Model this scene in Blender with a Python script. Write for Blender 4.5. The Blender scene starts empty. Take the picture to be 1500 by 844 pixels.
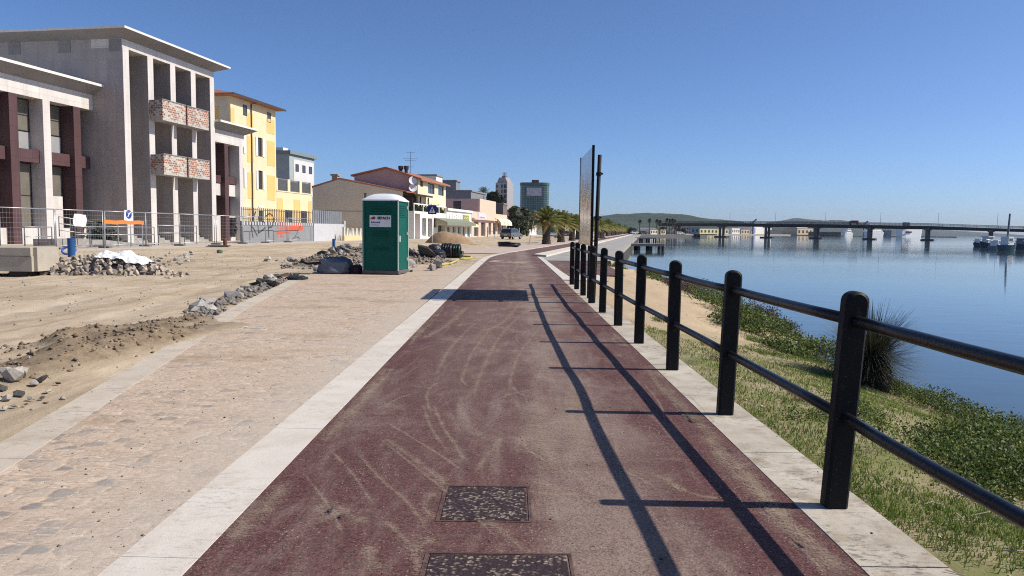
import bpy, bmesh, math, random
import numpy as np
from math import sin, cos, pi, radians, hypot, atan2, exp, sqrt
from mathutils import Vector, Matrix, Euler, noise

random.seed(7)
RNG = np.random.default_rng(7)
SC = bpy.context.scene
COL = SC.collection

# ------------------------------------------------------------------ camera
EYE = 1.4
FPX = 1083.0
PIT, ROLL = radians(4.49), radians(0.70)
cam_d = bpy.data.cameras.new('camera')
cam = bpy.data.objects.new('camera', cam_d)
COL.objects.link(cam)
SC.camera = cam
FWD = Vector((0, cos(PIT), -sin(PIT)))
_r0, _u0 = Vector((1, 0, 0)), Vector((0, sin(PIT), cos(PIT)))
RGT = _r0 * cos(ROLL) + _u0 * sin(ROLL)
UPV = _u0 * cos(ROLL) - _r0 * sin(ROLL)
cam.matrix_world = Matrix(((RGT.x, UPV.x, -FWD.x, 0), (RGT.y, UPV.y, -FWD.y, 0), (RGT.z, UPV.z, -FWD.z, EYE), (0, 0, 0, 1)))
cam_d.sensor_width = 36
cam_d.lens = FPX / 1500 * 36
cam_d.clip_start = 0.05
cam_d.clip_end = 20000
SC.render.resolution_x, SC.render.resolution_y = 1024, 576

# ------------------------------------------------------------------ light
SUN_EL, SUN_AZ = radians(42), radians(91)      # azimuth measured clockwise from +Y
w = bpy.data.worlds.new('World')
SC.world = w
w.use_nodes = True
_t = w.node_tree
_t.nodes.clear()
_sky = _t.nodes.new('ShaderNodeTexSky')
_sky.sky_type = 'NISHITA'
_sky.sun_disc = False
_sky.sun_elevation = SUN_EL
_sky.sun_rotation = SUN_AZ
_sky.altitude = 0
_sky.air_density = 0.65
_sky.dust_density = 0.8
_sky.ozone_density = 9.0
_bg = _t.nodes.new('ShaderNodeBackground')
_bg.inputs['Strength'].default_value = 0.125
_out = _t.nodes.new('ShaderNodeOutputWorld')
_t.links.new(_sky.outputs[0], _bg.inputs[0])
_t.links.new(_bg.outputs[0], _out.inputs[0])
sun_d = bpy.data.lights.new('sun', 'SUN')
sun_d.energy = 5.0
sun_d.angle = radians(0.5)
sun_d.color = (1.0, 0.93, 0.83)
sun = bpy.data.objects.new('sun', sun_d)
COL.objects.link(sun)
_sd = Vector((sin(SUN_AZ) * cos(SUN_EL), cos(SUN_AZ) * cos(SUN_EL), sin(SUN_EL)))
sun.rotation_euler = _sd.to_track_quat('Z', 'Y').to_euler()
sun.location = (30, 0, 40)
SC.view_settings.view_transform = 'Standard'
SC.view_settings.look = 'None'
SC.view_settings.exposure = 0.20
SC.view_settings.gamma = 1
SC.view_settings.use_curve_mapping = False
SC.cycles.max_bounces = 6
SC.cycles.use_denoising = False
SC.cycles.filter_width = 1.1

# ------------------------------------------------------------------ placing helpers
def ray(px, py):
    return FWD + RGT * ((px - 750) / FPX) + UPV * ((422 - py) / FPX)
def gp(px, py, z=0.0):                       # pixel of the photo -> point on the level z
    d = ray(px, py); t = (z - EYE) / d.z
    return (d.x * t, d.y * t)
def at(px, py, Y):                           # pixel -> point at distance Y
    d = ray(px, py); t = Y / d.y
    return Vector((d.x * t, Y, EYE + d.z * t))
_n = hypot(.175, .985)
DX, DY = .175 / _n, .985 / _n                # direction of the street
QX, QY = 4.5, 34.2                           # near corner of the quay
def S(s, o, z=None):                         # street frame: s along it, o to its right
    p = (QX + s * DX + o * DY, QY + s * DY - o * DX)
    return p if z is None else (p[0], p[1], z)
def so(x, y):
    a, b = x - QX, y - QY
    return a * DX + b * DY, a * DY - b * DX
def fac(o, px, py):                          # pixel -> (s, z) on the vertical plane at offset o
    d = ray(px, py)
    x0, y0 = S(0, o)
    t = (x0 * DY - y0 * DX) / (d.x * DY - d.y * DX)
    x, y = d.x * t, d.y * t
    return so(x, y)[0], EYE + d.z * t
SANG = atan2(DY, DX)
def lerp(a, b, t): return a + (b - a) * t
def sstep(a, b, x):
    t = min(1, max(0, (x - a) / (b - a))); return t * t * (3 - 2 * t)

# ------------------------------------------------------------------ mesh helpers
class MB:
    def __init__(self): self.v = []; self.f = []
    def add(self, vs, fs):
        k = len(self.v); self.v += [tuple(p) for p in vs]; self.f += [tuple(i + k for i in f) for f in fs]; return self
    def box(self, x0, x1, y0, y1, z0, z1, M=None, skip=()):
        vs = [(x0, y0, z0), (x1, y0, z0), (x1, y1, z0), (x0, y1, z0), (x0, y0, z1), (x1, y0, z1), (x1, y1, z1), (x0, y1, z1)]
        if M is not None: vs = [M @ Vector(p) for p in vs]
        return self.add(vs, [(0, 3, 2, 1), (4, 5, 6, 7), (0, 1, 5, 4), (1, 2, 6, 5), (2, 3, 7, 6), (3, 0, 4, 7)])
    def slab(self, x0, x1, y0, y1, z0, z1, c=.01, M=None):       # box with chamfered top edges
        vs = [(x0, y0, z0), (x1, y0, z0), (x1, y1, z0), (x0, y1, z0), (x0, y0, z1 - c), (x1, y0, z1 - c), (x1, y1, z1 - c), (x0, y1, z1 - c),
              (x0 + c, y0 + c, z1), (x1 - c, y0 + c, z1), (x1 - c, y1 - c, z1), (x0 + c, y1 - c, z1)]
        if M is not None: vs = [M @ Vector(p) for p in vs]
        fs = [(0, 3, 2, 1), (8, 9, 10, 11)]
        for k in range(4):
            j = (k + 1) % 4
            fs += [(k, j, 4 + j, 4 + k), (4 + k, 4 + j, 8 + j, 8 + k)]
        return self.add(vs, fs)
    def prism(self, poly, axis, a, b, M=None):     # poly in the other two axes, extruded a..b along axis
        n = len(poly)
        def P(p, t):
            q = {'x': (t, p[0], p[1]), 'y': (p[0], t, p[1]), 'z': (p[0], p[1], t)}[axis]
            return M @ Vector(q) if M is not None else q
        vs = [P(p, a) for p in poly] + [P(p, b) for p in poly]
        fs = [tuple(range(n)), tuple(range(2 * n - 1, n - 1, -1))] + [(i, n + i, n + (i + 1) % n, (i + 1) % n) for i in range(n)]
        return self.add(vs, fs)
    def tube(self, pts, r, n=8, cap=True, r_end=None):
        pts = [Vector(p) for p in pts]; m = len(pts); vs = []; ref = None
        for i, p in enumerate(pts):
            d = (pts[min(i + 1, m - 1)] - pts[max(i - 1, 0)]).normalized()
            if ref is None: ref = Vector((0, 0, 1)) if abs(d.z) < .9 else Vector((1, 0, 0))
            a = d.cross(ref).normalized(); b = a.cross(d)
            rr = r[i] if isinstance(r, (list, tuple)) else (r if r_end is None else lerp(r, r_end, i / (m - 1)))
            vs += [p + a * (cos(2 * pi * k / n) * rr) + b * (sin(2 * pi * k / n) * rr) for k in range(n)]
        fs = []
        for i in range(m - 1):
            for k in range(n):
                k2 = (k + 1) % n
                fs.append((i * n + k, (i + 1) * n + k, (i + 1) * n + k2, i * n + k2))
        if cap: fs += [tuple(range(n)), tuple(range(m * n - 1, (m - 1) * n - 1, -1))]
        return self.add(vs, fs)
    def lathe(self, prof, n=16, c=(0, 0, 0), M=None):
        vs = []
        for r, z in prof:
            for k in range(n):
                p = Vector((c[0] + r * cos(2 * pi * k / n), c[1] + r * sin(2 * pi * k / n), c[2] + z))
                vs.append(M @ p if M is not None else p)
        m = len(prof); fs = []
        for i in range(m - 1):
            for k in range(n):
                k2 = (k + 1) % n
                fs.append((i * n + k, i * n + k2, (i + 1) * n + k2, (i + 1) * n + k))
        fs += [tuple(range(n - 1, -1, -1)), tuple(range((m - 1) * n, m * n))]
        return self.add(vs, fs)
    def strip(self, L, R, z0, z1=None):            # ribbon between two polylines; thick when z1 given
        n = len(L); zt = z0 if z1 is None else z1
        vs = [(p[0], p[1], zt) for p in L] + [(p[0], p[1], zt) for p in R]
        fs = [(i, n + i, n + i + 1, i + 1) for i in range(n - 1)]
        if z1 is not None:
            vs += [(p[0], p[1], z0) for p in L] + [(p[0], p[1], z0) for p in R]
            for i in range(n - 1):
                fs += [(i, i + 1, 2 * n + i + 1, 2 * n + i), (n + i + 1, n + i, 3 * n + i, 3 * n + i + 1)]
            fs += [(0, 2 * n, 3 * n, n), (n - 1, 2 * n - 1, 4 * n - 1, 3 * n - 1)]
        return self.add(vs, fs)
    def mesh(self, name, mat, smooth=False):
        me = bpy.data.meshes.new(name)
        me.from_pydata(self.v, [], self.f); me.update()
        if smooth: me.shade_smooth()
        if mat: me.materials.append(mat)
        return me
    def build(self, name, mat, parent=None, smooth=False, loc=None, rotz=None, label=None):
        o = bpy.data.objects.new(name, self.mesh(name, mat, smooth)); COL.objects.link(o)
        o.parent = parent
        if loc is not None: o.location = loc
        if rotz is not None: o.rotation_euler = (0, 0, rotz)
        if label: o['label'] = label
        return o

def fixn(o):                                     # consistent outward normals
    bm = bmesh.new(); bm.from_mesh(o.data); bmesh.ops.recalc_face_normals(bm, faces=bm.faces); bm.to_mesh(o.data); bm.free(); return o
def auto_smooth(o, ang=40):
    o.data.shade_smooth()
    try: o.data.set_sharp_from_angle(angle=radians(ang))
    except Exception: pass
    return o
def npmesh(name, V, Q, mat, parent=None, var=None, smooth=False):     # numpy quads / tris
    V = np.asarray(V, np.float32); Q = np.asarray(Q, np.int32)
    me = bpy.data.meshes.new(name)
    k = Q.shape[1]
    me.vertices.add(len(V)); me.vertices.foreach_set('co', V.ravel())
    me.loops.add(Q.size); me.loops.foreach_set('vertex_index', Q.ravel())
    me.polygons.add(len(Q)); me.polygons.foreach_set('loop_start', np.arange(0, Q.size, k, dtype=np.int32))
    me.update(calc_edges=True)
    if var is not None:
        a = me.attributes.new('var', 'FLOAT', 'POINT'); a.data.foreach_set('value', np.asarray(var, np.float32))
    if smooth: me.shade_smooth()
    me.materials.append(mat)
    o = bpy.data.objects.new(name, me); COL.objects.link(o); o.parent = parent
    return o
def tag(o, label=None, cat=None, group=None, kind=None):
    if label: o['label'] = label
    if cat: o['category'] = cat
    if group: o['group'] = group
    if kind: o['kind'] = kind
    return o
def thing(name, label, cat, loc=(0, 0, 0), rotz=0.0, group=None):
    o = bpy.data.objects.new(name, None); COL.objects.link(o)
    o.location = loc; o.rotation_euler = (0, 0, rotz); o.empty_display_size = .2
    return tag(o, label, cat, group)
def copy_tree(o, parent=None):
    c = o.copy(); COL.objects.link(c); c.parent = parent
    for ch in list(o.children): copy_tree(ch, c)
    return c
def struct(o): o['kind'] = 'structure'; return o

# ------------------------------------------------------------------ material helpers
class NT:
    def __init__(self, name):
        self.m = bpy.data.materials.new(name); self.m.use_nodes = True
        self.t = self.m.node_tree; self.t.nodes.clear()
        self.o = self.nd('ShaderNodeOutputMaterial')
        self.b = self.nd('ShaderNodeBsdfPrincipled')
        self.t.links.new(self.b.outputs[0], self.o.inputs[0])
        self.co = None
    def nd(self, ty, ins=None, **at_):
        n = self.t.nodes.new(ty)
        for k, v in at_.items(): setattr(n, k, v)
        for k, v in (ins or {}).items(): self.set(n.inputs[k], v)
        return n
    def set(self, sock, v):
        if isinstance(v, bpy.types.NodeSocket): self.t.links.new(v, sock)
        else:
            if isinstance(v, tuple) and len(v) == 3 and sock.type == 'RGBA': v = (*v, 1)
            sock.default_value = v
    def pos(self):
        if self.co is None: self.co = self.nd('ShaderNodeTexCoord').outputs['Object']
        return self.co
    def gen(self): return self.nd('ShaderNodeNewGeometry').outputs['Position']
    def map(self, scale=(1, 1, 1), rot=(0, 0, 0), loc=(0, 0, 0), vec=None):
        return self.nd('ShaderNodeMapping', {'Vector': vec or self.pos(), 'Scale': scale, 'Rotation': rot, 'Location': loc}).outputs[0]
    def noise(self, scale, detail=4, rough=.6, vec=None, dist=0.0):
        return self.nd('ShaderNodeTexNoise', {'Vector': vec or self.pos(), 'Scale': scale, 'Detail': detail, 'Roughness': rough, 'Distortion': dist}).outputs['Fac']
    def vor(self, scale, out='Distance', feature='F1', vec=None, rnd=1.0):
        return self.nd('ShaderNodeTexVoronoi', {'Vector': vec or self.pos(), 'Scale': scale, 'Randomness': rnd}, feature=feature).outputs[out]
    def mr(self, v, a, b, c=0.0, d=1.0, smooth=False):
        return self.nd('ShaderNodeMapRange', {'Value': v, 'From Min': a, 'From Max': b, 'To Min': c, 'To Max': d}, interpolation_type='SMOOTHSTEP' if smooth else 'LINEAR').outputs[0]
    def math(self, op, a, b=0.0):
        n = self.nd('ShaderNodeMath', operation=op); self.set(n.inputs[0], a); self.set(n.inputs[1], b); return n.outputs[0]
    def mix(self, f, a, b, mode='MIX'):
        n = self.nd('ShaderNodeMix', data_type='RGBA', blend_type=mode)
        self.set(n.inputs[0], f); self.set(n.inputs[6], a); self.set(n.inputs[7], b); return n.outputs[2]
    def ramp(self, f, stops):
        n = self.nd('ShaderNodeValToRGB', {'Fac': f}); r = n.color_ramp
        while len(r.elements) > 1: r.elements.remove(r.elements[-1])
        for i, (p, c) in enumerate(stops):
            e = r.elements[0] if i == 0 else r.elements.new(p)
            e.position = p; e.color = (*c, 1)
        return n.outputs[0]
    def xyz(self, vec=None):
        n = self.nd('ShaderNodeSeparateXYZ', {0: vec or self.pos()}); return n.outputs
    def bump(self, h, strength=.3, dist=.01, normal=None):
        ins = {'Height': h, 'Strength': strength, 'Distance': dist}
        if normal is not None: ins['Normal'] = normal
        return self.nd('ShaderNodeBump', ins).outputs[0]
    def fin(self, color=None, rough=None, normal=None, metal=None, spec=None, **kw):
        for k, v in (('Base Color', color), ('Roughness', rough), ('Normal', normal), ('Metallic', metal), ('Specular IOR Level', spec)):
            if v is not None: self.set(self.b.inputs[k], v)
        for k, v in kw.items(): self.set(self.b.inputs[k.replace('_', ' ')], v)
        return self.m

_mc = {}
def pm(name, col, rough=.7, var=.12, scale=3.0, metal=0.0, bump=.0, fine=40.0, spec=.3):
    """painted / plain material with mottling and grime"""
    if name in _mc: return _mc[name]
    n = NT(name)
    a = n.noise(scale, 5, .62)
    b = n.noise(fine, 3, .6)
    f = n.math('ADD', n.math('MULTIPLY', a, .7), n.math('MULTIPLY', b, .3))
    lo = tuple(max(0, c * (1 - 1.6 * var)) for c in col); hi = tuple(min(1, c * (1 + 1.2 * var)) for c in col)
    c = n.mix(n.mr(f, .3, .7), lo, hi)
    kw = {}
    if bump: kw['normal'] = n.bump(b, bump, .01)
    _mc[name] = n.fin(c, rough, metal=metal, spec=spec, **kw)
    return _mc[name]
def attr_leaf(name, stops, rough=.6, sub=0.0, trans=0.25):
    """leaf colours: per-leaf value spreads over the ramp, some light passes through"""
    n = NT(name)
    a = n.nd('ShaderNodeAttribute', attribute_name='var').outputs['Fac']
    c = n.ramp(a, stops)
    n.fin(c, rough, spec=.25)
    tr = n.nd('ShaderNodeBsdfTranslucent', {'Color': c})
    mx = n.nd('ShaderNodeMixShader', {0: trans, 1: n.b.outputs[0], 2: tr.outputs[0]})
    n.t.links.new(mx.outputs[0], n.o.inputs[0])
    return n.m
# ------------------------------------------------------------------ ground materials
def mk_path():
    n = NT('red_asphalt'); P = n.gen(); x, y, z = n.xyz(P)
    fine = n.noise(150, 2, .7, P); grit = n.vor(95, vec=P); grit2 = n.noise(45, 3, .7, P)
    vg = n.nd('ShaderNodeSeparateColor', {0: n.nd('ShaderNodeTexVoronoi', {'Vector': P, 'Scale': 115.0}).outputs['Color']}).outputs
    base = n.mix(n.math('ADD', n.math('MULTIPLY', vg[0], .62), n.math('MULTIPLY', n.mr(fine, .33, .68), .38)), (.018, .005, .005), (.170, .074, .067))
    base = n.mix(n.math('MULTIPLY', n.mr(n.vor(48, vec=P), .22, .12), n.mr(grit2, .44, .58)), base, (.34, .26, .235))
    # dust: streaks running with the traffic, wide soft drifts, a pale band on the right half
    st = n.noise(2.2, 7, .68, n.map((1.7, .32, 1), (0, 0, .12), vec=P), 1.2)
    st2 = n.noise(5.5, 6, .7, n.map((.55, 2.4, 1), (0, 0, -.35), (3, 1, 0), vec=P), 1.6)
    big = n.noise(.55, 5, .6, P, .6)
    wig = n.math('MULTIPLY', n.math('SUBTRACT', n.noise(.8, 4, .6, P), .5), .9)
    xx = n.math('ADD', x, wig)
    band = n.math('MULTIPLY', n.mr(xx, .0, .35, smooth=True), n.mr(xx, 1.05, .62, smooth=True))
    band2 = n.math('MULTIPLY', n.mr(xx, -1.15, -.55, smooth=True), n.mr(xx, .35, -.15, smooth=True))
    d = n.math('ADD', n.math('MULTIPLY', n.mr(st, .48, .72), .70), n.math('MULTIPLY', n.mr(st2, .52, .76), .5))
    d = n.math('ADD', d, n.math('MULTIPLY', band, n.mr(big, .36, .60, .28, 1.15)))
    d = n.math('ADD', d, n.math('MULTIPLY', band2, n.mr(y, 3.0, 9.0, .06, .42)))
    d = n.math('ADD', d, n.mr(y, 9, 26, 0, .22))
    dr = n.mr(n.noise(1.15, 7, .72, n.map((1, .55, 1), (0, 0, .3), (7, 3, 0), vec=P), .9), .50, .70, 0, .75)
    d = n.math('ADD', d, dr)
    d = n.math('MULTIPLY', d, n.math('ADD', n.mr(n.noise(70, 3, .75, P), .36, .62, .10, .75), n.math('MULTIPLY', vg[1], .75)))
    dust = n.mix(n.noise(1.1, 4, .6, P), (.205, .155, .120), (.370, .295, .240))
    col = n.mix(n.nd('ShaderNodeClamp', {'Value': n.math('MULTIPLY', d, .57), 'Min': 0.0, 'Max': .80}).outputs[0], base, dust)
    # loose sand grains
    sg = n.math('MULTIPLY', n.mr(n.vor(52, vec=P), .22, .13), n.mr(n.noise(1.7, 6, .75, n.map((1.6, .7, 1), (0, 0, .5), vec=P)), .50, .62))
    col = n.mix(n.math('MULTIPLY', sg, .85), col, (.46, .37, .28))
    # dark oily / wet maroon blotches keep the left clean
    return n.fin(col, n.mr(fine, .3, .7, .72, .95), n.bump(n.math('ADD', grit2, n.math('MULTIPLY', fine, .7)), .55, .006), spec=.25)
def mk_pave():
    n = NT('sanded_setts'); P = n.gen(); x, y, z = n.xyz(P)
    R = n.map((1, 1, 1), (0, 0, .06), vec=P)
    wob = n.nd('ShaderNodeVectorMath', {0: R, 1: n.nd('ShaderNodeVectorMath', {0: n.nd('ShaderNodeTexNoise', {'Vector': P, 'Scale': 5.0}).outputs['Color'], 'Scale': .035}, operation='SCALE').outputs[0]}, operation='ADD').outputs[0]
    sx = n.map((8.2, 10.5, 1), vec=wob)
    cell = n.nd('ShaderNodeTexVoronoi', {'Vector': sx, 'Scale': 1.0, 'Randomness': .55})
    edge = n.nd('ShaderNodeTexVoronoi', {'Vector': sx, 'Scale': 1.0, 'Randomness': .55}, feature='DISTANCE_TO_EDGE').outputs['Distance']
    rnd = n.nd('ShaderNodeSeparateColor', {0: cell.outputs['Color']}).outputs
    stone = n.ramp(rnd[0], [(0, (.19, .18, .17)), (.28, (.29, .26, .23)), (.5, (.44, .36, .28)), (.75, (.52, .41, .31)), (1, (.58, .49, .39))])
    sand = n.mix(n.noise(1.3, 6, .65, P), (.46, .335, .235), (.62, .48, .36))
    gr = n.nd('ShaderNodeSeparateColor', {0: n.nd('ShaderNodeTexVoronoi', {'Vector': n.map((38, 95, 1), vec=P), 'Scale': 1.0}).outputs['Color']}).outputs
    sand = n.mix(n.mr(gr[0], .0, .38, .72, 0), sand, (.25, .185, .125)); sand = n.mix(n.mr(gr[1], .68, 1, 0, .8), sand, (.74, .64, .51))
    sand = n.mix(n.mr(n.noise(150, 2, .7, P), .35, .7), n.mix(.35, sand, (.2, .15, .1)), sand)
    # how much sand covers the stones: almost everywhere, thinner at the lower left
    cov = n.noise(.9, 6, .68, P, .5)
    bare = n.math('MULTIPLY', n.mr(y, 6.2, 3.2, 0, 1), n.mr(x, -1.7, -2.6, .4, 1))
    cov = n.math('ADD', cov, n.math('MULTIPLY', bare, -.20))
    per = n.math('ADD', cov, n.math('MULTIPLY', n.math('SUBTRACT', rnd[1], .5), .30))
    show = n.mr(per, .47, .30, .16, .88)
    joint = n.mr(edge, .03, .11)
    c = n.mix(n.math('MULTIPLY', show, joint), sand, stone)
    c = n.mix(n.math('MULTIPLY', n.mr(edge, .06, .01), n.mr(n.noise(2.5, 4, .6, P), .48, .72, 0, .40)), c, (.26, .20, .15))
    c = n.mix(n.mr(n.noise(9, 5, .75, n.map((.5, 1.5, 1), vec=P)), .42, .28, 0, .45), c, (.27, .20, .14))
    # brown damp sand stains, grey cement veil near the white kerb
    c = n.mix(n.math('MULTIPLY', n.mr(n.noise(.75, 5, .62, n.map((.6, 1.2, 1), (0, 0, .3), (5, 2, 0), vec=P)), .55, .70), .62), c, (.27, .18, .10))
    c = n.mix(n.math('MULTIPLY', n.mr(n.math('ADD', x, n.math('MULTIPLY', n.noise(1.5, 4, .6, P), .8)), -2.0, -1.35), .55), c, (.46, .40, .33))
    c = n.mix(n.mr(n.vor(11, vec=P), .055, .03), c, (.07, .06, .05))
    wh = n.math('MULTIPLY', n.mr(n.noise(13, 4, .7, n.map((.45, 1.6, 1), vec=P)), .60, .72), .5)
    c = n.mix(wh, c, (.70, .62, .52))
    h = n.math('ADD', n.math('MULTIPLY', n.math('MULTIPLY', n.mr(edge, 0, .20), n.mr(per, .5, .3, .12, 1)), .8), n.math('MULTIPLY', n.noise(38, 5, .75, P), 1.1))
    return n.fin(c, .9, n.bump(h, .6, .008), spec=.2)
def mk_dirt():
    n = NT('dirt'); P = n.gen(); x, y, z = n.xyz(P)
    a = n.noise(.35, 7, .65, P, .6); b = n.noise(2.6, 7, .7, P); f = n.noise(55, 4, .75, P)
    c = n.ramp(a, [(.28, (.31, .245, .165)), (.45, (.45, .36, .25)), (.6, (.53, .435, .31)), (.78, (.57, .50, .395))])
    c = n.mix(n.mr(b, .42, .7, 0, .50), c, (.33, .25, .165))
    # tyre tracks follow the street
    rot = n.map((1.6, .12, 1), (0, 0, atan2(DX, DY) + .1), vec=P)
    tr = n.noise(1.5, 6, .7, rot, .7)
    c = n.mix(n.mr(tr, .52, .64, 0, .7), c, (.29, .22, .145))
    c = n.mix(n.mr(tr, .46, .34, 0, .40), c, (.60, .53, .42))
    # humps are darker, freshly dug earth
    dug = n.math('MULTIPLY', n.mr(z, -.035, .05), n.mr(x, -11, -9.5))
    c = n.mix(n.math('MULTIPLY', dug, n.mr(y, 36, 30, 0, .9)), c, n.mix(n.mr(n.noise(5, 6, .75, P), .3, .7), (.085, .06, .04), (.30, .225, .145)))
    c = n.mix(n.mr(f, .56, .70, 0, .5), c, (.17, .13, .09))
    c = n.mix(n.mr(n.vor(16, vec=P), .10, .05, 0, .8), c, (.55, .50, .43))
    # paved, paler pavement in front of the buildings
    so_ = n.math('ADD', n.math('MULTIPLY', n.math('SUBTRACT', x, QX), DY), n.math('MULTIPLY', n.math('SUBTRACT', y, QY), -DX))
    edge_ = n.math('ADD', so_, n.math('MULTIPLY', n.noise(.5, 4, .6, P), 2.0))
    c = n.mix(n.math('MULTIPLY', n.mr(edge_, -23.3, -24.2), n.mr(n.noise(1.2, 6, .7, n.map((.3, 1, 1), vec=P)), .35, .65, .35, .95)), c, (.50, .45, .385))
    h = n.math('ADD', n.math('MULTIPLY', b, 1.4), n.math('MULTIPLY', f, .35))
    return n.fin(c, .95, n.bump(h, .7, .03), spec=.15)
def mk_bank():
    n = NT('bank_soil'); P = n.gen(); x, y, z = n.xyz(P)
    f = n.noise(60, 4, .75, P); b = n.noise(1.6, 6, .65, P)
    sand = n.mix(n.noise(2.2, 6, .7, P), (.36, .265, .16), (.53, .42, .28))
    soil = n.mix(n.noise(4, 6, .7, P), (.17, .14, .075), (.44, .36, .23))
    green = n.mix(n.noise(9, 5, .7, P), (.10, .115, .035), (.26, .245, .10))
    g = n.mix(n.mr(b, .40, .58), soil, green)
    # the strip turns to bare sand farther on
    t = n.mr(n.math('ADD', y, n.math('MULTIPLY', n.noise(.9, 5, .6, P), 5.0)), 11.5, 14.5)
    c = n.mix(t, g, sand)
    c = n.mix(n.mr(z, -.62, -.76), c, (.06, .055, .04))
    c = n.mix(n.mr(n.vor(23, vec=P), .09, .05, 0, .7), c, (.50, .45, .36))
    return n.fin(c, .95, n.bump(n.math('ADD', b, n.math('MULTIPLY', f, .4)), .7, .03), spec=.15)
def mk_kerb(name, lo, hi, stain, amt):
    n = NT(name); P = n.gen()
    a = n.noise(1.7, 7, .68, P); f = n.noise(120, 3, .7, P)
    c = n.mix(n.mr(a, .32, .68), lo, hi)
    c = n.mix(n.mr(n.noise(3.3, 8, .72, P, .4), .50, .66, 0, amt), c, stain)
    c = n.mix(n.math('MULTIPLY', n.mr(n.noise(22, 7, .78, n.map((.55, 1.3, 1), vec=P), .4), .52, .60), n.mr(n.noise(1.0, 5, .65, P), .46, .60, .0, amt)), c, (.13, .115, .095))
    c = n.mix(n.mr(f, .58, .74, 0, .4), c, tuple(q * .45 for q in lo))
    crk = n.mr(n.nd('ShaderNodeTexVoronoi', {'Vector': n.map((1, 1, 1), vec=P), 'Scale': 1.5}, feature='DISTANCE_TO_EDGE').outputs['Distance'], .006, .001)
    c = n.mix(n.math('MULTIPLY', crk, n.mr(n.noise(.9, 3, .6, P), .60, .70, 0, .5)), c, (.25, .21, .16))
    return n.fin(c, .85, n.bump(n.math('ADD', n.noise(30, 5, .7, P), n.math('MULTIPLY', f, .5)), .35, .006), spec=.25)
def mk_promenade():
    n = NT('promenade_paving'); P = n.gen()
    br = n.nd('ShaderNodeTexBrick', {'Vector': n.map((1, 1, 1), (0, 0, -SANG), vec=P), 'Color1': (.24, .235, .225, 1), 'Color2': (.33, .32, .30, 1), 'Mortar': (.17, .165, .16, 1), 'Scale': 1.0, 'Mortar Size': .012, 'Brick Width': 1.2, 'Row Height': .6})
    c = n.mix(n.mr(n.noise(.7, 6, .7, P), .4, .7, 0, .6), br.outputs[0], (.44, .38, .30))
    return n.fin(c, .85, n.bump(n.noise(30, 4, .7, P), .3, .01))
def mk_water():
    n = NT('lagoon_water'); P = n.gen()
    a = n.noise(1.2, 3, .55, n.map((.45, 1.0, 1), (0, 0, .15), vec=P))
    b = n.noise(6.5, 3, .6, n.map((.55, 1, 1), (0, 0, -.2), vec=P))
    big = n.noise(.035, 3, .5, n.map((.3, 1, 1), vec=P))
    h = n.math('ADD', a, n.math('MULTIPLY', b, n.mr(big, .42, .58, .08, .50)))
    return n.fin((.048, .076, .088), .035, n.bump(h, .055, .10), spec=.5, IOR=1.333)

M_PATH, M_PAVE, M_DIRT, M_BANK = mk_path(), mk_pave(), mk_dirt(), mk_bank()
M_KW = mk_kerb('white_kerb_stone', (.545, .49, .415), (.63, .58, .505), (.44, .36, .26), .35)
M_KG = mk_kerb('old_concrete_kerb', (.36, .31, .24), (.54, .49, .405), (.27, .215, .15), .9)
M_KP = mk_kerb('dusty_border_stone', (.45, .385, .30), (.56, .49, .40), (.37, .28, .18), .6)
M_PROM, M_WATER = mk_promenade(), mk_water()

# ------------------------------------------------------------------ terrain
WZ = -0.80
PAVL = [(-2.05, -3.0), (-2.45, 0.0), (-3.26, 4.63), (-3.69, 6.82), (-4.87, 12.81), (-5.86, 19.18), (-6.6, 23.5), (-7.1, 27.5)]
def pave_x(y):
    for a, b in zip(PAVL, PAVL[1:]):
        if y <= b[1]: return lerp(a[0], b[0], (y - a[1]) / (b[1] - a[1]))
    return -7.1
def nz(x, y, s, seed=0.0): return noise.fractal(Vector((x * s, y * s, seed)), 1.0, 2.0, 5)
def segd(x, y, a, b):
    dx, dy = b[0] - a[0], b[1] - a[1]
    t = max(0, min(1, ((x - a[0]) * dx + (y - a[1]) * dy) / (dx * dx + dy * dy)))
    return hypot(x - a[0] - dx * t, y - a[1] - dy * t), t
MOUNDS = [((-4.9, 4.9), (-4.55, 7.6), .13, .55), ((-4.55, 7.6), (-4.55, 9.2), .14, .48), ((-5.3, 8.8), (-4.75, 10.9), .16, .45), ((-4.4, 8.6), (-4.05, 10.4), .10, .50), ((-6.6, 6.6), (-5.2, 8.9), .07, .5), ((-5.15, 13.2), (-6.3, 19.6), .09, .38)]
HEAPS = [(gp(493, 388, .0), 1.9, .50), (gp(528, 383, .0), 2.2, .62), (gp(612, 384, 0), 1.5, .38)]
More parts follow.
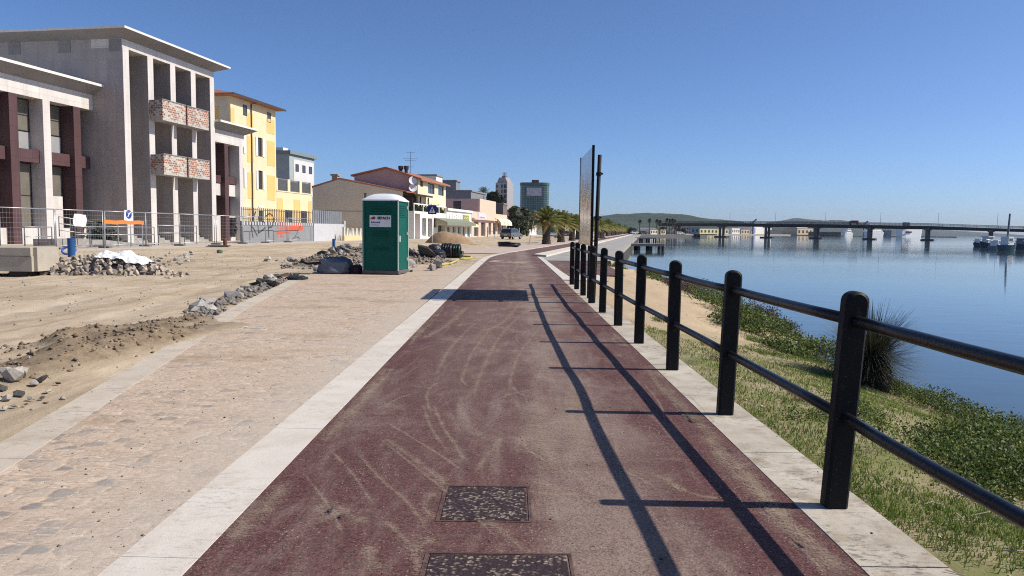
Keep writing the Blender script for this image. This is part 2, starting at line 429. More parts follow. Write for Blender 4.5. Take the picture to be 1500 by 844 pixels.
def ground_z(x, y):
    s, o = so(x, y)
    px = pave_x(y) if y < 27.5 else -1.7
    lo = -0.06
    z = lo
    if y < 36:
        z = lerp(-.06, lo, sstep(0, .12, px - x)) if y < 27.5 else lerp(lo, -.02, sstep(27.5, 30, y) * sstep(-9, -7, x))
    if y >= 30: z = max(z, -.02) if o > -9.5 else z
    z = lerp(z, .15, sstep(-15, -24, o)) if s > -60 else z
    d = (sstep(0, .5, px - x) if y < 27.5 else 1) * (1 if o < -9.2 or y < 34 else 0)
    z += d * (.035 * nz(x, y, .35, 2) + .022 * nz(x, y, 1.6, 5) * (1 if o > -22 else .3))
    if y < 27.5 and d > 0:       # shallow ruts
        q = x - px
        z += -.03 * exp(-((q + 1.6) / .25) ** 2) * d - .03 * exp(-((q + 3.4) / .28) ** 2) * d
    if y < 24 and x < -2:
        for a, b, h, r in MOUNDS:
            dd, t = segd(x, y, a, b)
            if dd < 2 * r: z += exp(-(dd / r) ** 2 * 1.6) * (h * (1 + .25 * nz(x, y, .9, 9)) + .030 * nz(x, y, 3.5, 4) + .022 * nz(x, y, 9.0, 2))
    for (hx, hy), r, h in HEAPS:
        dd = hypot(x - hx, y - hy)
        if dd < r * 1.25: z += h * max(0, 1 - (dd / r) ** 1.35 * (1 + .12 * nz(x, y, .8, 3)))
    return z
def build_ground():
    ys = list(np.arange(-30, 2, 2.0)) + list(np.arange(2, 14, .075)) + list(np.arange(14, 32, .16)) + list(np.arange(32, 75, .55)) + list(np.arange(75, 150, 2.0)) + [150, 175, 210, 260, 330, 420, 600, 900, 1500, 2550]
    ws = [0, .35, .7, 1.2] + list(np.arange(1.6, 9.2, .085)) + list(np.arange(9.2, 16, .2)) + list(np.arange(16, 45, .9)) + [46, 50, 56, 65, 80, 110, 180, 300, 600, 1100, 1800]
    V = []
    for y in ys:
        if y < 28: xr = 1.70
        else:
            s_ = (y - QY - 2.2 * DX) / DY
            xr = lerp(1.70, S(s_, -2.2)[0], sstep(28, 40, y))
        for w_ in ws:
            x = xr - w_
            z = ground_z(x, y) if y < 160 and w_ < 70 else (.1 if w_ > 30 else -.02)
            if w_ < .36: z = -.05
            V.append((x, y, z))
    nw = len(ws); Q = []
    for j in range(len(ys) - 1):
        for i in range(nw - 1):
            a = j * nw + i
            Q.append((a + 1, a, a + nw, a + nw + 1))
    return struct(npmesh('ground', V, Q, M_DIRT, smooth=True))
build_ground()

def bank_z(x, y):
    t = x - 1.85
    shore = 5.45 + .045 * max(0, y - 9) + .22 * nz(0, y, .45, 8)
    k = max(0, min(1.4, t / (shore - 1.85)))
    z = -.025 - .775 * (k ** 1.55 if k < 1 else 1 + (k - 1) * 2.2)
    if y > 11: z = lerp(z, -.03 - .77 * (k ** 3.2 if k < 1 else 1 + (k - 1) * 3), sstep(11, 16, y))
    return z + (.035 * nz(x, y, 1.3, 1) + .015 * nz(x, y, 5, 1)) * sstep(0, .4, t)
def shore_x(y): return 5.45 + .045 * max(0, y - 9) + .22 * nz(0, y, .45, 8)
def build_bank():
    ys = list(np.arange(-8, 2, .5)) + list(np.arange(2, 14, .08)) + list(np.arange(14, 36.6, .25)); xs = [1.66, 1.80] + list(np.arange(1.88, 8.0, .085)) + [8.4, 9, 10]
    V = [(x, y, bank_z(x, y) if x > 1.8 else -.05) for y in ys for x in xs]; nx = len(xs)
    Q = [(j * nx + i, j * nx + i + 1, (j + 1) * nx + i + 1, (j + 1) * nx + i) for j in range(len(ys) - 1) for i in range(nx - 1)]
    struct(npmesh('bank', V, Q, M_BANK, smooth=True))
build_bank()
struct(MB().add([(-1500, -300, WZ), (7500, -300, WZ), (7500, 9000, WZ), (-1500, 9000, WZ)], [(0, 1, 2, 3)]).build('water', M_WATER))

# ------------------------------------------------------------------ path, pavement, kerbs
NEAR_L = [(-1.31, -6), (-1.31, 8), (-1.27, 23.6), (-1.20, 33)]
NEAR_R = [(1.48, -6), (1.48, 8), (1.43, 23.6), (1.36, 33)]
def bez(a, b, c, n):
    return [((1 - t) ** 2 * a[0] + 2 * t * (1 - t) * b[0] + t * t * c[0], (1 - t) ** 2 * a[1] + 2 * t * (1 - t) * b[1] + t * t * c[1]) for t in [i / n for i in range(n + 1)]]
def dens(a, step):
    out = []
    for p, q in zip(a, a[1:]):
        k = max(1, int(hypot(q[0] - p[0], q[1] - p[1]) / step))
        out += [(lerp(p[0], q[0], i / k), lerp(p[1], q[1], i / k)) for i in range(k)]
    return out + [a[-1]]
PL = NEAR_L + bez((-1.15, 36.5), (-.95, 41), S(10, -6.6), 8) + [S(s, -6.6) for s in (20, 40, 80, 140, 220, 300, 400)]
PR = NEAR_R + bez((1.33, 36.5), (1.29, 39.6), S(8.0, -4.3), 8) + [S(s, -4.4) for s in (20, 40, 80, 140, 220, 300, 400)]
struct(MB().strip(PL, PR, 0.0).build('cycle_path', M_PATH))
pv = [(pave_x(y) + .295, y) for y in np.arange(-3, 27.6, .5)]
struct(MB().strip(pv, [(-1.643, p[1]) for p in pv], 0.0).build('pavement', M_PAVE))
# far pavement under the palms
struct(MB().strip([S(s, -10.2) for s in (8, 30, 100, 400)], [S(s, -6.86) for s in (8, 30, 100, 400)], .012).build('palm_pavement', mk_kerb('pink_paving', (.42, .33, .27), (.53, .43, .36), (.40, .31, .22), .5)))

def kerb_blocks(name, inner, outer, ztop, zbot, length, mat, gap=.006, seed=1, ch=.012):
    """row of kerb stones between two polylines"""
    r = random.Random(seed); mb = MB()
    A, B = dens(inner, .1), dens(outer, .1)
    acc = [0]
    for p, q in zip(A, A[1:]): acc.append(acc[-1] + hypot(q[0] - p[0], q[1] - p[1]))
    accB = [0]
    for p, q in zip(B, B[1:]): accB.append(accB[-1] + hypot(q[0] - p[0], q[1] - p[1]))
    def pt(P, ac, f):
        d = f * ac[-1]; i = int(np.searchsorted(ac, d)); i = min(max(i, 1), len(P) - 1)
        t = (d - ac[i - 1]) / max(1e-9, ac[i] - ac[i - 1]); return (lerp(P[i - 1][0], P[i][0], t), lerp(P[i - 1][1], P[i][1], t))
    L = acc[-1]; d = 0
    while d < L - .01:
        e = min(L, d + length * r.uniform(.9, 1.1)); dz = r.uniform(0, .0012)
        f0, f1 = (d + gap / 2) / L, (e - gap / 2) / L
        a0, a1, b0, b1 = pt(A, acc, f0), pt(A, acc, f1), pt(B, accB, f0), pt(B, accB, f1)
        q = [a0, b0, b1, a1]; cx, cy = sum(p[0] for p in q) / 4, sum(p[1] for p in q) / 4
        w_ = hypot(a0[0] - b0[0], a0[1] - b0[1]); k = 1 - 2 * ch / max(w_, .05); kl = 1 - 2 * ch / max(e - d, .05)
        top = []
        for p in q: top.append((lerp(cx, p[0], min(k, kl) if w_ > e - d else k), lerp(cy, p[1], kl), ztop + dz))
        mb.add([(p[0], p[1], zbot) for p in q] + [(p[0], p[1], ztop + dz - ch) for p in q] + top,
               [(8, 9, 10, 11)] + [f for i in range(4) for f in ((i, (i + 1) % 4, 4 + (i + 1) % 4, 4 + i), (4 + i, 4 + (i + 1) % 4, 8 + (i + 1) % 4, 8 + i))])
        d = e
    return struct(fixn(mb.build(name, mat)))
PLo = [(-1.645, -6), (-1.645, 8), (-1.60, 23.6), (-1.52, 33)] + bez((-1.47, 36.5), (-1.27, 41.4), S(10, -6.86), 8) + [S(s, -6.86) for s in (20, 40, 80, 140, 220, 300, 400)]
kerb_blocks('kerb_left', PL[:13], PLo[:13], .0012, -.2, 1.0, M_KW, gap=.004, seed=3, ch=.0012)
kerb_blocks('kerb_far_left', PL[12:], PLo[12:], .016, -.2, 4.0, M_KW, seed=4)
# right kerb: old wide stones under the railing, the nearest one broken at its corner
RI = [(1.484, -6), (1.484, 8), (1.43, 20.6)]
RO = [(1.86, -6), (1.86, 8), (1.80, 20.6)]
kr = kerb_blocks('kerb_right', RI, RO, .0012, -.25, 1.55, M_KG, gap=.010, seed=9, ch=.0012)
kerb_blocks('kerb_white_edge', [(1.43, 21.0)] + [(1.41, 24), (1.36, 33), (1.33, 36.5), (1.29, 39.0)], [(1.78, 21.0)] + [(1.70, 24), (1.60, 33), (1.56, 36.5), (1.52, 38.8)], .016, -.2, 1.2, M_KW, seed=5)
struct(fixn(MB().slab(1.785, 2.75, 21.0, 23.4, -.2, .014, .02).build('paving_slab', M_KW)))
# wide white edging wall along the promenade beyond the bend
wl = [S(s, -4.38) for s in (5.5, 12, 20, 40, 80, 140, 220, 300)]; wr = [S(s, -3.5) for s in (4.2, 12, 20, 40, 80, 140, 220, 300)]
struct(fixn(MB().strip(wl, wr, -.2, .10).build('promenade_edging', M_KW)))
# red patch and grey paving at the start of the promenade
struct(MB().add([(1.66, 23.42, -.002), (3.6, 23.42, -.002), (4.1, 34.3, -.002), (1.56, 34.3, -.002)], [(0, 1, 2, 3)]).build('red_path_patch', M_PATH))
q0 = [(1.56, 34.4), (1.5, 38.9)] + [S(s, -3.49) for s in (6, 20, 60, 140, 300)]; q1 = [(4.5, 34.2), S(4, 0)] + [S(s, 0) for s in (8, 20, 60, 140, 300)]
struct(fixn(MB().strip(q0, q1, -2.2, .004).build('promenade', M_PROM)))
cop = MB(); cop.strip([S(s, -.35) for s in (0, 60, 140, 300)], [S(s, .04) for s in (0, 60, 140, 300)], -.22, .03)
struct(fixn(cop.build('quay_edge', pm('quay_coping', (.36, .33, .28), .85, .2, 2, bump=.3))))
struct(fixn(MB().strip([(3.2, 33.9), (4.52, 33.9)], [(3.2, 34.35), (4.52, 34.35)], -2.2, .02).build('quay_end', pm('dark_quay_wall', (.07, .065, .055), .9, .3, 2, bump=.4))))
struct(fixn(MB().strip([S(s, .015) for s in (0, 100, 300)], [S(s, .03) for s in (0, 100, 300)], -2.2, -.23).build('quay_wall', pm('dark_quay_wall', (.07, .065, .055)))))
# border strip along the outer side of the paved walk
pb = [(pave_x(y), y) for y in np.arange(-3, 22.1, .5)]; pb2 = [(pave_x(y) + .295, y) for y in np.arange(-3, 22.1, .5)]
kerb_blocks('border_left', pb2, pb, .0012, -.25, 1.25, M_KP, gap=.006, seed=12, ch=.0012)
# ------------------------------------------------------------------ sand streaks left by wheels on the red path
def mk_streak():
    n = NT('sand_streak')
    uv = n.nd('ShaderNodeTexCoord').outputs['UV']; u = n.xyz(uv)
    P = n.gen()
    acr = n.math('SUBTRACT', 1.0, n.math('ABSOLUTE', n.math('SUBTRACT', n.math('MULTIPLY', u[1], 2.0), 1.0)))
    ends = n.math('MULTIPLY', n.mr(u[0], 0, .15), n.mr(u[0], 1, .8))
    g = n.math('ADD', n.noise(75, 3, .75, P), n.math('MULTIPLY', n.math('SUBTRACT', n.noise(6, 4, .7, P), .5), .7))
    a = n.mr(n.math('ADD', g, n.math('MULTIPLY', n.math('MULTIPLY', acr, ends), .36)), .66, 1.0)
    n.fin(n.mix(n.noise(40, 3, .7, P), (.30, .22, .16), (.50, .40, .30)), .95, spec=.1, Alpha=n.math('MULTIPLY', a, .50))
    return n.m
def catmull(p, k=6):
    q = [p[0]] + p + [p[-1]]; out = []
    for i in range(1, len(q) - 2):
        for j in range(k):
            t = j / k
            out.append(tuple(.5 * ((2 * q[i][d]) + (-q[i - 1][d] + q[i + 1][d]) * t + (2 * q[i - 1][d] - 5 * q[i][d] + 4 * q[i + 1][d] - q[i + 2][d]) * t * t + (-q[i - 1][d] + 3 * q[i][d] - 3 * q[i + 1][d] + q[i + 2][d]) * t ** 3) for d in range(2)))
    return out + [p[-1]]
def streaks():
    lines = [
        ([(545, 630), (600, 668), (650, 708), (700, 752), (760, 800), (830, 860)], .050), ([(552, 640), (605, 682), (655, 722), (708, 770), (750, 812)], .022),
        ([(562, 617), (600, 640), (645, 668), (692, 702)], .022), ([(618, 588), (628, 620), (642, 645), (660, 668)], .03), ([(634, 592), (648, 624), (668, 655), (690, 690)], .03),
        ([(640, 560), (625, 578), (632, 612)], .03), ([(480, 655), (520, 700), (548, 745)], .024), ([(440, 690), (480, 740), (505, 790)], .022), ([(520, 660), (560, 705), (600, 740), (640, 800)], .03),
        ([(700, 470), (660, 510), (635, 560)], .05), ([(720, 480), (690, 520), (672, 575)], .04), ([(770, 455), (735, 490), (705, 545), (690, 600)], .05), ([(800, 470), (760, 520), (742, 590)], .04),
        ([(950, 690), (985, 712), (1030, 728), (1060, 730)], .05), ([(975, 700), (1000, 725)], .06), ([(900, 640), (905, 680), (918, 720)], .03),
        ([(1005, 575), (1030, 600), (1052, 625)], .02), ([(985, 590), (1010, 620)], .02), ([(940, 560), (965, 590), (975, 620)], .022), ([(1150, 790), (1185, 815), (1215, 850)], .03),
        ([(690, 700), (720, 660), (735, 640)], .04), ([(560, 760), (600, 800), (615, 850)], .04), ([(535, 800), (555, 840)], .07), ([(452, 752), (485, 742), (522, 755)], .085), ([(470, 768), (500, 752), (540, 770)], .06), ([(780, 702), (802, 712), (835, 722)], .09), ([(770, 720), (810, 725), (860, 726)], .07), ([(640, 720), (620, 740), (640, 765)], .05), ([(600, 820), (615, 800), (640, 790)], .06), ([(820, 700), (800, 660), (790, 620), (800, 570)], .16), ([(860, 660), (840, 620), (835, 560)], .16), ([(770, 430), (740, 470), (690, 490)], .09), ([(690, 445), (650, 480), (610, 500)], .10),
        ([(905, 690), (935, 700), (960, 716)], .03), ([(700, 380), (735, 400), (745, 425)], .1), ([(760, 385), (750, 405), (765, 425)], .12)]
    r_ = random.Random(8)
    for k in range(26):            # sand gathered along both edges of the path
        y = 2.4 + 26 * r_.random() ** 1.5; L = r_.uniform(.7, 2.6); e = -1.25 if k % 2 else 1.40
        lines.append(([(e + r_.uniform(-.02, .05) * (1 if k % 2 else -1), y), (e + r_.uniform(-.03, .09) * (1 if k % 2 else -1), y + L / 2), (e + r_.uniform(-.02, .05) * (1 if k % 2 else -1), y + L)], r_.uniform(.05, .12)))
    for k in range(12):            # crossing wheel marks
        y = 3.2 + 9 * r_.random(); x = r_.uniform(-1.1, .6); a = r_.uniform(-.9, .5); L = r_.uniform(.5, 1.4)
        lines.append(([(x, y), (x + L * .5 * sin(a), y + L * .5 * cos(a)), (x + L * sin(a + .2), y + L * cos(a + .2))], r_.uniform(.012, .03)))
    V, F, UV = [], [], []
    for i, (pts, wd) in enumerate(lines):
        c = catmull([gp(*p) for p in pts] if pts[0][0] > 20 else pts); m = len(c); k = len(V)
        for j, p in enumerate(c):
            a, b = c[max(j - 1, 0)], c[min(j + 1, m - 1)]
            dx, dy = b[0] - a[0], b[1] - a[1]; l = hypot(dx, dy) or 1
            for sgn in (-1, 1):
                V.append((p[0] - dy / l * wd * sgn * 1.15, p[1] + dx / l * wd * sgn * 1.15, .003 + .0003 * (i % 6))); UV.append((j / (m - 1), (sgn + 1) / 2))
        for j in range(m - 1): F.append((k + 2 * j + 1, k + 2 * j, k + 2 * j + 2, k + 2 * j + 3))
    me = bpy.data.meshes.new('sand_streaks'); me.from_pydata(V, [], F)
    ul = me.uv_layers.new(name='UVMap')
    for lp in me.loops: ul.data[lp.index].uv = UV[lp.vertex_index]
    me.materials.append(mk_streak())
    o = bpy.data.objects.new('sand_streaks', me); COL.objects.link(o); tag(o, kind='stuff')
    tag(o, 'pale sand dragged in thin curved streaks across the red path')
streaks()

# ------------------------------------------------------------------ inspection covers in the path
def mk_cover():
    n = NT('sanded_cover'); P = n.gen()
    v = n.nd('ShaderNodeTexVoronoi', {'Vector': n.map((52, 70, 1), (0, 0, .1), vec=n.nd('ShaderNodeVectorMath', {0: P, 1: n.nd('ShaderNodeVectorMath', {0: n.nd('ShaderNodeTexNoise', {'Vector': P, 'Scale': 42.0, 'Detail': 3.0}).outputs['Color'], 'Scale': .030}, operation='SCALE').outputs[0]}, operation='ADD').outputs[0]), 'Scale': 1.0}); d = v.outputs['Distance']
    rnd = n.nd('ShaderNodeSeparateColor', {0: v.outputs['Color']}).outputs
    c = n.mix(n.noise(130, 3, .7, P), (.012, .008, .010), (.060, .036, .040))
    fill = n.math('MULTIPLY', n.mr(d, .62, .30), n.mr(n.math('ADD', rnd[0], n.math('MULTIPLY', n.math('SUBTRACT', n.noise(6, 6, .75, P, .6), .5), 3.4)), .46, .90))
    c = n.mix(n.math('MULTIPLY', fill, .80), c, n.mix(n.noise(60, 3, .7, P), (.26, .19, .13), (.50, .41, .32)))
    return n.fin(c, .85, n.bump(n.math('ADD', d, n.noise(90, 3, .7, P)), .6, .008), spec=.25)
M_COV = mk_cover(); M_CVF = pm('sandy_cover_frame', (.085, .052, .045), .9, .8, 9, fine=50)
for nm, x0, x1, y0, y1, lb in (('inspection_cover', -.345, .10, 3.46, 3.94, 'farther dark inspection cover with sand filled dimples in the red path'), ('inspection_cover', -.35, .26, 2.62, 3.10, 'nearest dark inspection cover cut by the lower edge of the view')):
    c = tag(fixn(MB().slab(x0 + .012, x1 - .012, y0 + .012, y1 - .012, -.02, .004, .003).build(nm, M_COV)), lb, 'manhole cover', 'inspection covers in the red path')
    m = MB()
    for q in ((x0 - .010, x1 + .010, y0 - .010, y0 + .004), (x0 - .010, x1 + .010, y1 - .004, y1 + .010), (x0 - .010, x0 + .004, y0 + .0045, y1 - .0045), (x1 - .004, x1 + .010, y0 + .0045, y1 - .0045)): m.box(*q, -.02, .0032)
    fixn(m.build('frame', M_CVF, c))

# ------------------------------------------------------------------ black railing along the water side
M_BLK = None
def mk_black():
    n = NT('black_painted_post'); P = n.gen()
    a = n.noise(9, 5, .65, n.map((1, 1, .25), vec=P)); f = n.noise(80, 4, .7, P)
    c = n.mix(a, (.005, .005, .005), (.014, .014, .015))
    c = n.mix(n.mr(n.noise(16, 6, .75, P), .60, .72, 0, .5), c, (.085, .075, .065)); c = n.mix(n.mr(n.vor(26, vec=P), .09, .05, 0, .8), c, (.16, .14, .12))
    return n.fin(c, n.mr(a, .3, .7, .5, .75), n.bump(n.math('ADD', a, n.math('MULTIPLY', f, .4)), .3, .004), spec=.18)
M_BLK = mk_black()
M_RAIL = pm('black_painted_rail', (.010, .010, .012), .36, .4, 12, bump=.25, fine=60, spec=.35)
posts = [(1.70, .05), (1.69, 1.88), (1.67, 3.71), (1.655, 5.62), (1.64, 7.44), (1.60, 9.20), (1.585, 10.93), (1.56, 12.66), (1.545, 14.3), (1.545, 16.0), (1.55, 17.7), (1.555, 19.2)]
leans = [.03, .045, .055, .030, .006, .012, -.004, .012, .010, -.01, .008, .0]
fence = thing('railing', 'black two rail railing with round topped posts along the water side of the red path', 'railing', (1.6, 3.71, 0))
OF = Vector((-1.6, -3.71, 0))
def post_mesh(w_=.118, d_=.088, h=1.11):
    r = w_ / 2; prof = [(-r, 0), (r, 0), (r, h - r * .85)] + [(r * cos(a), h - r * .85 + r * .85 * sin(a)) for a in [pi * k / 10 for k in range(1, 10)]] + [(-r, h - r * .85)]
    mb = MB(); c = .014; inn = [(p[0] * (1 - c / r), p[1] - (c if p[1] > h - r else 0)) for p in prof]
    n = len(prof)
    rings = [(inn, -d_ / 2), (prof, -d_ / 2 + c), (prof, d_ / 2 - c), (inn, d_ / 2)]
    vs = [(p[0], y, p[1]) for P_, y in rings for p in P_]
    fs = [tuple(range(n)), tuple(range(4 * n - 1, 3 * n - 1, -1))]
    for k in range(3):
        for i in range(n): fs.append((k * n + i, k * n + n + i, k * n + n + (i + 1) % n, k * n + (i + 1) % n))
    return mb.add(vs, fs)
pm0 = post_mesh().mesh('post', M_BLK); bm = bmesh.new(); bm.from_mesh(pm0); bmesh.ops.recalc_face_normals(bm, faces=bm.faces); bm.to_mesh(pm0); bm.free()
pm0.shade_smooth(); pm0.set_sharp_from_angle(angle=radians(28))
def rail_pt(i, h):
    x, y = posts[i]; return Vector((x + leans[i] * h, y, h + .012))
for i, (x, y) in enumerate(posts):
    o = bpy.data.objects.new('post', pm0); COL.objects.link(o); o.parent = fence
    o.location = Vector((x, y, .006)) + OF; o.rotation_euler = (random.uniform(-.006, .006), leans[i], random.uniform(-.06, .06))
rr = random.Random(3)
for h in (.955, .462):
    for i in range(len(posts) - 1):
        a, b = rail_pt(i, h) + OF, rail_pt(i + 1, h) + OF
        sag = rr.uniform(-.012, .004); sx = rr.uniform(-.014, .014)
        pts = [a.lerp(b, t) + Vector((sx * 4 * t * (1 - t), 0, sag * 4 * t * (1 - t))) for t in (0, .25, .5, .75, 1)]
        MB().tube(pts, .030, 14).build('rail', M_RAIL, fence, smooth=True)

# ------------------------------------------------------------------ tall notice panel beside the railing
def mk_panel():
    n = NT('weathered_sheet_metal'); P = n.gen()
    a = n.noise(1.6, 4, .6, n.map((1, 1, .35), vec=P)); f = n.noise(14, 5, .7, n.map((1, 1, .3), vec=P))
    c = n.mix(a, (.34, .33, .31), (.50, .47, .43))
    h = n.math('ADD', n.noise(2.6, 2, .5, n.map((1, 1, .45), vec=P)), n.math('MULTIPLY', n.noise(9, 3, .6, P), .15))
    return n.fin(c, .16, n.bump(h, .5, .05), metal=.55, spec=.6)
pnl = thing('notice_board', 'tall shiny metal notice board on black posts standing in line with the railing', 'notice board', (1.55, 15.6, 0))
fixn(MB().box(-.012, .012, -1.0, 1.55, 1.10, 3.04).build('panel_sheet', mk_panel(), pnl))
for a, b in ((-1.03, -1.003), (1.553, 1.58)): fixn(MB().box(-.02, .03, a, b, 1.08, 3.07).build('edge_frame', M_BLK, pnl))
for yy in (-.25, .85): fixn(MB().box(.016, .085, yy - .045, yy + .045, -.02, 2.9).build('board_post', M_BLK, pnl))
for zz in (1.55, 2.6):
    b = MB(); b.box(.0125, .016, -.9, 1.45, zz - .03, zz + .03); fixn(b.build('back_rail', M_BLK, pnl))
pole = thing('steel_pole', 'slim leaning black pole clamped to the near edge of the metal notice board', 'pole', (1.59, 14.36, 0))
pole.rotation_euler = (0, radians(1.3), 0)
MB().tube([(0, 0, -.03), (0, 0, 2.86)], .038, 14).build('pole_shaft', M_BLK, pole, smooth=True)
for zz in (2.5, 1.66):
    c = MB(); c.tube([(0, 0, zz - .03), (0, 0, zz + .03)], .052, 14); c.box(-.03, .01, .04, .26, zz - .02, zz + .02); c.box(.045, .08, -.012, .012, zz - .015, zz + .015)
    fixn(c.build('clamp', M_BLK, pole))

# ------------------------------------------------------------------ portable toilet
M_GRN = pm('green_plastic', (.0015, .085, .060), .5, .10, 4, bump=.04, spec=.18)
M_TRIM = pm('grey_trim_plastic', (.34, .42, .38), .5, .10, 6)
M_WHP = pm('white_plastic', (.70, .72, .72), .45, .06, 3)
M_SKID = pm('grey_skid_plastic', (.11, .10, .095), .7, .2, 6)
def text_obj(s, size, mat, parent, loc, rot, name='lettering', ext=.002, bold=0.0, sx=1.0, align='CENTER'):
    cu = bpy.data.curves.new(name, 'FONT'); cu.body = s; cu.size = size; cu.extrude = ext; cu.align_x = align; cu.align_y = 'CENTER'; cu.offset = bold
    t = bpy.data.objects.new(name, cu); COL.objects.link(t)
    dg = bpy.context.evaluated_depsgraph_get(); me = bpy.data.meshes.new_from_object(t.evaluated_get(dg))
    bpy.data.objects.remove(t); bpy.data.curves.remove(cu)
    me.materials.clear(); me.materials.append(mat)
    o = bpy.data.objects.new(name, me); COL.objects.link(o); o.parent = parent; o.location = loc; o.rotation_euler = rot; o.scale = (sx, 1, 1)
    return o
px0, py0 = gp(558, 402.5, 0)
po = thing('portable_toilet', 'green portable toilet with white domed roof standing on the sandy pavement', 'portable toilet', (px0 - .02, py0, 0), -radians(7.5))
W2 = .565; Dp = 1.15
M_ = MB()
M_.box(-W2 + .03, W2 - .03, .03, Dp - .03, .13, 2.24)
# moulded ribs and recessed field on the face towards the path's near end
for z0, z1, xx in ((2.00, 2.035, .26), (1.93, 1.965, .30), (1.86, 1.895, .34), (1.28, 1.305, .25), (1.21, 1.235, .25), (1.14, 1.165, .25), (.80, .825, .25), (.73, .755, .25)):
    M_.prism([(-xx, z0), (xx, z0), (xx - .02, z1), (-xx + .02, z1)], 'y', .0301, .004)
    
body = fixn(M_.build('body', M_GRN, po))
fp = MB()
fp.box(-W2 + .035, W2 - .035, .018, .0295, .15, .20); fp.box(-W2 + .035, W2 - .035, .018, .0295, 2.16, 2.225)
fp.box(-W2 + .035, -W2 + .09, .018, .0295, .2005, 2.1595); fp.box(W2 - .09, W2 - .035, .018, .0295, .2005, 2.1595)
fixn(fp.build('front_frame', M_GRN, po))
for sx in (-1, 1):
    for yy in (0, Dp - .05):
        fixn(MB().slab(min(sx * W2, sx * (W2 - .034)), max(sx * W2, sx * (W2 - .034)), yy, yy + .05, .10, 2.26, .006).build('corner_trim', M_TRIM, po))
fixn(MB().slab(-W2 - .005, W2 + .005, -.005, Dp + .005, .03, .13, .012).build('base', M_SKID, po))
sk = MB()
for xx in (-.45, .38): sk.box(xx, xx + .1, .0, Dp, -.02, .03)
fixn(sk.build('skid', M_SKID, po))
rf = MB(); prof = []
n_ = 14
for j in range(n_ + 1):            # domed roof, arched both ways
    v = j / n_
    for i in range(n_ + 1):
        u = i / n_
        a = (1 - abs(2 * u - 1) ** 3.4) ; b = (1 - abs(2 * v - 1) ** 3.2)
        rf.v.append((lerp(-W2 - .012, W2 + .012, u), lerp(-.012, Dp + .012, v), 2.262 + .20 * max(0, min(a, 1) * min(b, 1)) ** .75))
for j in range(n_):
    for i in range(n_): rf.f.append((j * (n_ + 1) + i, j * (n_ + 1) + i + 1, (j + 1) * (n_ + 1) + i + 1, (j + 1) * (n_ + 1) + i))
rf.box(-W2 - .013, W2 + .013, -.013, Dp + .013, 2.225, 2.261)
roof = auto_smooth(rf.build('roof', M_WHP, po), 35)
vp = MB(); vp.tube([(-.50, .15, 2.1), (-.50, .15, 2.44)], .045, 12); vp.tube([(-.50, .15, 2.44), (-.50, .15, 2.46)], .055, 12)
vp.build('vent_pipe', M_SKID, po)
sg = fixn(MB().box(-.335, .335, .012, .017, 1.44, 1.79).build('sign', M_WHP, po))
M_INK = pm('black_ink', (.02, .02, .02), .5); M_BLUEI = pm('blue_ink', (.03, .05, .25), .5); M_REDI = pm('red_ink', (.42, .02, .03), .5)
text_obj('SEBACH', .108, M_INK, sg, (.105, .0105, 1.705), (pi / 2, 0, 0), bold=.006)
lg = MB()
for k, (cx, r) in enumerate(((-.245, .036), (-.195, .046), (-.285, .022))): lg.lathe([(r, 0), (r, .002)], 14, M=Matrix.Translation((cx, .0115, 1.70 + .012 * (k == 1))) @ Matrix.Rotation(pi / 2, 4, 'X'))
fixn(lg.build('emblem', M_REDI, sg))
ln = MB(); rb = random.Random(2); xx = -.29
while xx < -.02:                 # rows of small blue type, too small to read in the photograph
    q = rb.uniform(.018, .034); ln.box(xx, xx + q, .0095, .0112, 1.555, 1.555 + rb.uniform(.035, .05)); xx += q + .009
ln.box(-.29, -.03, .0095, .0112, 1.49, 1.505); fixn(ln.build('small_type', M_BLUEI, sg))
sd = MB()                        # side wall louvres, hinges and door bar on the sunny side
for k in range(7): sd.box(W2 - .029, W2 - .016, .25, .9, 1.75 + .055 * k, 1.78 + .055 * k)
fixn(sd.build('louvres', M_GRN, po))
fixn(MB().box(W2 - .029, W2 + .006, .12, .20, 1.0, 1.18).build('latch', M_WHP, po))
for zz in (.4, 1.2, 2.0): fixn(MB().box(W2 - .029, W2 + .004, .93, 1.0, zz, zz + .1).build('hinge', M_TRIM, po))

# ------------------------------------------------------------------ rubble, setts, soil work things
def rock_mesh(name, mat, seed, flat=1.0, n=14):
    r = random.Random(seed); bm = bmesh.new()
    for i in range(n):
        a, c = r.uniform(0, 2 * pi), r.uniform(-1, 1); s = sqrt(1 - c * c); q = r.uniform(.75, 1.0)
        bm.verts.new((s * cos(a) * q, s * sin(a) * q, c * q * flat))
    res = bmesh.ops.convex_hull(bm, input=bm.verts)
    bmesh.ops.delete(bm, geom=[v for v in bm.verts if not v.link_faces], context='VERTS')
    me = bpy.data.meshes.new(name); bm.to_mesh(me); bm.free(); me.materials.append(mat); return me
M_CON = pm('broken_concrete', (.44, .40, .34), .95, .25, 5, bump=.5, fine=50)
M_CON2 = pm('grey_concrete', (.33, .31, .28), .95, .25, 5, bump=.5, fine=50)
M_ASP = pm('broken_asphalt', (.085, .078, .072), .95, .35, 7, bump=.6, fine=60)
M_BRK = pm('broken_brick', (.24, .14, .10), .95, .25, 7, bump=.5)
rocks = {k: [rock_mesh('rubble_stone', m, 10 + i * 7 + j, f) for i in range(4)] for j, (k, m, f) in enumerate((('c', M_CON, .8), ('g', M_CON2, .6), ('a', M_ASP, .42), ('b', M_BRK, .7)))}
RLAB = {'c': 'pale broken concrete lump', 'g': 'grey broken concrete lump', 'a': 'dark slab of broken asphalt', 'b': 'reddish lump of broken brick'}
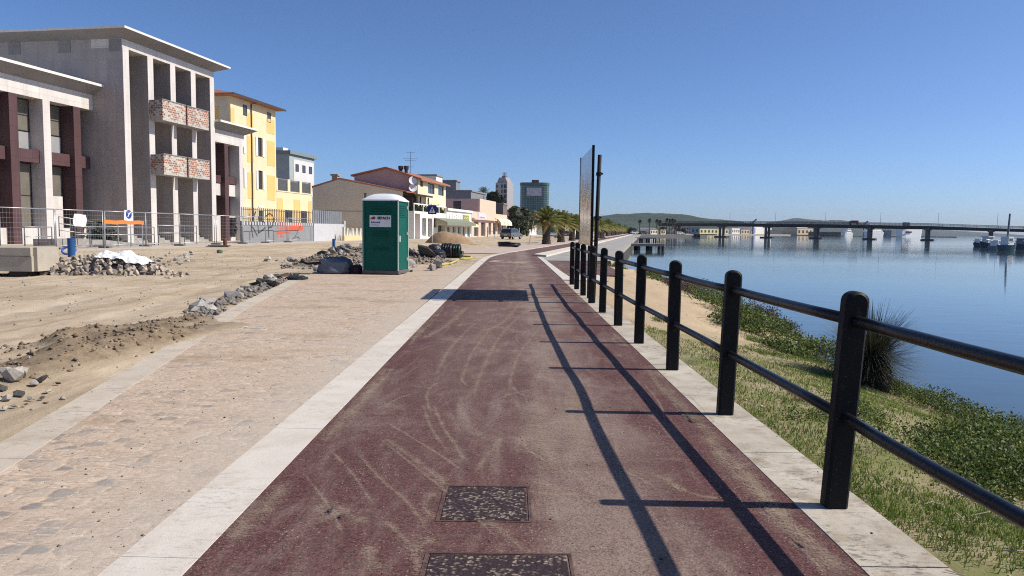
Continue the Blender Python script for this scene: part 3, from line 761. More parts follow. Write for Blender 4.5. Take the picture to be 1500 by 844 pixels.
def rock(kind, x, y, size, where, group, lift=0.0, seed=None, tilt=.5):
    r = random
    o = bpy.data.objects.new('rubble_stone', r.choice(rocks[kind])); COL.objects.link(o)
    z = ground_z(x, y); sz = size * .5
    o.scale = (sz * r.uniform(.8, 1.3), sz * r.uniform(.8, 1.2), sz * r.uniform(.7, 1.1))
    o.location = (x, y, z + sz * (.25 if kind != 'a' else .15) + lift)
    o.rotation_euler = (r.uniform(-tilt, tilt), r.uniform(-tilt, tilt), r.uniform(0, 6.3))
    return tag(o, RLAB[kind] + ' ' + where, 'rubble', RLAB[kind].split()[0] + ' rubble ' + group)
random.seed(21)
# lumps along the broken left edge of the walk, close to the camera
for px, py, sz, k in ((22, 576, .24, 'c'), (8, 570, .13, 'c'), (34, 571, .16, 'c'), (58, 573, .18, 'a'), (52, 577, .10, 'g'), (70, 582, .07, 'c'), (28, 588, .10, 'a'), (45, 592, .07, 'g'), (12, 594, .09, 'c'), (3, 585, .12, 'a'), (62, 590, .05, 'a'), (20, 602, .06, 'g'), (85, 573, .05, 'a'), (8, 606, .05, 'c'), (38, 600, .05, 'a')):
    x, y = gp(px, py, -.08); rock(k, x, y, sz, 'at the dug earth beside the paved walk, nearest heap', 'nearest the camera', .02)
# edge rubble farther up
for i in range(62):
    t = random.random(); px, py = lerp(292, 432, t) + random.gauss(0, 9), lerp(459, 405, t) + random.gauss(0, 3.2)
    x, y = gp(px, py, -.08)
    if x > pave_x(y) - .05: x = pave_x(y) - random.uniform(.06, .5)
    rock(random.choice('aaagcg'), x, y, random.choice((.12, .16, .22, .3, .4)) * random.uniform(.7, 1.1), 'in the row along the torn edge of the walk', 'along the torn edge')
for i in range(14):
    x, y = gp(random.uniform(380, 440), random.uniform(405, 425), -.08); rock('a', min(x, pave_x(y) - .1), y, random.uniform(.3, .55), 'in the row along the torn edge of the walk', 'along the torn edge')
# rubble heap either side of the toilet
for i in range(105):
    px = random.choice((random.uniform(447, 530), random.uniform(470, 528), random.uniform(588, 640)))
    py = random.uniform(370, 392) if px < 530 else random.uniform(368, 396)
    x, y = gp(px, py, .1); y = min(y, 31)
    rock(random.choice('aaggggcaaggb' if px > 470 else 'aggc'), x, y, random.choice((.14, .18, .24, .32, .44)) * random.uniform(.8, 1.15), 'in the heap around the green toilet', 'around the green toilet', random.uniform(0, .12), tilt=.9)
for px, py, sz, k in ((623, 383, 1.0, 'a'), (606, 378, .8, 'a'), (640, 391, .7, 'g'), (596, 388, .7, 'g'), (634, 377, .55, 'a'), (470, 384, .6, 'a'), (520, 374, .7, 'a'), (500, 371, .6, 'a')):
    x, y = gp(px, py, .05); rock(k, x, y, sz, 'in the heap around the green toilet', 'around the green toilet', .12, tilt=.8)
# scattered broken setts beyond the road
for i in range(85):
    t = random.random(); px = lerp(165, 285, t) + random.gauss(0, 6); py = lerp(392, 377, t) + random.gauss(0, 3.5)
    x, y = gp(px, py, 0); rock(random.choice('ggca'), x, y, random.uniform(.12, .3), 'in the low scatter beyond the dirt road', 'in the low scatter')
# granite setts heap
SX, SY = gp(116, 404, -.05)
M_SET = pm('granite_sett', (.42, .355, .28), .9, .28, 6, bump=.4)
M_SET2 = pm('grey_sett', (.24, .21, .18), .9, .28, 6, bump=.4)
sm = [fixn(MB().slab(-.09, .09, -.05, .05, -.055, .055, .014).build('granite_sett', m)).data for m in (M_SET, M_SET, M_SET2)]
for o in list(COL.objects):
    if o.name.startswith('granite_sett'): bpy.data.objects.remove(o)
def heap(x, y):                 # elongated ridge of setts
    u, v = (x - SX) / 2.55, (y - SY - .9) / 1.0
    return .55 * max(0, 1 - (u * u + v * v) ** .85)
hv, hq = [], []
for j in range(21):
    for i in range(33):
        x, y = SX - 2.7 + 5.4 * i / 32, SY - .15 + 2.1 * j / 20
        hv.append((x, y, -.20 + heap(x, y) * .90))
hq = [(j * 33 + i, j * 33 + i + 1, (j + 1) * 33 + i + 1, (j + 1) * 33 + i) for j in range(20) for i in range(32)]
tag(npmesh('sett_heap_core', hv, hq, M_SET2), 'dark packed middle of the heap of granite setts', kind='stuff')
random.seed(5)
for i in range(290):
    while True:
        x, y = SX + random.uniform(-2.6, 2.7), SY + random.uniform(-.15, 1.5)
        if (heap(x, y) > .02 and (y < SY + .95 or random.random() < .35)) or random.random() < .10: break
    o = bpy.data.objects.new('granite_sett', random.choice(sm)); COL.objects.link(o)
    o.location = (x, y, -.10 + heap(x, y) + random.uniform(-.02, .05)); o.rotation_euler = [random.uniform(-1.3, 1.3), random.uniform(-1.3, 1.3), random.uniform(0, 6.3)]
    s_ = random.uniform(.62, .98); o.scale = (s_, s_, s_)
    tag(o, 'loose granite sett tipped out in the heap beside the concrete trough', 'paving sett', 'granite setts in the heap')
# white sack / sheeting draped over the heap
def cloth(name, cx, cy, rx, ry, h, mat, seed, base, parent=None, n=26, sharp=.5):
    V = []; 
    for j in range(n + 1):
        for i in range(n + 1):
            u, v = 2 * i / n - 1, 2 * j / n - 1; r = max(abs(u), abs(v)); 
            x, y = cx + rx * u * (1 + .12 * nz(u, v, 1.3, seed)), cy + ry * v * (1 + .12 * nz(v, u, 1.2, seed + 3))
            z = base(x, y) + h * (1 - r ** 2.2) * (1 + sharp * nz(u, v, 1.6, seed + 7)) + .035 * nz(u, v, 4.5, seed + 1) + .02
            V.append((x, y, z))
    Q = [(j * (n + 1) + i, j * (n + 1) + i + 1, (j + 1) * (n + 1) + i + 1, (j + 1) * (n + 1) + i) for j in range(n) for i in range(n)]
    return npmesh(name, V, Q, mat, parent, smooth=True)
M_SHEET = pm('white_sheeting', (.74, .74, .74), .7, .05, 3)
cx, cy = gp(133, 393, .05)
tag(cloth('plastic_sheet', SX + .85, SY + .95, .74, .46, .10, M_SHEET, 4, lambda x, y: heap(x, y) * .90 + .03 + .10 * max(0, noise.noise(Vector((x * 3.1, y * 2.5, 1)))) + .06 * abs(noise.noise(Vector((x * 8, y * 7, 2)))), n=44, sharp=.9), 'crumpled white plastic sheet thrown over the sett heap', 'sheet')
# blue pipes
M_BLU = pm('blue_plastic', (.018, .075, .22), .45, .15, 5)
def blue_pipe(px, py, top, wpx, lab, z0=.05, lean=0.0):
    x, y = gp(px, py, z0); k = y / FPX; h = (py - top) * k; r = wpx * k / 2
    t = thing('blue_pipe', lab, 'pipe', (x, y, z0 - .15)); t.rotation_euler = (0, lean, 0)
    m = MB(); m.lathe([(r, 0), (r, h + .12), (r * 1.05, h + .12), (r * 1.05, h + .15), (r * .9, h + .15), (r * .88, h - .2)], 18)
    auto_smooth(fixn(m.build('pipe_wall', M_BLU, t)), 40)
    return t
blue_pipe(105, 380, 349, 10, 'tall blue upright pipe behind the sett heap and white sheet')
blue_pipe(152, 378, 368, 6, 'short tilted blue pipe end showing behind the white sheet', .25, .3)
blue_pipe(489, 363, 350, 4.5, 'small blue pipe on a white base by the light grey wall', .12)
x, y = gp(489, 364, .12); fixn(tag(MB().slab(x - .35, x + .35, y - .3, y + .3, ground_z(x, y) - .02, ground_z(x, y) + .12, .02).build('concrete_pad', M_CON), 'small white concrete pad under the blue pipe by the light grey wall', 'pad'))
M_HOSE = pm('blue_hose', (.05, .13, .42), .5)
x, y = gp(101, 374, .1)
t = tag(MB().tube([(x + .28 * cos(a), y + .1 * sin(a), .15 + .22 * (1 + sin(a * 1.0)) * .7) for a in [2 * pi * k / 18 for k in range(19)]], .045, 8).build('blue_hose', M_HOSE, smooth=True), 'light blue hose loop leaning on the tall blue pipe', 'hose')
# concrete trough on blocks at the left
x1, y1 = gp(44, 408, -.1)
M_PRE = pm('precast_concrete', (.40, .355, .285), .9, .12, 2.5, bump=.3)
tr = thing('concrete_trough', 'long precast concrete trough laid on dark blocks at the left edge', 'concrete trough', (x1, y1, -.1), .04)
tm = MB(); tm.slab(-4.2, .06, 0, 1.25, .19, .62, .02); tm.slab(-4.22, .05, -.02, 1.27, .625, .86, .02); tm.box(.055, .16, .1, 1.15, .19, .855)
fixn(tm.build('trough_body', M_PRE, tr))
for xx in (-.62, -2.2, -3.8): fixn(MB().box(xx, xx + .45, .1, 1.1, -.05, .19).build('support_block', pm('dark_timber', (.05, .042, .035), .9), tr))
# big grey rubble sack, dark sacks, coils, bags
M_BAG = pm('grey_woven_sack', (.13, .155, .19), .8, .2, 5, bump=.3)
def sack(name, px, py, wpx, hpx, mat, lab, cat, seed, dep=.8, z0=0.0, group=None, n=22):
    x, y = gp(px, py, z0); k = y / FPX; rx, h = wpx * k / 2, hpx * k; bm = bmesh.new()
    bmesh.ops.create_icosphere(bm, subdivisions=4, radius=1)
    for v in bm.verts:
        q = v.co.copy(); e = .55
        q = Vector([math.copysign(abs(c) ** e, c) for c in q]); q = q / max(1.0, max(abs(c) for c in q))
        d = 1 + .16 * noise.fractal(q * 1.6 + Vector((seed, 0, 0)), 1, 2, 3) + .06 * noise.fractal(q * 6 + Vector((0, seed, 0)), 1, 2, 2)
        v.co = Vector((q.x * rx * d, q.y * dep * d, (q.z * .5 + .5) * h * d * (1 - .22 * q.x * q.x)))
    me = bpy.data.meshes.new(name); bm.to_mesh(me); bm.free(); me.shade_smooth(); me.materials.append(mat)
    o = bpy.data.objects.new(name, me); COL.objects.link(o); o.location = (x, y + dep * .6, z0 - .06)
    return tag(o, lab, cat, group)
bag = sack('rubble_sack', 487, 401, 49, 26, M_BAG, 'slumped blue grey rubble sack lying left of the green toilet', 'rubble sack', 3, .6)
st = MB().tube([(-1.0, -.2, .42), (-.75, -.45, .36), (-.3, -.52, .40)], .035, 8).build('strap', pm('black_strap', (.015, .015, .018), .8), bag, smooth=True)
sack('rubble_sack', 521, 401, 17, 15, pm('plum_sack', (.05, .022, .03), .8, .3, 6), 'small dark plum sack squeezed against the green toilet', 'rubble sack', 8, .35)
sack('cement_bag', 431, 410, 31, 9, pm('black_bag', (.022, .024, .026), .55, .3, 6), 'flat black bag lying on the torn edge of the walk', 'bag', 5, .3)
x, y = gp(412, 409, 0); tag(MB().tube([(x - .35, y - .2, .03), (x, y, .06), (x + .25, y + .1, .07)], .022, 8).build('red_hose', pm('red_hose', (.35, .05, .02), .5), smooth=True), 'short red hose end beside the flat black bag', 'hose')
M_COIL = pm('black_corrugated_pipe', (.012, .013, .015), .38, .3, 8)
M_COILG = pm('dark_green_corrugated_pipe', (.010, .02, .016), .38, .3, 8)
def coil(px, py, R, r, turns, lab, mat=M_COIL, tilt=(0, 0), z0=.0, zc=None):
    x, y = gp(px, py, z0); pts = []
    for k in range(int(turns * 22) + 1):
        a = 2 * pi * k / 22; rr_ = R + .03 * sin(a * 1.7)
        pts.append((rr_ * cos(a), rr_ * sin(a), r + (k / 22) * r * 1.75))
    o = MB().tube(pts, [r * (1 + .10 * (i % 2)) for i in range(len(pts))], 10).build('pipe_coil', mat, smooth=True)
    o.location = (x, y + R, z0 - .02); o.rotation_euler = (tilt[0], tilt[1], .6)
    return tag(o, lab, 'pipe coil', 'black pipe coils on the dirt')
M_BBAG = pm('black_sheeting', (.014, .014, .016), .42, .3, 8, spec=.5)
for px, py, w_, h_, dp, sd_, lb in ((626, 378, 24, 13, .7, 11, 'crumpled black plastic sack low at the left of the dark pile'), (639, 379, 26, 14, .6, 12, 'crumpled black plastic sack at the front of the dark pile beside the rubble'), (636, 371, 22, 14, .6, 13, 'small crumpled black sack on top of the dark pile')):
    sack('plastic_sack', px, py, w_, h_, M_BBAG, lb, 'sack', sd_, dp, .0 if py > 372 else .05, 'black sacks in the dark pile')
def roll(px, py, R, wd, lab, mat):
    x, y = gp(px, py, 0); t = MB(); pts = []
    for k in range(61):
        a = 2 * pi * k / 15; pts.append((-wd / 2 + wd * k / 60, R * cos(a), R + R * sin(a)))
    o = t.tube(pts, [.085 * (1 + .12 * (i % 2)) for i in range(61)], 8).build('pipe_coil', mat, smooth=True); o.location = (x, y + R, .03); o.rotation_euler = (0, 0, -.15); return tag(o, lab, 'pipe coil', 'ribbed pipe coils on the dirt')
roll(655, 377.5, .30, .50, 'black ribbed pipe coil in the middle right of the dark pile', M_COIL)
roll(667, 377.5, .28, .52, 'dark green ribbed pipe coil at the right end of the dark pile', M_COILG)
coil(746, 362.5, .85, .10, 1.7, 'flat black pipe coil alone on the dirt before the silver car', z0=.0)
# heap of brown sand beyond
def sand_heap():
    x0, y0 = gp(661, 357, 0); V = []; n_ = 60
    for j in range(n_ + 1):
        for i in range(n_ + 1):
            u, v = 2 * i / n_ - 1, 2 * j / n_ - 1
            a = max(0, 1 - ((u + .12) / .88) ** 2 * 1.0 - v * v); b = max(0, 1 - ((u + .42) / .5) ** 2 - ((v + .45) / .5) ** 2)
            z = 1.12 * a ** .75 * (1 + .10 * nz(u * 3, v * 3, .8, 3)) + .30 * b
            V.append((x0 + 2.75 * u, y0 + 1.4 + 2.0 * v, -.06 + z + .02 * nz(u * 8, v * 8, 1, 1)))
    Q = [(j * (n_ + 1) + i, j * (n_ + 1) + i + 1, (j + 1) * (n_ + 1) + i + 1, (j + 1) * (n_ + 1) + i) for j in range(n_) for i in range(n_)]
    tag(npmesh('sand_heap', V, Q, pm('brown_sand', (.30, .205, .12), .95, .22, 1.2, bump=.5), smooth=True), 'broad heap of brown sand in front of the white shops', 'sand heap')
sand_heap()
# loose clods on the dug earth, gravel on dirt and paving
def scatter(name, n, fxy, smin, smax, mat, lab, seed):
    r = np.random.default_rng(seed); V, F = [], []
    base = np.array([(1, 0, 0), (-1, 0, 0), (0, 1, 0), (0, -1, 0), (0, 0, 1), (0, 0, -.6)], float); fc = np.array([(0, 2, 4), (2, 1, 4), (1, 3, 4), (3, 0, 4), (2, 0, 5), (1, 2, 5), (3, 1, 5), (0, 3, 5)])
    for i in range(n):
        x, y, z = fxy(r); s_ = smin + (smax - smin) * r.random() ** 3; a = r.uniform(0, 6.3); c_, s2 = cos(a), sin(a)
        b = base * (s_ * r.uniform(.6, 1.25, (6, 1))); b = b + r.normal(0, s_ * .18, b.shape)
        V.append(np.c_[b[:, 0] * c_ - b[:, 1] * s2 + x, b[:, 0] * s2 + b[:, 1] * c_ + y, b[:, 2] * .75 + z + s_ * .2]); F.append(fc + 6 * i)
    tag(npmesh(name, np.concatenate(V), np.concatenate(F), mat), lab, kind='stuff')
def clod_xy(r):
    while True:
        (a, b, h, rad) = MOUNDS[r.integers(0, 5)]; t = r.random(); x = lerp(a[0], b[0], t) + r.normal(0, rad * .55); y = lerp(a[1], b[1], t) + r.normal(0, rad * .5)
        if x < pave_x(y) + .10: return x, y, ground_z(x, y)
scatter('earth_clods', 1700, clod_xy, .005, .042, pm('earth_clod', (.20, .15, .10), .95, .35, 6), 'loose brown clods on the dug earth beside the paved walk', 4)
def grav_xy(r):
    while True:
        y = 3 + 34 * r.random() ** 1.3; x = -r.uniform(2.6, 22)
        if x < (pave_x(y) if y < 27.5 else -2.2) - .02 and abs(x) < .78 * y: return x, y, ground_z(x, y)
scatter('gravel', 2300, grav_xy, .005, .040, pm('grey_gravel', (.36, .31, .25), .95, .4, 5), 'small gravel strewn over the dirt road', 5)
def pave_xy(r):
    while True:
        y = 2.6 + 18 * r.random() ** 1.6; x = r.uniform(pave_x(y), 1.9)
        if -1.63 > x or (x > -1.3 and r.random() < .35): return x, y, 0.0
scatter('grit', 1900, pave_xy, .002, .010, pm('dark_grit', (.16, .13, .10), .95, .6, 5), 'small grit and crumbs lying on the paving and the red path', 6)
def heap_xy(r):
    while True:
        k = r.integers(0, 3); (hx, hy), rad, h = HEAPS[k]; a = r.uniform(0, 6.3); q = rad * sqrt(r.random()) * 1.1; x, y = hx + q * cos(a), hy + q * sin(a); return x, y, ground_z(x, y)
def edge_xy(r):
    t = r.random(); px, py = lerp(286, 440, t) + r.normal(0, 8), lerp(461, 404, t) + r.normal(0, 2.6); x, y = gp(px, py, -.02)
    x = min(x, pave_x(y) - .03 - abs(r.normal(0, .12))); return x, y, ground_z(x, y)
def bank_xy(r):
    while True:
        y = 2.6 + 11 * r.random() ** 1.4; x = r.uniform(1.9, 4.9)
        if x < .74 * y + .8: return x, y, bank_z(x, y)
scatter('bank_pebbles', 420, bank_xy, .004, .022, pm('pale_pebble', (.55, .50, .42), .9, .3, 5), 'pale pebbles and shell bits in the grass of the bank', 12)
rt = np.random.default_rng(3); tw = MB()
for k in range(130):
    x, y, z = bank_xy(rt); a = rt.uniform(0, 6.3); L = rt.uniform(.05, .22); tw.tube([(x, y, z + .012), (x + L * .5 * cos(a), y + L * .5 * sin(a), z + .03), (x + L * cos(a + .3), y + L * sin(a + .3), z + .015 + .04 * rt.random())], .0028, 4)
tag(tw.build('dead_stems', pm('dead_stem', (.42, .35, .24), .9)), 'dry broken stems lying in the grass of the bank', kind='stuff')
scatter('edge_rubble', 2200, edge_xy, .012, .085, pm('edge_rubble_grey', (.20, .175, .15), .95, .5, 5), 'dark broken crumbs in a band along the torn edge of the walk', 8)
scatter('rubble_crumbs', 2600, heap_xy, .015, .12, pm('rubble_grey', (.24, .215, .185), .95, .4, 5), 'grey crumbs of broken paving in the heap around the green toilet', 7)
# yellow pipe offcuts
M_YEL = pm('yellow_plastic', (.50, .42, .10), .5, .2, 6)
for (a, b, lab) in (((642, 389), (657, 387), 'nearest yellow pipe piece beside the rubble'), ((659, 387), (672, 381.5), 'slanting yellow pipe piece in the middle of the scatter'), ((664, 375), (690, 377), 'longest yellow pipe piece behind the others'), ((674, 380), (692, 379), 'short yellow pipe piece right of the scatter')):
    p, q = gp(*a, 0), gp(*b, 0); y0 = ground_z(*p)
    tag(MB().tube([(p[0], p[1], y0 + .05), (q[0], q[1], ground_z(*q) + .05)], .045, 8).build('yellow_pipe', M_YEL, smooth=True), lab, 'pipe', 'yellow pipe offcuts')
# timber and odd debris by the far pavement
for px, py, wd, hh, mat, lab in ((318, 364, 1.5, .10, pm('rough_timber', (.16, .13, .09), .9, .3, 4), 'dark timber boards stacked low before the temporary fence'), (330, 362, .28, .45, pm('rusty_bin', (.13, .055, .035), .9, .3, 8), 'rusty brown stub beside the timber boards'), (322, 371, .3, .16, pm('green_lump', (.10, .15, .09), .9), 'small green scrap on the dirt below the timber boards')):
    x, y = gp(px, py, .05); g = ground_z(x, y); m = MB()
    if wd > 1:
        for k in range(4): m.box(x - wd / 2 + .06 * k, x + wd / 2 - .1 * (k % 2), y + .1 * k, y + .1 * k + .09, g - .01 + .045 * (k % 3), g + .03 + .045 * (k % 3))
    else: m.lathe([(wd * .42, -.02), (wd * .5, hh * .4), (wd * .44, hh * .85), (wd * .25, hh)], 9, (x, y, g))
    fixn(tag(m.build('timber_stack' if wd > 1 else ('rusty_stub' if hh > .3 else 'green_scrap'), mat), lab, 'timber' if wd > 1 else 'debris'))
x, y = gp(882, 349.6, 0); tag(cloth('dark_tarpaulin', x, y, .8, .5, .35, pm('black_bag', (.02, .02, .02)), 6, lambda a, b: .0), 'small dark tarpaulin heap on the grey promenade', 'tarpaulin')
# ------------------------------------------------------------------ building kit (local frame: x along the street, y into the block, facade at y = 0)
def mk_tiles(name, base, w_, h_, dark=.72, var=.10, rough=.6):
    n = NT(name); P = n.pos()
    x, y, z = n.xyz(P)
    uv = n.nd('ShaderNodeCombineXYZ', {0: n.math('ADD', x, y), 1: z, 2: 0.0}).outputs[0]
    b = n.nd('ShaderNodeTexBrick', {'Vector': uv, 'Color1': tuple(c * (1 - var) for c in base) + (1,), 'Color2': tuple(min(1, c * (1 + var)) for c in base) + (1,), 'Mortar': tuple(c * dark for c in base) + (1,), 'Scale': 1.0, 'Mortar Size': .012, 'Brick Width': w_, 'Row Height': h_, 'Bias': 0.0}, offset=0.0)
    st = n.noise(1.6, 7, .68, n.map((1, 1, .16)))
    c = n.mix(n.mr(st, .45, .70, 0, .5), b.outputs[0], tuple(q * .62 for q in base))
    return n.fin(c, rough, spec=.3)
M_TILE = mk_tiles('pinkish_stone_tiles', (.375, .33, .305), .6, .6, .86, .05)
M_TILEW = mk_tiles('pale_stone_tiles', (.60, .555, .515), .9, .6, .88, .03)
M_GRAN = mk_tiles('burgundy_granite', (.088, .046, .047), .9, .9, .6)
M_RENDER = pm('grey_render', (.24, .23, .225), .9, .10, .8)
M_RIM = pm('white_rim', (.66, .63, .58), .8, .08, 2)
M_FRAME = pm('dark_frame', (.035, .032, .032), .5, .2, 4)
M_WFR = pm('white_frame', (.68, .67, .64), .6, .05, 3)
M_PANEL = pm('grey_panel', (.30, .30, .30), .5, .10, 2)
M_DARKIN = pm('dark_inside', (.045, .042, .042), .9, .2, 2)
def mk_glass(name, col=(.05, .055, .06), rough=.06):
    n = NT(name); return n.fin(n.mix(n.noise(.6, 3), tuple(c * .5 for c in col), tuple(c * 1.5 for c in col)), rough, spec=.7)
M_GLASS = mk_glass('window_glass'); M_GLASSB = mk_glass('beige_reflection_glass', (.16, .145, .12), .12)  # wing panes carry a beige reflection in their base colour
def bframe(name, s0, o, z, label, cat, group=None):
    x, y = S(s0, o); return thing(name, label, cat, (x, y, z), SANG, group)
def wall_open(mb, x0, x1, z0, z1, y, ops, d=.22, ends=True):
    """front face at y with real openings (reveals go back by d)"""
    xs = sorted({x0, x1, *[v for o in ops for v in (o[0], o[1])]}); zs = sorted({z0, z1, *[v for o in ops for v in (o[2], o[3])]})
    for i in range(len(xs) - 1):
        for j in range(len(zs) - 1):
            cx, cz = (xs[i] + xs[i + 1]) / 2, (zs[j] + zs[j + 1]) / 2
            if any(o[0] < cx < o[1] and o[2] < cz < o[3] for o in ops): continue
            mb.add([(xs[i], y, zs[j]), (xs[i + 1], y, zs[j]), (xs[i + 1], y, zs[j + 1]), (xs[i], y, zs[j + 1])], [(0, 1, 2, 3)])
    for a, b, c, e in ops:
        mb.add([(a, y, c), (b, y, c), (b, y, e), (a, y, e), (a, y + d, c), (b, y + d, c), (b, y + d, e), (a, y + d, e)], [(0, 4, 5, 1), (1, 5, 6, 2), (2, 6, 7, 3), (3, 7, 4, 0)])
    if ends:
        mb.add([(x0, y, z0), (x0, y, z1), (x0, y + d, z1), (x0, y + d, z0)], [(0, 1, 2, 3)])
        mb.add([(x1, y, z0), (x1, y, z1), (x1, y + d, z1), (x1, y + d, z0)], [(3, 2, 1, 0)])
        mb.add([(x0, y, z1), (x1, y, z1), (x1, y + d, z1), (x0, y + d, z1)], [(0, 1, 2, 3)])
    return mb
_wc = {}
def window(parent, xc, zc, w_, h, y=.14, frame=None, glass=None, mull=1, name='window', rot=None, bar=0):
    frame = frame or M_WFR; glass = glass or M_GLASS
    k = (round(w_, 2), round(h, 2), frame.name, glass.name, mull, bar)
    if k not in _wc:
        f = MB(); t = min(.06, w_ * .1); q = .05
        f.box(-w_ / 2, -w_ / 2 + t, 0, q, -h / 2, h / 2); f.box(w_ / 2 - t, w_ / 2, 0, q, -h / 2, h / 2)
        f.box(-w_ / 2 + t, w_ / 2 - t, 0, q, -h / 2, -h / 2 + t); f.box(-w_ / 2 + t, w_ / 2 - t, 0, q, h / 2 - t, h / 2)
        for i in range(mull): xx = -w_ / 2 + w_ * (i + 1) / (mull + 1); f.box(xx - t / 2, xx + t / 2, .002, q - .002, -h / 2 + t, h / 2 - t)
        for i in range(bar): zz = -h / 2 + h * (i + 1) / (bar + 1); f.box(-w_ / 2 + t, w_ / 2 - t, .004, q - .004, zz - t / 2, zz + t / 2)
        g = MB().box(-w_ / 2 + .01, w_ / 2 - .01, .025, .035, -h / 2 + .01, h / 2 - .01)
        _wc[k] = (f.mesh('window', frame), g.mesh('pane', glass))
    a = bpy.data.objects.new(name, _wc[k][0]); COL.objects.link(a); a.parent = parent; a.location = (xc, y, zc)
    b = bpy.data.objects.new('pane', _wc[k][1]); COL.objects.link(b); b.parent = a
    if rot is not None: a.rotation_euler = (0, 0, rot)
    return a

# ================================================================== the big unfinished-looking public building
OT, OW = -34.0, -36.4                           # facade offsets: tall block, wings
GZ = .15
sA, sB = fac(OT, 184, 250)[0], fac(OT, 315.5, 250)[0]
ZT = fac(OT, 184, 58)[1] - GZ
LT = sB - sA
bt = bframe('tall_block', sA, OT, GZ, 'tallest pale stone block with deep columns and crumbling brick balconies', 'building')
cols = MB(); NB = 4; cw = .62; bay = (LT - cw) / NB
for i in range(NB + 1):
    x = i * bay
    cl_ = fixn(MB().box(x, x + cw, 0, 2.4, 0, ZT - .62).build('column', M_TILE, bt)); fixn(MB().box(x + .002, x + cw - .002, -.025, -.002, 0, ZT - .62).build('sunlit_face', M_TILEW, cl_))  # sunlit fronts put in as paler facing over columns toned for shade
M_BEAM = mk_tiles('pale_beam_tiles', (.60, .56, .52), 1.2, .5)
fixn(MB().box(0, LT, -.004, 2.4, ZT - .618, ZT).build('top_beam', M_BEAM, bt))
bk = MB(); bk.box(.002, LT - .002, 2.403, 16, -.2, ZT - .002)
fixn(bk.build('wall', M_TILE, bt))
# window rows at the back of the loggia
for i in range(NB):
    for zz in (.9, 5.2, 9.3):
        if zz + 2.4 < ZT - .7: window(bt, i * bay + cw + (bay - cw) / 2, zz + 1.2, bay - cw - .1, 2.6, 2.33, M_FRAME, M_GLASS, 1)
# flared roof: soffit leans out to a thin bright edge
def flared_roof(name, parent, x0, x1, y0, y1, z, out, rise, edge, mat, rim, left=True, right=True):
    ox0, ox1 = x0 - (out if left else 0), x1 + (out if right else 0)
    m = MB(); m.add([(x0, y0, z), (x1, y0, z), (x1, y1, z), (x0, y1, z), (ox0, y0 - out, z + rise), (ox1, y0 - out, z + rise), (ox1, y1, z + rise), (ox0, y1, z + rise)],
                    [(0, 3, 2, 1), (0, 1, 5, 4), (1, 2, 6, 5), (2, 3, 7, 6), (3, 0, 4, 7), (4, 5, 6, 7)])
    r = fixn(m.build(name, mat, parent))
    e = MB().box(ox0 - .02, ox1 + .02, y0 - out - .02, y1, z + rise + .002, z + rise + edge); fixn(e.build('roof_edge', rim, r))
    return r
flared_roof('roof', bt, 0, LT, 0, 16, ZT + .003, .95, .42, .15, M_RENDER, M_RIM)
# small square blocks along the shaded side, under the eaves
for yy in (.05, 4.0, 8.0, 12):
    fixn(MB().box(-.03, -.002, yy + .02, yy + .95, ZT - .85, ZT - .05).build('vent_block', M_RENDER, bt))
# balconies: worn render over terracotta brick
def mk_worn():
    n = NT('worn_brick_parapet'); P = n.pos(); x, y, z = n.xyz(P)
    uv = n.nd('ShaderNodeCombineXYZ', {0: n.math('ADD', x, y), 1: z, 2: 0.0}).outputs[0]
    b = n.nd('ShaderNodeTexBrick', {'Vector': uv, 'Color1': (.38, .14, .075, 1), 'Color2': (.25, .095, .06, 1), 'Mortar': (.46, .42, .37, 1), 'Scale': 1.0, 'Mortar Size': .03, 'Brick Width': .28, 'Row Height': .16}).outputs[0]
    row = n.nd('ShaderNodeTexBrick', {'Vector': uv, 'Color1': (0, 0, 0, 1), 'Color2': (1, 1, 1, 1), 'Mortar': (.5, .5, .5, 1), 'Scale': 1.0, 'Mortar Size': .0, 'Brick Width': .28, 'Row Height': .16}).outputs[0]
    rv = n.nd('ShaderNodeSeparateColor', {0: row}).outputs[0]
    big = n.noise(.9, 3, .5, n.map((1, 1, 1.6)), .2)
    f = n.mr(n.math('ADD', n.math('ADD', n.math('MULTIPLY', rv, .34), n.math('MULTIPLY', big, .9)), n.math('MULTIPLY', n.noise(6, 3, .6), .25)), .76, .79)
    g = n.mr(z, .22, .20)
    c = n.mix(f, b, n.mix(n.noise(5, 4, .7), (.40, .37, .32), (.58, .54, .47))); c = n.mix(g, c, (.46, .44, .40))
    c = n.mix(n.mr(n.noise(6, 5, .75, n.map((1, 1, 2.0))), .52, .60, 0, .8), c, (.11, .08, .065))
    return n.fin(c, .9, n.bump(f, .4, .02), spec=.2)
M_WORN = mk_worn()
for zpy, lb in ((175, 'upper'), (255, 'lower')):
    zb = fac(OT + 1.1, 235, zpy)[1] - GZ
    for k in (1, 2):
        x0 = k * bay + (.05 if k == 1 else .42); x1 = (k + 1) * bay + (.20 if k == 1 else .62)
        m = MB(); m.box(x0, x1, -1.10, -.95, 0, 1.45); m.box(x0, x0 + .15, -.948, -.01, 0, 1.45); m.box(x1 - .15, x1, -.948, -.01, 0, 1.45); m.box(x0 + .152, x1 - .152, -.948, -.01, 0, .18)
        o = fixn(m.build('balcony', M_WORN, bt)); o.location = (0, 0, zb)
        fixn(MB().box(x0 - .04, x1 + .04, -1.14, -.93, 1.452, 1.52).build('coping', M_RENDER, o))
# steps between the columns
for i in range(NB):
    m = MB(); x0 = i * bay + cw + .003; x1 = (i + 1) * bay - .003
    for k in range(4): m.box(x0, x1, .3 + .38 * k, 2.4, -.2 + (.17 * k if k else 0), .17 * (k + 1) - .002 * (3 - k))
    fixn(m.build('steps', M_CON2, bt))
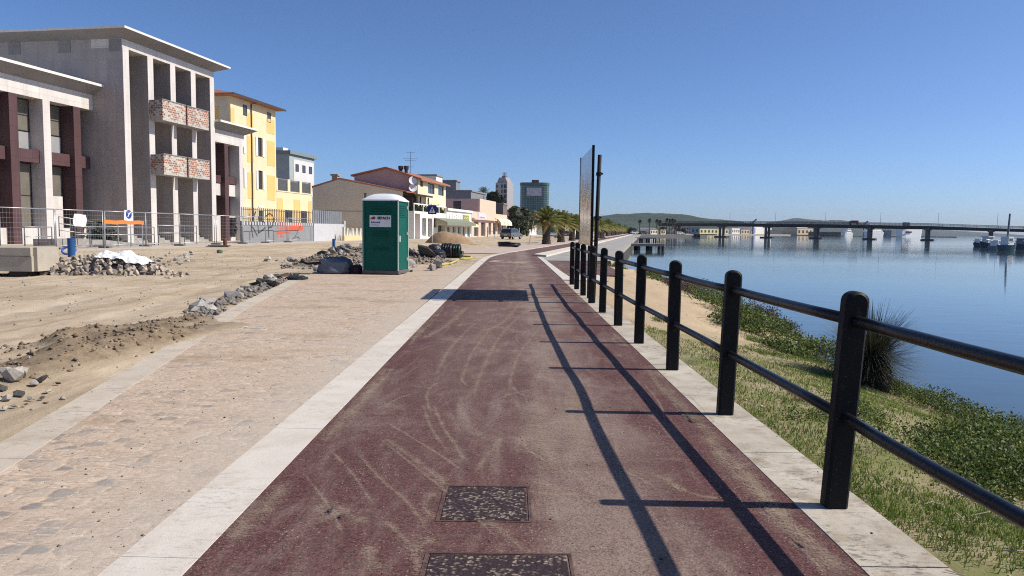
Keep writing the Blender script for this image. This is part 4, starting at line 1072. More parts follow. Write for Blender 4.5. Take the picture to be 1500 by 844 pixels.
# ---- wings
def wing(name, lab, s0, s1, ztop, cols_, spandrel, plinth, right=True, roof_l=False, roof_r=True, ow=None):
    ow = OW if ow is None else ow
    L = s1 - s0
    b = bframe(name, s0, ow, GZ, lab, 'building')
    fixn(MB().box(0, L, 1.3, 13, -.2, ztop - .01).build('wall', M_TILE, b))
    fixn(MB().box(0, L, -.004, 1.297, ztop - 1.05, ztop).build('top_beam', M_BEAM, b))
    xs = []
    for px, kind, w_ in cols_:
        x = fac(ow, px, 300)[0] - s0
        xs.append((x, kind, w_))
    for x, kind, w_ in xs:
        fixn(MB().box(x - w_ / 2, x + w_ / 2, 0, 1.297, -.1, ztop - 1.053).build('column', M_GRAN if kind == 'b' else M_TILEW, b, label='burgundy granite column' if kind == 'b' else 'pale stone column'))
    e = sorted([x for x, k, w_ in xs]); wd = {x: w_ for x, k, w_ in xs}
    ed = [(0, 0)] + [(x, wd[x] / 2) for x in e] + [(L, 0)]
    for (a, wa), (c, wc) in zip(ed, ed[1:]):
        x0, x1 = a + wa, c - wc
        if x1 - x0 < .5: continue
        fixn(MB().box(x0 + .003, x1 - .003, .35, 1.297, spandrel[0], spandrel[1]).build('spandrel', M_GRAN, b))
        fixn(MB().box(x0 + .003, x1 - .003, .45, 1.297, -.15, plinth).build('plinth', M_TILEW, b))
        u0, u1 = spandrel[1], ztop - 1.053; hh = u1 - u0
        window(b, (x0 + x1) / 2, u0 + hh * .68, x1 - x0 - .02, hh * .63, 1.0, M_FRAME, M_GLASSB, 1, bar=1)
        fixn(MB().box(x0 + .05, x1 - .05, 1.0, 1.28, u0 + .01, u0 + hh * .35).build('grey_panel', M_PANEL, b))
        window(b, (x0 + x1) / 2, (plinth + spandrel[0]) / 2, x1 - x0 - .02, spandrel[0] - plinth - .02, 1.0, M_FRAME, M_GLASSB, 1, bar=1)
    flared_roof('roof', b, 0, L, 0, 13, ztop + .003, .90, .50, .17, M_RENDER, M_RIM, roof_l, roof_r)
    return b
zW = fac(OW, 117, 146)[1] + .55 - GZ - .55 + .0
zWt = fac(OW, 73, 124)[1] - GZ
sp0, sp1 = fac(OW, 120, 240)[1] - GZ - .25, fac(OW, 120, 228)[1] - GZ
gpx = fac(OW, 25, 300)[0]; g2 = fac(OW, 73, 300)[0]; g3 = fac(OW, 117, 300)[0]; stp = (g3 - gpx) / 2
wl_ = wing('left_wing', 'lower wing with alternating pale and burgundy columns left of the tallest block', gpx - 6.2 * stp, sA - .01, zWt,
           [(25, 'b', .62), (73, 'w', .58), (117, 'b', .62)], (sp0, sp1), 1.0, roof_r=False)
for k in range(1, 6):
    x = gpx - k * stp - (gpx - 6.2 * stp)
    fixn(MB().box(x - .3, x + .3, 0, 1.297, -.1, zWt - 1.053).build('column', M_GRAN if k % 2 == 0 else M_TILEW, wl_))
OR_ = OT - .35
zWr = fac(OR_, 345, 196)[1] - GZ
sC = fac(OR_, 358, 250)[0]
wr_ = wing('right_wing', 'short low wing with one burgundy column between the tallest block and the yellow building', sB + .01, sC, zWr,
           [(333, 'b', .60), (354.5, 'w', .62)], (fac(OR_, 335, 268)[1] - GZ - .05, fac(OR_, 335, 258)[1] - GZ), 2.2, ow=OR_)
fixn(MB().box(.02, sC - sB - .02, .42, .448, fac(OR_, 335, 287)[1] - GZ, fac(OR_, 335, 269)[1] - GZ - .06).build('white_band', M_TILEW, wr_))
# white blank door panel and ramp wall of the left wing
xd = g2 + .38 - (gpx - 6.2 * stp)
fixn(MB().box(xd, xd + 1.05, .30, .349, -.05, 3.1).build('door_panel', M_TILEW, wl_))

# ================================================================== grey boundary wall with graffiti, railing above
M_GREYW = pm('grey_wall_paint', (.235, .24, .245), .85, .10, 1.5)
M_LGREY = pm('light_grey_wall', (.47, .47, .48), .85, .07, 1.5)
M_STEELD = pm('dark_steel_railing', (.10, .105, .11), .5, .2, 6, metal=.3)
oG = -28.6
g0, g1 = fac(oG, 356, 340)[0], fac(oG, 459, 340)[0]
zg = fac(oG, 400, 325)[1]
gw = bframe('graffiti_wall', g0, oG, 0, 'long grey boundary wall with sprayed letters and a dark railing on top', 'wall')
LG = g1 - g0
fixn(MB().box(0, LG, 0, .25, -.2, zg - .33).build('wall_base', M_GREYW, gw))
fixn(MB().box(0, LG, .01, .24, zg - .328, zg).build('dark_band', pm('dark_band', (.10, .11, .12), .8), gw))
bl = MB()
for k in range(int(LG / .42)): bl.box(.1 + .42 * k, .30 + .42 * k, -.012, .008, zg - .29, zg - .03)
fixn(bl.build('pale_blocks', M_LGREY, gw))
rl = MB(); zr = fac(oG, 400, 306)[1]
for k in range(int(LG / .30)): rl.box(.05 + .30 * k, .10 + .30 * k, .10, .14, zg + .002, zr)
rl.box(0, LG, .095, .099, zg + .15, zg + .2); rl.box(0, LG, .095, .099, zr - .18, zr - .13)
fixn(rl.build('railing', M_STEELD, gw))
def graffiti(parent, strokes, mat, x0, z0, sc, r, y=-.006, name='graffiti'):
    m = MB()
    for st_ in strokes:
        c = catmull([(a, b) for a, b in st_], 5) if len(st_) > 2 else st_
        P2 = [(x0 + a * sc, z0 + b * sc) for a, b in c]
        for p, q in zip(P2, P2[1:]):
            d = Vector((q[0] - p[0], q[1] - p[1]));  l = d.length or 1; nx_, nz_ = -d.y / l * r, d.x / l * r; ex, ez = d.x / l * r * .5, d.y / l * r * .5
            m.prism([(p[0] - ex + nx_, p[1] - ez + nz_), (p[0] - ex - nx_, p[1] - ez - nz_), (q[0] + ex - nx_, q[1] + ez - nz_), (q[0] + ex + nx_, q[1] + ez + nz_)], 'y', y, -.002)
            y -= .00015
    return fixn(m.build(name, mat, parent))
M_SPD = pm('dark_spray', (.05, .045, .05), .8, .3, 8); M_SPR = pm('red_spray', (.55, .10, .05), .8, .2, 8)
zK = fac(oG, 375, 350)[1]; xK = fac(oG, 366, 340)[0] - g0
graffiti(gw, [[(0, 2.1), (.25, .9), (.5, .1)], [(.95, 2.3), (.5, 1.5), (.25, 1.05)], [(.25, 1.05), (.7, .8), (1.2, .25)], [(1.45, 1.9), (1.35, 1.2), (1.4, .5)], [(1.45, 1.9), (2.4, 1.4), (2.5, .95), (1.4, .5)], [(3.0, 2.1), (3.1, 1.2), (3.2, .1)], [(2.6, 1.9), (3.4, 2.2), (4.1, 1.8), (3.8, 1.1), (3.1, 1.0)]], M_SPD, xK, zK, .92, .055)
xr_ = fac(oG, 434, 340)[0] - g0
zr1 = fac(oG, 434, 334)[1]
graffiti(gw, [[(0, 0), (2.4, .02)], [(0, .16), (2.4, .18)], [(.1, .30), (2.3, .3)]], M_SPR, xr_ - 2.0, zr1 - .12, 1.35, .13)
graffiti(gw, [[(0, .5), (-.4, .3), (0, 0)], [(.3, .5), (.2, .1), (.5, 0), (.6, .5)], [(.8, .5), (.75, 0)], [(-.4, -.25), (1.6, -.25)]], M_SPR, xr_ - 3.1, zr1 - .1, 1.2, .05)
graffiti(gw, [[(0, .6), (.1, 0)], [(0, .6), (.4, .4), (.1, .3)], [(.5, .6), (.5, 0)], [(.8, .5), (.7, .2), (1.0, .1)]], M_SPR, xK + 4.4, zK + .05, 1.0, .045)
graffiti(gw, [[(0, 0), (.5, .4), (1.0, .9), (1.4, 1.0)], [(-.5, -.2), (.3, 0), (1.0, -.15)]], M_SPD, xK + 7.5, zK + .1, 1.0, .03)
graffiti(wr_, [[(0, 2.0), (.3, 1.3), (0, .8), (.4, .2)], [(.6, 2.0), (.4, 1.4), (.7, 1.0), (.45, .4)], [(.1, 1.6), (.8, 1.5)], [(.0, 1.0), (.8, .9)]], M_SPD, fac(OR_, 341, 300)[0] - sB, .2, .9, .05, .441)
# light grey wall block with sheet-metal fence on top
h1 = fac(oG, 503, 340)[0]
lw = bframe('light_grey_wall', g1 + .02, oG, 0, 'light grey rendered wall with a grey sheet metal fence above', 'wall')
zl = fac(oG, 480, 328)[1]; zs_ = fac(oG, 480, 309)[1]; LL = h1 - g1
fixn(MB().box(0, LL, -.05, .25, -.2, zl).build('wall_base', M_LGREY, lw))
m = MB()
for k in range(int(LL / .24)): m.box(.02 + .24 * k, .2 + .24 * k, .05 + .03 * (k % 2), .11 + .03 * (k % 2), zl + .002, zs_)
fixn(m.build('sheet_fence', pm('galvanised_sheet', (.30, .31, .32), .45, .15, 3, metal=.5), lw))
fixn(MB().slab(LL + .003, LL + .3, -.1, .3, -.2, zl + .35, .03).build('end_post', M_LGREY, lw))
oX = -26.5
sH = fac(oX, 606.5, 325)[0] - .4
# low yellow wall with white ornament, in front of the blank gable house
M_YW = pm('pale_yellow_wall', (.66, .50, .27), .85, .10, 2); M_CRM = pm('cream_paint', (.70, .62, .43), .85, .07, 1.5)
oG = -27.6; a0, a1 = fac(oG, 504.5, 340)[0], sH - .1
zy, zy2 = fac(oG, 550, 345)[1], fac(oG, 550, 334.5)[1]
yw = bframe('low_yellow_wall', a0, oG, 0, 'low yellow garden wall with white pierced ornament before the blank gable', 'wall')
LY = a1 - a0
fixn(MB().box(0, LY, 0, .25, -.2, zy).build('wall_base', M_YW, yw))
m = MB(); k = 0
while k * 1.15 < LY - 1:
    x0 = .1 + k * 1.15
    m.prism([(x0, zy + .002), (x0 + .3, zy + .002), (x0 + .12, zy2 - .05), (x0, zy2)], 'y', .08, .16); m.prism([(x0 + .7, zy + .002), (x0 + 1.0, zy + .002), (x0 + 1.0, zy2), (x0 + .88, zy2 - .05)], 'y', .08, .16)
    m.prism([(x0 + .4, zy + .002), (x0 + .6, zy + .002), (x0 + .5, zy2 - .1)], 'y', .09, .15); k += 1
m.box(0, .12, .02, .22, zy + .004, zy2 + .1)
fixn(m.build('ornament', pm('white_ornament', (.62, .58, .48), .85, .15, 4), yw))

# ================================================================== yellow building
oY = -37.0
M_YEL_W = pm('cream_facade', (.68, .575, .37), .88, .06, .8); M_YEL_D = pm('ochre_facade', (.70, .46, .17), .88, .06, .8); M_SHADE = pm('shaded_side_facade', (.60, .54, .42), .88, .06, .8)  # side walls get a greyer cream with shade put into the paint
M_ROOF = None
def mk_rooftile():
    n = NT('terracotta_roof'); P = n.pos(); x, y, z = n.xyz(P)
    wv = n.nd('ShaderNodeTexWave', {'Vector': n.map((1, 1, 0)), 'Scale': 1.6}).outputs['Fac']
    c = n.mix(n.noise(3, 5, .7), (.30, .105, .055), (.46, .20, .11)); c = n.mix(n.mr(wv, .0, .35, .6, 0), c, (.14, .05, .03))
    return n.fin(c, .85, n.bump(wv, .5, .05))
M_ROOF = mk_rooftile()
y0_, y1_ = fac(oY, 339, 250)[0], fac(oY, 404.5, 250)[0]
zY = fac(oY, 404, 162)[1] - GZ; LYb = y1_ - y0_
yb = bframe('yellow_building', y0_, oY, GZ, 'four storey yellow and cream chequered building with red tiled roof', 'building')
nx_ = 3; bw = LYb / nx_
fl = [0, zY * .30, zY * .545, zY * .79]
ops = []
wins = []
for i, u in enumerate((.20, .62)):
    for k, f in enumerate(fl[:3]):
        ops.append((LYb * u - .42, LYb * u + .42, f + 1.0 if k else 1.0, f + 2.9)); wins.append(ops[-1])
wm = wall_open(MB(), 0, LYb, -.2, zY, 0, ops)
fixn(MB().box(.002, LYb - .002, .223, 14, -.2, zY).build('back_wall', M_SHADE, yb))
wm.build('front_wall', M_YEL_W, yb)
m = MB()
for i, (u0, u1) in enumerate(((.0, .075), (.33, .47), (.78, .97))):
    for j, (z0, z1) in enumerate(((.3, fl[1] - .9), (fl[1] + .0, fl[2] - .75), (fl[2] + .25, fl[3] - .5), (fl[3] + .25, zY - 1.1))):
        fixn(MB().box(LYb * u0 + .02, LYb * u1, -.022, -.002, z0, z1).build('ochre_panel', M_YEL_D, yb))
for a, b, c, e in wins:
    window(yb, (a + b) / 2, (c + e) / 2, b - a, e - c, .13, M_FRAME, M_GLASS, 1)
    for sx in (-1, 1):
        if c > 2: fixn(MB().box((a + b) / 2 + sx * .47 - (.40 if sx < 0 else 0), (a + b) / 2 + sx * .47 + (.40 if sx > 0 else 0), -.055, -.026, c, e).build('shutter', M_WFR, yb))
for u in (.20, .62): fixn(MB().box(LYb * u - .55, LYb * u + .55, -.05, -.003, 3.2, 3.35).build('lintel', M_WFR, yb))
for u in (.30, .84): window(yb, LYb * u, zY - .95, .7, 1.0, -.03, M_FRAME, M_GLASS, 0)
def hip_roof(name, parent, x0, x1, y0, y1, z, rise, mat, ov=.6, inset=3.0):
    m = MB(); a, b, c, d = x0 - ov, x1 + ov, y0 - ov, y1 + ov
    yc = (c + d) / 2
    m.add([(a, c, z), (b, c, z), (b, d, z), (a, d, z), (a + inset, yc, z + rise), (b - inset, yc, z + rise), (a, c, z - .14), (b, c, z - .14), (b, d, z - .14), (a, d, z - .14)],
          [(0, 1, 5, 4), (1, 2, 5), (2, 3, 4, 5), (3, 0, 4), (6, 7, 1, 0), (7, 8, 2, 1), (8, 9, 3, 2), (9, 6, 0, 3), (9, 8, 7, 6)])
    return fixn(m.build(name, mat, parent))
hip_roof('roof', yb, 0, LYb, 0, 14, zY + .15, 1.6, M_ROOF, .75, 3.5)
fixn(MB().box(-.79, LYb + .79, -.80, -.751, zY - .02, zY + .17).build('gutter', pm('dark_gutter', (.06, .045, .04), .6), yb))
MB().tube([(LYb * .42, -.09, .1), (LYb * .42, -.09, zY - .2), (LYb * .42 + .6, -.5, zY + .1)], .06, 8).build('downpipe', pm('brown_downpipe', (.10, .06, .04), .6), yb)
for yy in (1.2, 6.0): fixn(MB().box(-.022, .0015, yy, yy + 3, zY - 2.6, zY - 1.0).build('side_panel', M_YEL_D, yb))
# two storey extension with roof terrace
e1 = fac(oY, 457, 300)[0]; LE = e1 - y1_ - .02
zE = fac(oY, 430, 283)[1] - GZ
ye = bframe('yellow_annexe', y1_ + .02, oY, GZ, 'lower yellow and cream annexe with a railed roof terrace and red awning roof', 'building')
ops = [(LE * .22, LE * .42, .9, 3.1), (LE * .66, LE * .84, .9, 3.1)]
wall_open(MB(), 0, LE, -.2, zE, 0, ops).build('front_wall', M_YEL_W, ye)
fixn(MB().box(.002, LE - .002, .223, 12, -.2, zE).build('back_wall', M_SHADE, ye))
for u0, u1 in ((.01, .16), (.46, .64), (.88, .99)): fixn(MB().box(LE * u0, LE * u1, -.022, -.002, .3, zE - .7).build('ochre_panel', M_YEL_D, ye))
for a, b, c, e in ops: window(ye, (a + b) / 2, (c + e) / 2, b - a, e - c, .13, M_FRAME, M_GLASS, 1)
zt = fac(oY, 430, 264)[1] - GZ
m = MB(); m.box(0, LE, -.05, .1, zE + .002, zE + .12)
for k in range(4): m.box(LE * k / 3 - (.3 if k else 0), LE * k / 3 + (.3 if k < 3 else 0), 0, .3, zE + .122, zt)
fixn(m.build('terrace_pier', M_YEL_W, ye))
for k in range(3):
    m = MB(); x0, x1 = LE * k / 3 + .31, LE * (k + 1) / 3 - .31
    for i in range(14): xx = lerp(x0, x1, i / 13); m.box(xx, xx + .04, .1, .14, zE + .123, zt - .08)
    m.box(x0, x1, .09, .15, zt - .078, zt - .02); m.box(x0, x1, .16, .18, zE + .2, zt - .2)
    fixn(m.build('terrace_railing', pm('grey_terrace_panel', (.24, .25, .26), .6), ye))
m = MB(); m.prism([(3.2, zt + .2), (6.5, zt + 1.3), (6.5, zt + 1.5), (3.1, zt + .4)], 'x', .5, LE * .72)
fixn(m.build('awning_roof', M_ROOF, ye))
pp = MB()
for xx in (.6, LE * .7): pp.box(xx, xx + .12, 3.3, 3.42, zE, zt + .35)
fixn(pp.build('awning_post', M_FRAME, ye))
# ================================================================== grey-green apartment block behind
oB = -46.0
b0, b1 = fac(oB, 424, 250)[0], fac(oB, 460.5, 250)[0]; LB = b1 - b0
zB = fac(oB, 440, 229)[1]
M_GG = pm('grey_green_wall', (.34, .38, .37), .9, .07, 1); M_PALEP = pm('pale_panel', (.62, .61, .59), .9, .07, 1)
ab = bframe('apartment_block', b0, oB, 0, 'grey green flat roofed apartment block rising behind the yellow annexe', 'building')
fixn(MB().box(0, LB, 0, 15, 0, zB).build('wall', M_GG, ab))
fixn(MB().box(-.3, LB + .3, -.3, 15.3, zB + .002, zB + .45).build('roof_slab', pm('grey_roof_slab', (.20, .24, .24), .8), ab))
fixn(MB().box(LB * .16, LB - .3, -.03, -.003, zB - 5.5, zB - .6).build('pale_panel', M_PALEP, ab))
for zz in (zB - 1.7, zB - 4.2):
    for u in (.28, .55, .82): window(ab, LB * u, zz, .9, 1.0, -.085, M_FRAME, M_GLASS, 0)
    for yy in (2.5, 6, 10): window(ab, -.06, zz, 1.1, 1.1, yy, M_WFR, M_GLASS, 1, rot=-pi / 2)
fixn(MB().box(.2, 1.6, 1, 12, zB + .453, zB + .9).build('roof_box', M_PALEP, ab))

# ================================================================== blank gable house
# gable wall is the near end of the house; it is met by the sight line at pixel 457 on its far left
def endwall(px, py, s):                 # pixel -> (v, z) on the cross plane at s
    d = ray(px, py); ox, oy = S(s, 0)
    t = (ox * DX + oy * DY) / (d.x * DX + d.y * DY)
    p = so(d.x * t, d.y * t); return p[1], EYE + d.z * t
oL, zL = endwall(458, 275, sH); oP, zP = endwall(496, 263, sH); oR, zR = endwall(589, 281, sH)
oH2 = oR
def v_(o): return oH2 - o
hb = bframe('gable_house', sH, oH2, 0, 'house with a blank beige gable wall and red tiled slope behind the green toilet', 'house')
M_BEI = pm('beige_render', (.62, .535, .42), .92, .06, .5, bump=.1)
sM = fac(-27.3, 611, 280)[0]
m = MB(); D2 = sM - sH - .3
m.prism([(0, -.2), (v_(oL), -.2), (v_(oL), zL), (v_(oP), zP), (0, zR)], 'x', 0, D2)
fixn(m.build('wall', M_BEI, hb))
fixn(MB().box(-.02, -.003, .02, v_(oL) - .02, fac(oH2, 560, 308)[1], fac(oH2, 560, 308)[1] + .07).build('seam', pm('seam_grey', (.2, .19, .17), .9), hb))
m = MB(); m.prism([(-.5, zR - .15), (v_(oP) , zP + .02), (v_(oP), zP + .24), (-.5, zR + .07)], 'x', .25, D2 + .2); m.prism([(v_(oP) + .002, zP + .02), (v_(oL) + .3, zL - .02), (v_(oL) + .3, zL + .2), (v_(oP) + .002, zP + .24)], 'x', .25, D2 + .2)
fixn(m.build('roof', M_ROOF, hb))
oc, zc = endwall(490, 268, sH + 1)
c = MB(); c.box(1, 1.7, v_(oc) - .35, v_(oc) + .35, zP - .6, zP + .55); ch = fixn(c.build('chimney', pm('chimney_render', (.34, .30, .25), .9), hb))
fixn(MB().box(.85, 1.85, v_(oc) - .5, v_(oc) + .5, zP + .552, zP + .75).build('chimney_cap', M_CON2, ch))
# ================================================================== mauve gable house with cream front
oa, za = endwall(519, 258, sM); ob, zb_ = endwall(566, 247, sM); oc_, zc_ = endwall(612, 262, sM)
oM = oc_
mh = bframe('cream_house', sM, oM, 0, 'house with mauve gable wall, cream street front and shaded roof terrace', 'house')
s_e = fac(oM, 653, 280)[0]; LM = s_e - sM
vv = lambda o: oM - o
M_MAU = pm('mauve_render', (.44, .345, .33), .92, .10, .6, bump=.1)
m = MB(); m.prism([(.223, 0), (vv(oa), 0), (vv(oa), za), (vv(ob), zb_), (.223, zc_ + (zb_ - zc_) * .223 / vv(ob))], 'x', 0, LM)
fixn(m.build('wall', M_MAU, mh))
zf0 = fac(oM, 632, 311)[1]
w1 = [fac(oM, p, 270)[0] - sM for p in (615.5, 620, 627, 636.5, 642, 650)]
zz1, zz0 = fac(oM, 632, 268)[1], fac(oM, 632, 283)[1]
ops = [(w1[0], w1[1], zz0 + .6, zz1), (w1[2], w1[3], zz0 - .1, zz1 - .1), (w1[4], w1[5], zz0 - .1, zz1 - .1)]
wall_open(MB(), 0, LM, 0, zc_, 0, ops).build('front_wall', M_CRM, mh)
for a, b, c_, e in ops: window(mh, (a + b) / 2, (c_ + e) / 2, b - a, e - c_, .12, M_FRAME, M_GLASS, 1)
m = MB(); m.prism([(-.6, zc_ - .2), (vv(ob), zb_ + .02), (vv(ob), zb_ + .22), (-.6, zc_ + .02)], 'x', -.3, LM + .3); m.prism([(vv(ob) + .002, zb_ + .02), (vv(oa) + .4, za - .05), (vv(oa) + .4, za + .15), (vv(ob) + .002, zb_ + .22)], 'x', -.3, LM + .3)
fixn(m.build('roof', M_ROOF, mh))
for px in (587, 595):
    op, zp_ = endwall(px, 254, sM + 1.5); m = MB(); m.tube([(1.5, vv(op), zb_ - 2), (1.5, vv(op), zp_ + .5)], .22, 10); m.tube([(1.5, vv(op), zp_ + .5), (1.5, vv(op), zp_ + .95)], .34, 10)
    m.build('flue', M_FRAME, mh)
def dish(px, py, lab):
    op, zp_ = endwall(px, py, sM - .3)
    t = thing('satellite_dish', lab, 'satellite dish', (*S(sM - .3, op), zp_))
    m = MB(); m.lathe([(.02, .0), (.3, .03), (.52, .11), (.54, .13), (.50, .12), (.28, .06), (.02, .03)], 18)
    o = m.build('reflector', M_WHP, t, smooth=True); o.rotation_euler = (radians(78), 0, radians(20))
    MB().tube([(0, 0, 0), (.02, .32, -.05)], .03, 6).build('bracket', M_FRAME, t)
dish(604.5, 265, 'upper white satellite dish on the mauve gable wall'); dish(604.5, 275.5, 'lower white satellite dish on the mauve gable wall')
ox_, zx_ = endwall(601, 247, sM + 2)
an = thing('television_aerial', 'tall thin television aerial above the cream house roof', 'aerial', (*S(sM + 2, ox_), zb_ - .5))
zt_ = endwall(601, 222, sM + 2)[1] - zb_ + .5
MB().tube([(0, 0, 0), (0, 0, zt_)], .035, 6).build('mast', M_STEELD, an)
m = MB()
for hh, q in ((zt_ - .1, .55), (zt_ - .95, .9), (zt_ - 1.2, .7), (zt_ - 2.0, .5)):
    m.tube([(-q, 0, hh), (q, 0, hh)], .02, 5)
    for k in range(-3, 4): m.tube([(q * k / 3.2, -.22, hh), (q * k / 3.2, .22, hh)], .012, 4)
m.build('aerial_bars', M_STEELD, an)
# ---- white ground floor with roof terrace and pergola in front of the two houses
x0_, x1_ = fac(oX, 606.5, 325)[0], fac(oX, 653.5, 325)[0]
zx = fac(oX, 630, 311)[1]; zfr = fac(oX, 608, 297.5)[1]
LX = x1_ - x0_
sh = bframe('white_shop', x0_, oX, 0, 'white single storey shop with open frame, plants and dark pergola on its roof terrace', 'shop')
M_WHITE = pm('white_render', (.74, .71, .65), .88, .05, 1)
pxs = [fac(oX, p, 330)[0] - x0_ for p in (607.8, 615.3, 618.5, 624.5, 627, 633, 635.5, 639.5)]
zd = fac(oX, 612, 313)[1]; zw = fac(oX, 622, 319.5)[1]
ops = [(pxs[0], pxs[1], .1, zd), (pxs[2], pxs[3], .5, zw), (pxs[4], pxs[5], .3, zw), (pxs[6], pxs[7], zw - 1.2, zw), (LX * .72, LX * .97, .15, zw - .9)]
wall_open(MB(), 0, LX, -.1, zx, 0, ops, .8).build('front_wall', M_WHITE, sh)
fixn(MB().box(.002, LX - .002, .803, 7, -.1, zx - .02).build('back_wall', M_MAU, sh))
window(sh, (pxs[2] + pxs[3]) / 2, (zw + .5) / 2, pxs[3] - pxs[2] - .05, zw - .55, .4, M_WFR, M_GLASS, 0); window(sh, (pxs[4] + pxs[5]) / 2, (zw + .3) / 2, pxs[5] - pxs[4] - .05, zw - .35, .4, M_WFR, M_GLASS, 0)
window(sh, (pxs[6] + pxs[7]) / 2, zw - .6, pxs[7] - pxs[6] - .05, 1.15, .2, M_FRAME, M_GLASS, 1); window(sh, LX * .845, (zw - .75) / 2, LX * .24, zw - 1.1, .6, M_FRAME, M_GLASS, 1)
m = MB()
for u in (.0, .26, .50, .76, .985): m.box(LX * u, LX * u + .13, .0, .13, zx + .002, zfr - .14)
m.box(0, LX + .13, -.005, .135, zfr - .138, zfr); fixn(m.build('terrace_frame', M_WHITE, sh))
m = MB(); zpg = fac(oX, 631, 290)[1]; xp = fac(oX, 631, 290)[0] - x0_
for u in (.02, .5, .98): m.box(xp * u, xp * u + .14, .25, .39, zx, zpg); m.box(xp * u, xp * u + .14, 3.6, 3.74, zx, zpg + .5)
m.prism([(-.2, zpg + .002), (4.0, zpg + .5), (4.0, zpg + .7), (-.2, zpg + .22)], 'x', -.3, xp + .3)
m.prism([(.9, zx), (3.7, zx), (3.7, zpg + .2), (.9, zpg - .1)], 'x', xp * .32, xp * .34)
m.box(.05, xp * .96, .92, .99, zx + .002, zpg - .02); m.box(.05, .12, .995, 3.5, zx + .002, zpg - .02)  # dark boards added behind the plants to stand in for terrace shade
fixn(m.build('pergola', pm('timber_and_shade_boards', (.040, .022, .015), .8), sh))
M_PLANT = attr_leaf('dark_terrace_leaves', [(0, (.012, .02, .008)), (.6, (.035, .055, .018)), (1, (.08, .10, .035))])
def leaves(n, cfun, size, seed=0):
    r = np.random.default_rng(seed); C_ = np.array([cfun(r) for _ in range(n)]); s_ = size * r.uniform(.6, 1.3, n)
    a = r.normal(size=(n, 3)); a /= np.linalg.norm(a, axis=1)[:, None]; b = r.normal(size=(n, 3)); b -= a * (a * b).sum(1)[:, None]; b /= np.linalg.norm(b, axis=1)[:, None]
    a = a * s_[:, None]; b = b * s_[:, None] * .55
    V = np.stack([C_ - a, C_ + b, C_ + a, C_ - b], 1).reshape(-1, 3)
    return V, np.arange(4 * n).reshape(-1, 4), np.repeat(r.random(n), 4)
V, Q, A = leaves(2600, lambda r: (r.uniform(-.2, LX * .98), r.uniform(.15, .8), zx + min(2.4, abs(r.normal(0, .45)) * (zfr - zx) * .9)), .13, 3)
tp = npmesh('terrace_plants', V, Q, M_PLANT, None, A); tp.location = sh.location; tp.rotation_euler = sh.rotation_euler
tag(tp, 'leafy potted greenery along the roof terrace of the white shop', 'plants')
# ================================================================== low white shop with faded lettering, green awning
oS = oX
q0_, q1_ = fac(oS, 654, 330)[0], fac(oS, 690.5, 330)[0]; LS = q1_ - q0_
zS = fac(oS, 670, 310)[1]; zSm = fac(oS, 670, 322)[1]; zSb = fac(oS, 670, 330)[1]
ws_ = bframe('white_corner_shop', q0_, oS, 0, 'low white shop with a long grey green awning and a yellow blind', 'shop')
ops = [(LS * (.02 + .2 * k), LS * (.14 + .2 * k), .15, zSb - .2) for k in range(5)]
wall_open(MB(), 0, LS, -.1, zS, 0, ops, .4).build('front_wall', M_WHITE, ws_)
fixn(MB().box(.002, LS - .002, .403, 10, -.1, zS - .02).build('back_wall', M_RENDER, ws_))
fixn(MB().box(-.05, LS + .05, -.25, .4, zS + .002, zS + .35).build('parapet', M_WHITE, ws_))
for a, b, c_, e in ops: window(ws_, (a + b) / 2, (c_ + e) / 2, b - a - .02, e - c_ - .02, .2, M_WFR, M_GLASS, 1)
m = MB(); r = random.Random(4)
for k in range(7):
    x = LS * (.10 + .085 * k); m.tube([(x, -.012, zS - .75 + r.uniform(-.2, .2)), (x + r.uniform(.1, .35), -.012, zS - .45 + r.uniform(-.3, .2)), (x + r.uniform(-.1, .4), -.012, zS - 1.2 + r.uniform(-.2, .3))], .06, 5)
m.build('faded_lettering', pm('faded_grey_paint', (.45, .45, .46), .8), ws_)
m = MB(); m.box(LS * .62, LS * .88, -.08, -.005, zS - 1.35, zS - .45); sgn = fixn(m.build('shop_sign', pm('olive_sign', (.30, .30, .05), .6, .4, 4), ws_))
m = MB(); m.tube([(LS * .65, -.1, zS - 1.0), (LS * .70, -.1, zS - .75), (LS * .74, -.1, zS - 1.0), (LS * .79, -.1, zS - .75), (LS * .85, -.1, zS - .95)], .06, 5); m.build('sign_script', pm('sign_yellow', (.66, .62, .30), .6), sgn)
m = MB(); m.prism([(-.02, zSm + .1), (-1.9, zSb + .35), (-1.9, zSb - .1), (-1.86, zSb - .1), (-1.86, zSb + .28), (-.02, zSm)], 'x', -LS * .42, LS * .68); fixn(m.build('awning', pm('grey_green_canvas', (.20, .22, .17), .9, .1, 3), ws_))
m = MB(); m.prism([(-.02, zSm - .1), (-1.2, zSb + .1), (-1.2, zSb - .25), (-1.16, zSb - .25), (-1.16, zSb + .02), (-.02, zSm - .18)], 'x', LS * .69, LS * 1.0); fixn(m.build('yellow_blind', pm('yellow_canvas', (.72, .66, .38), .9, .06, 3), ws_))
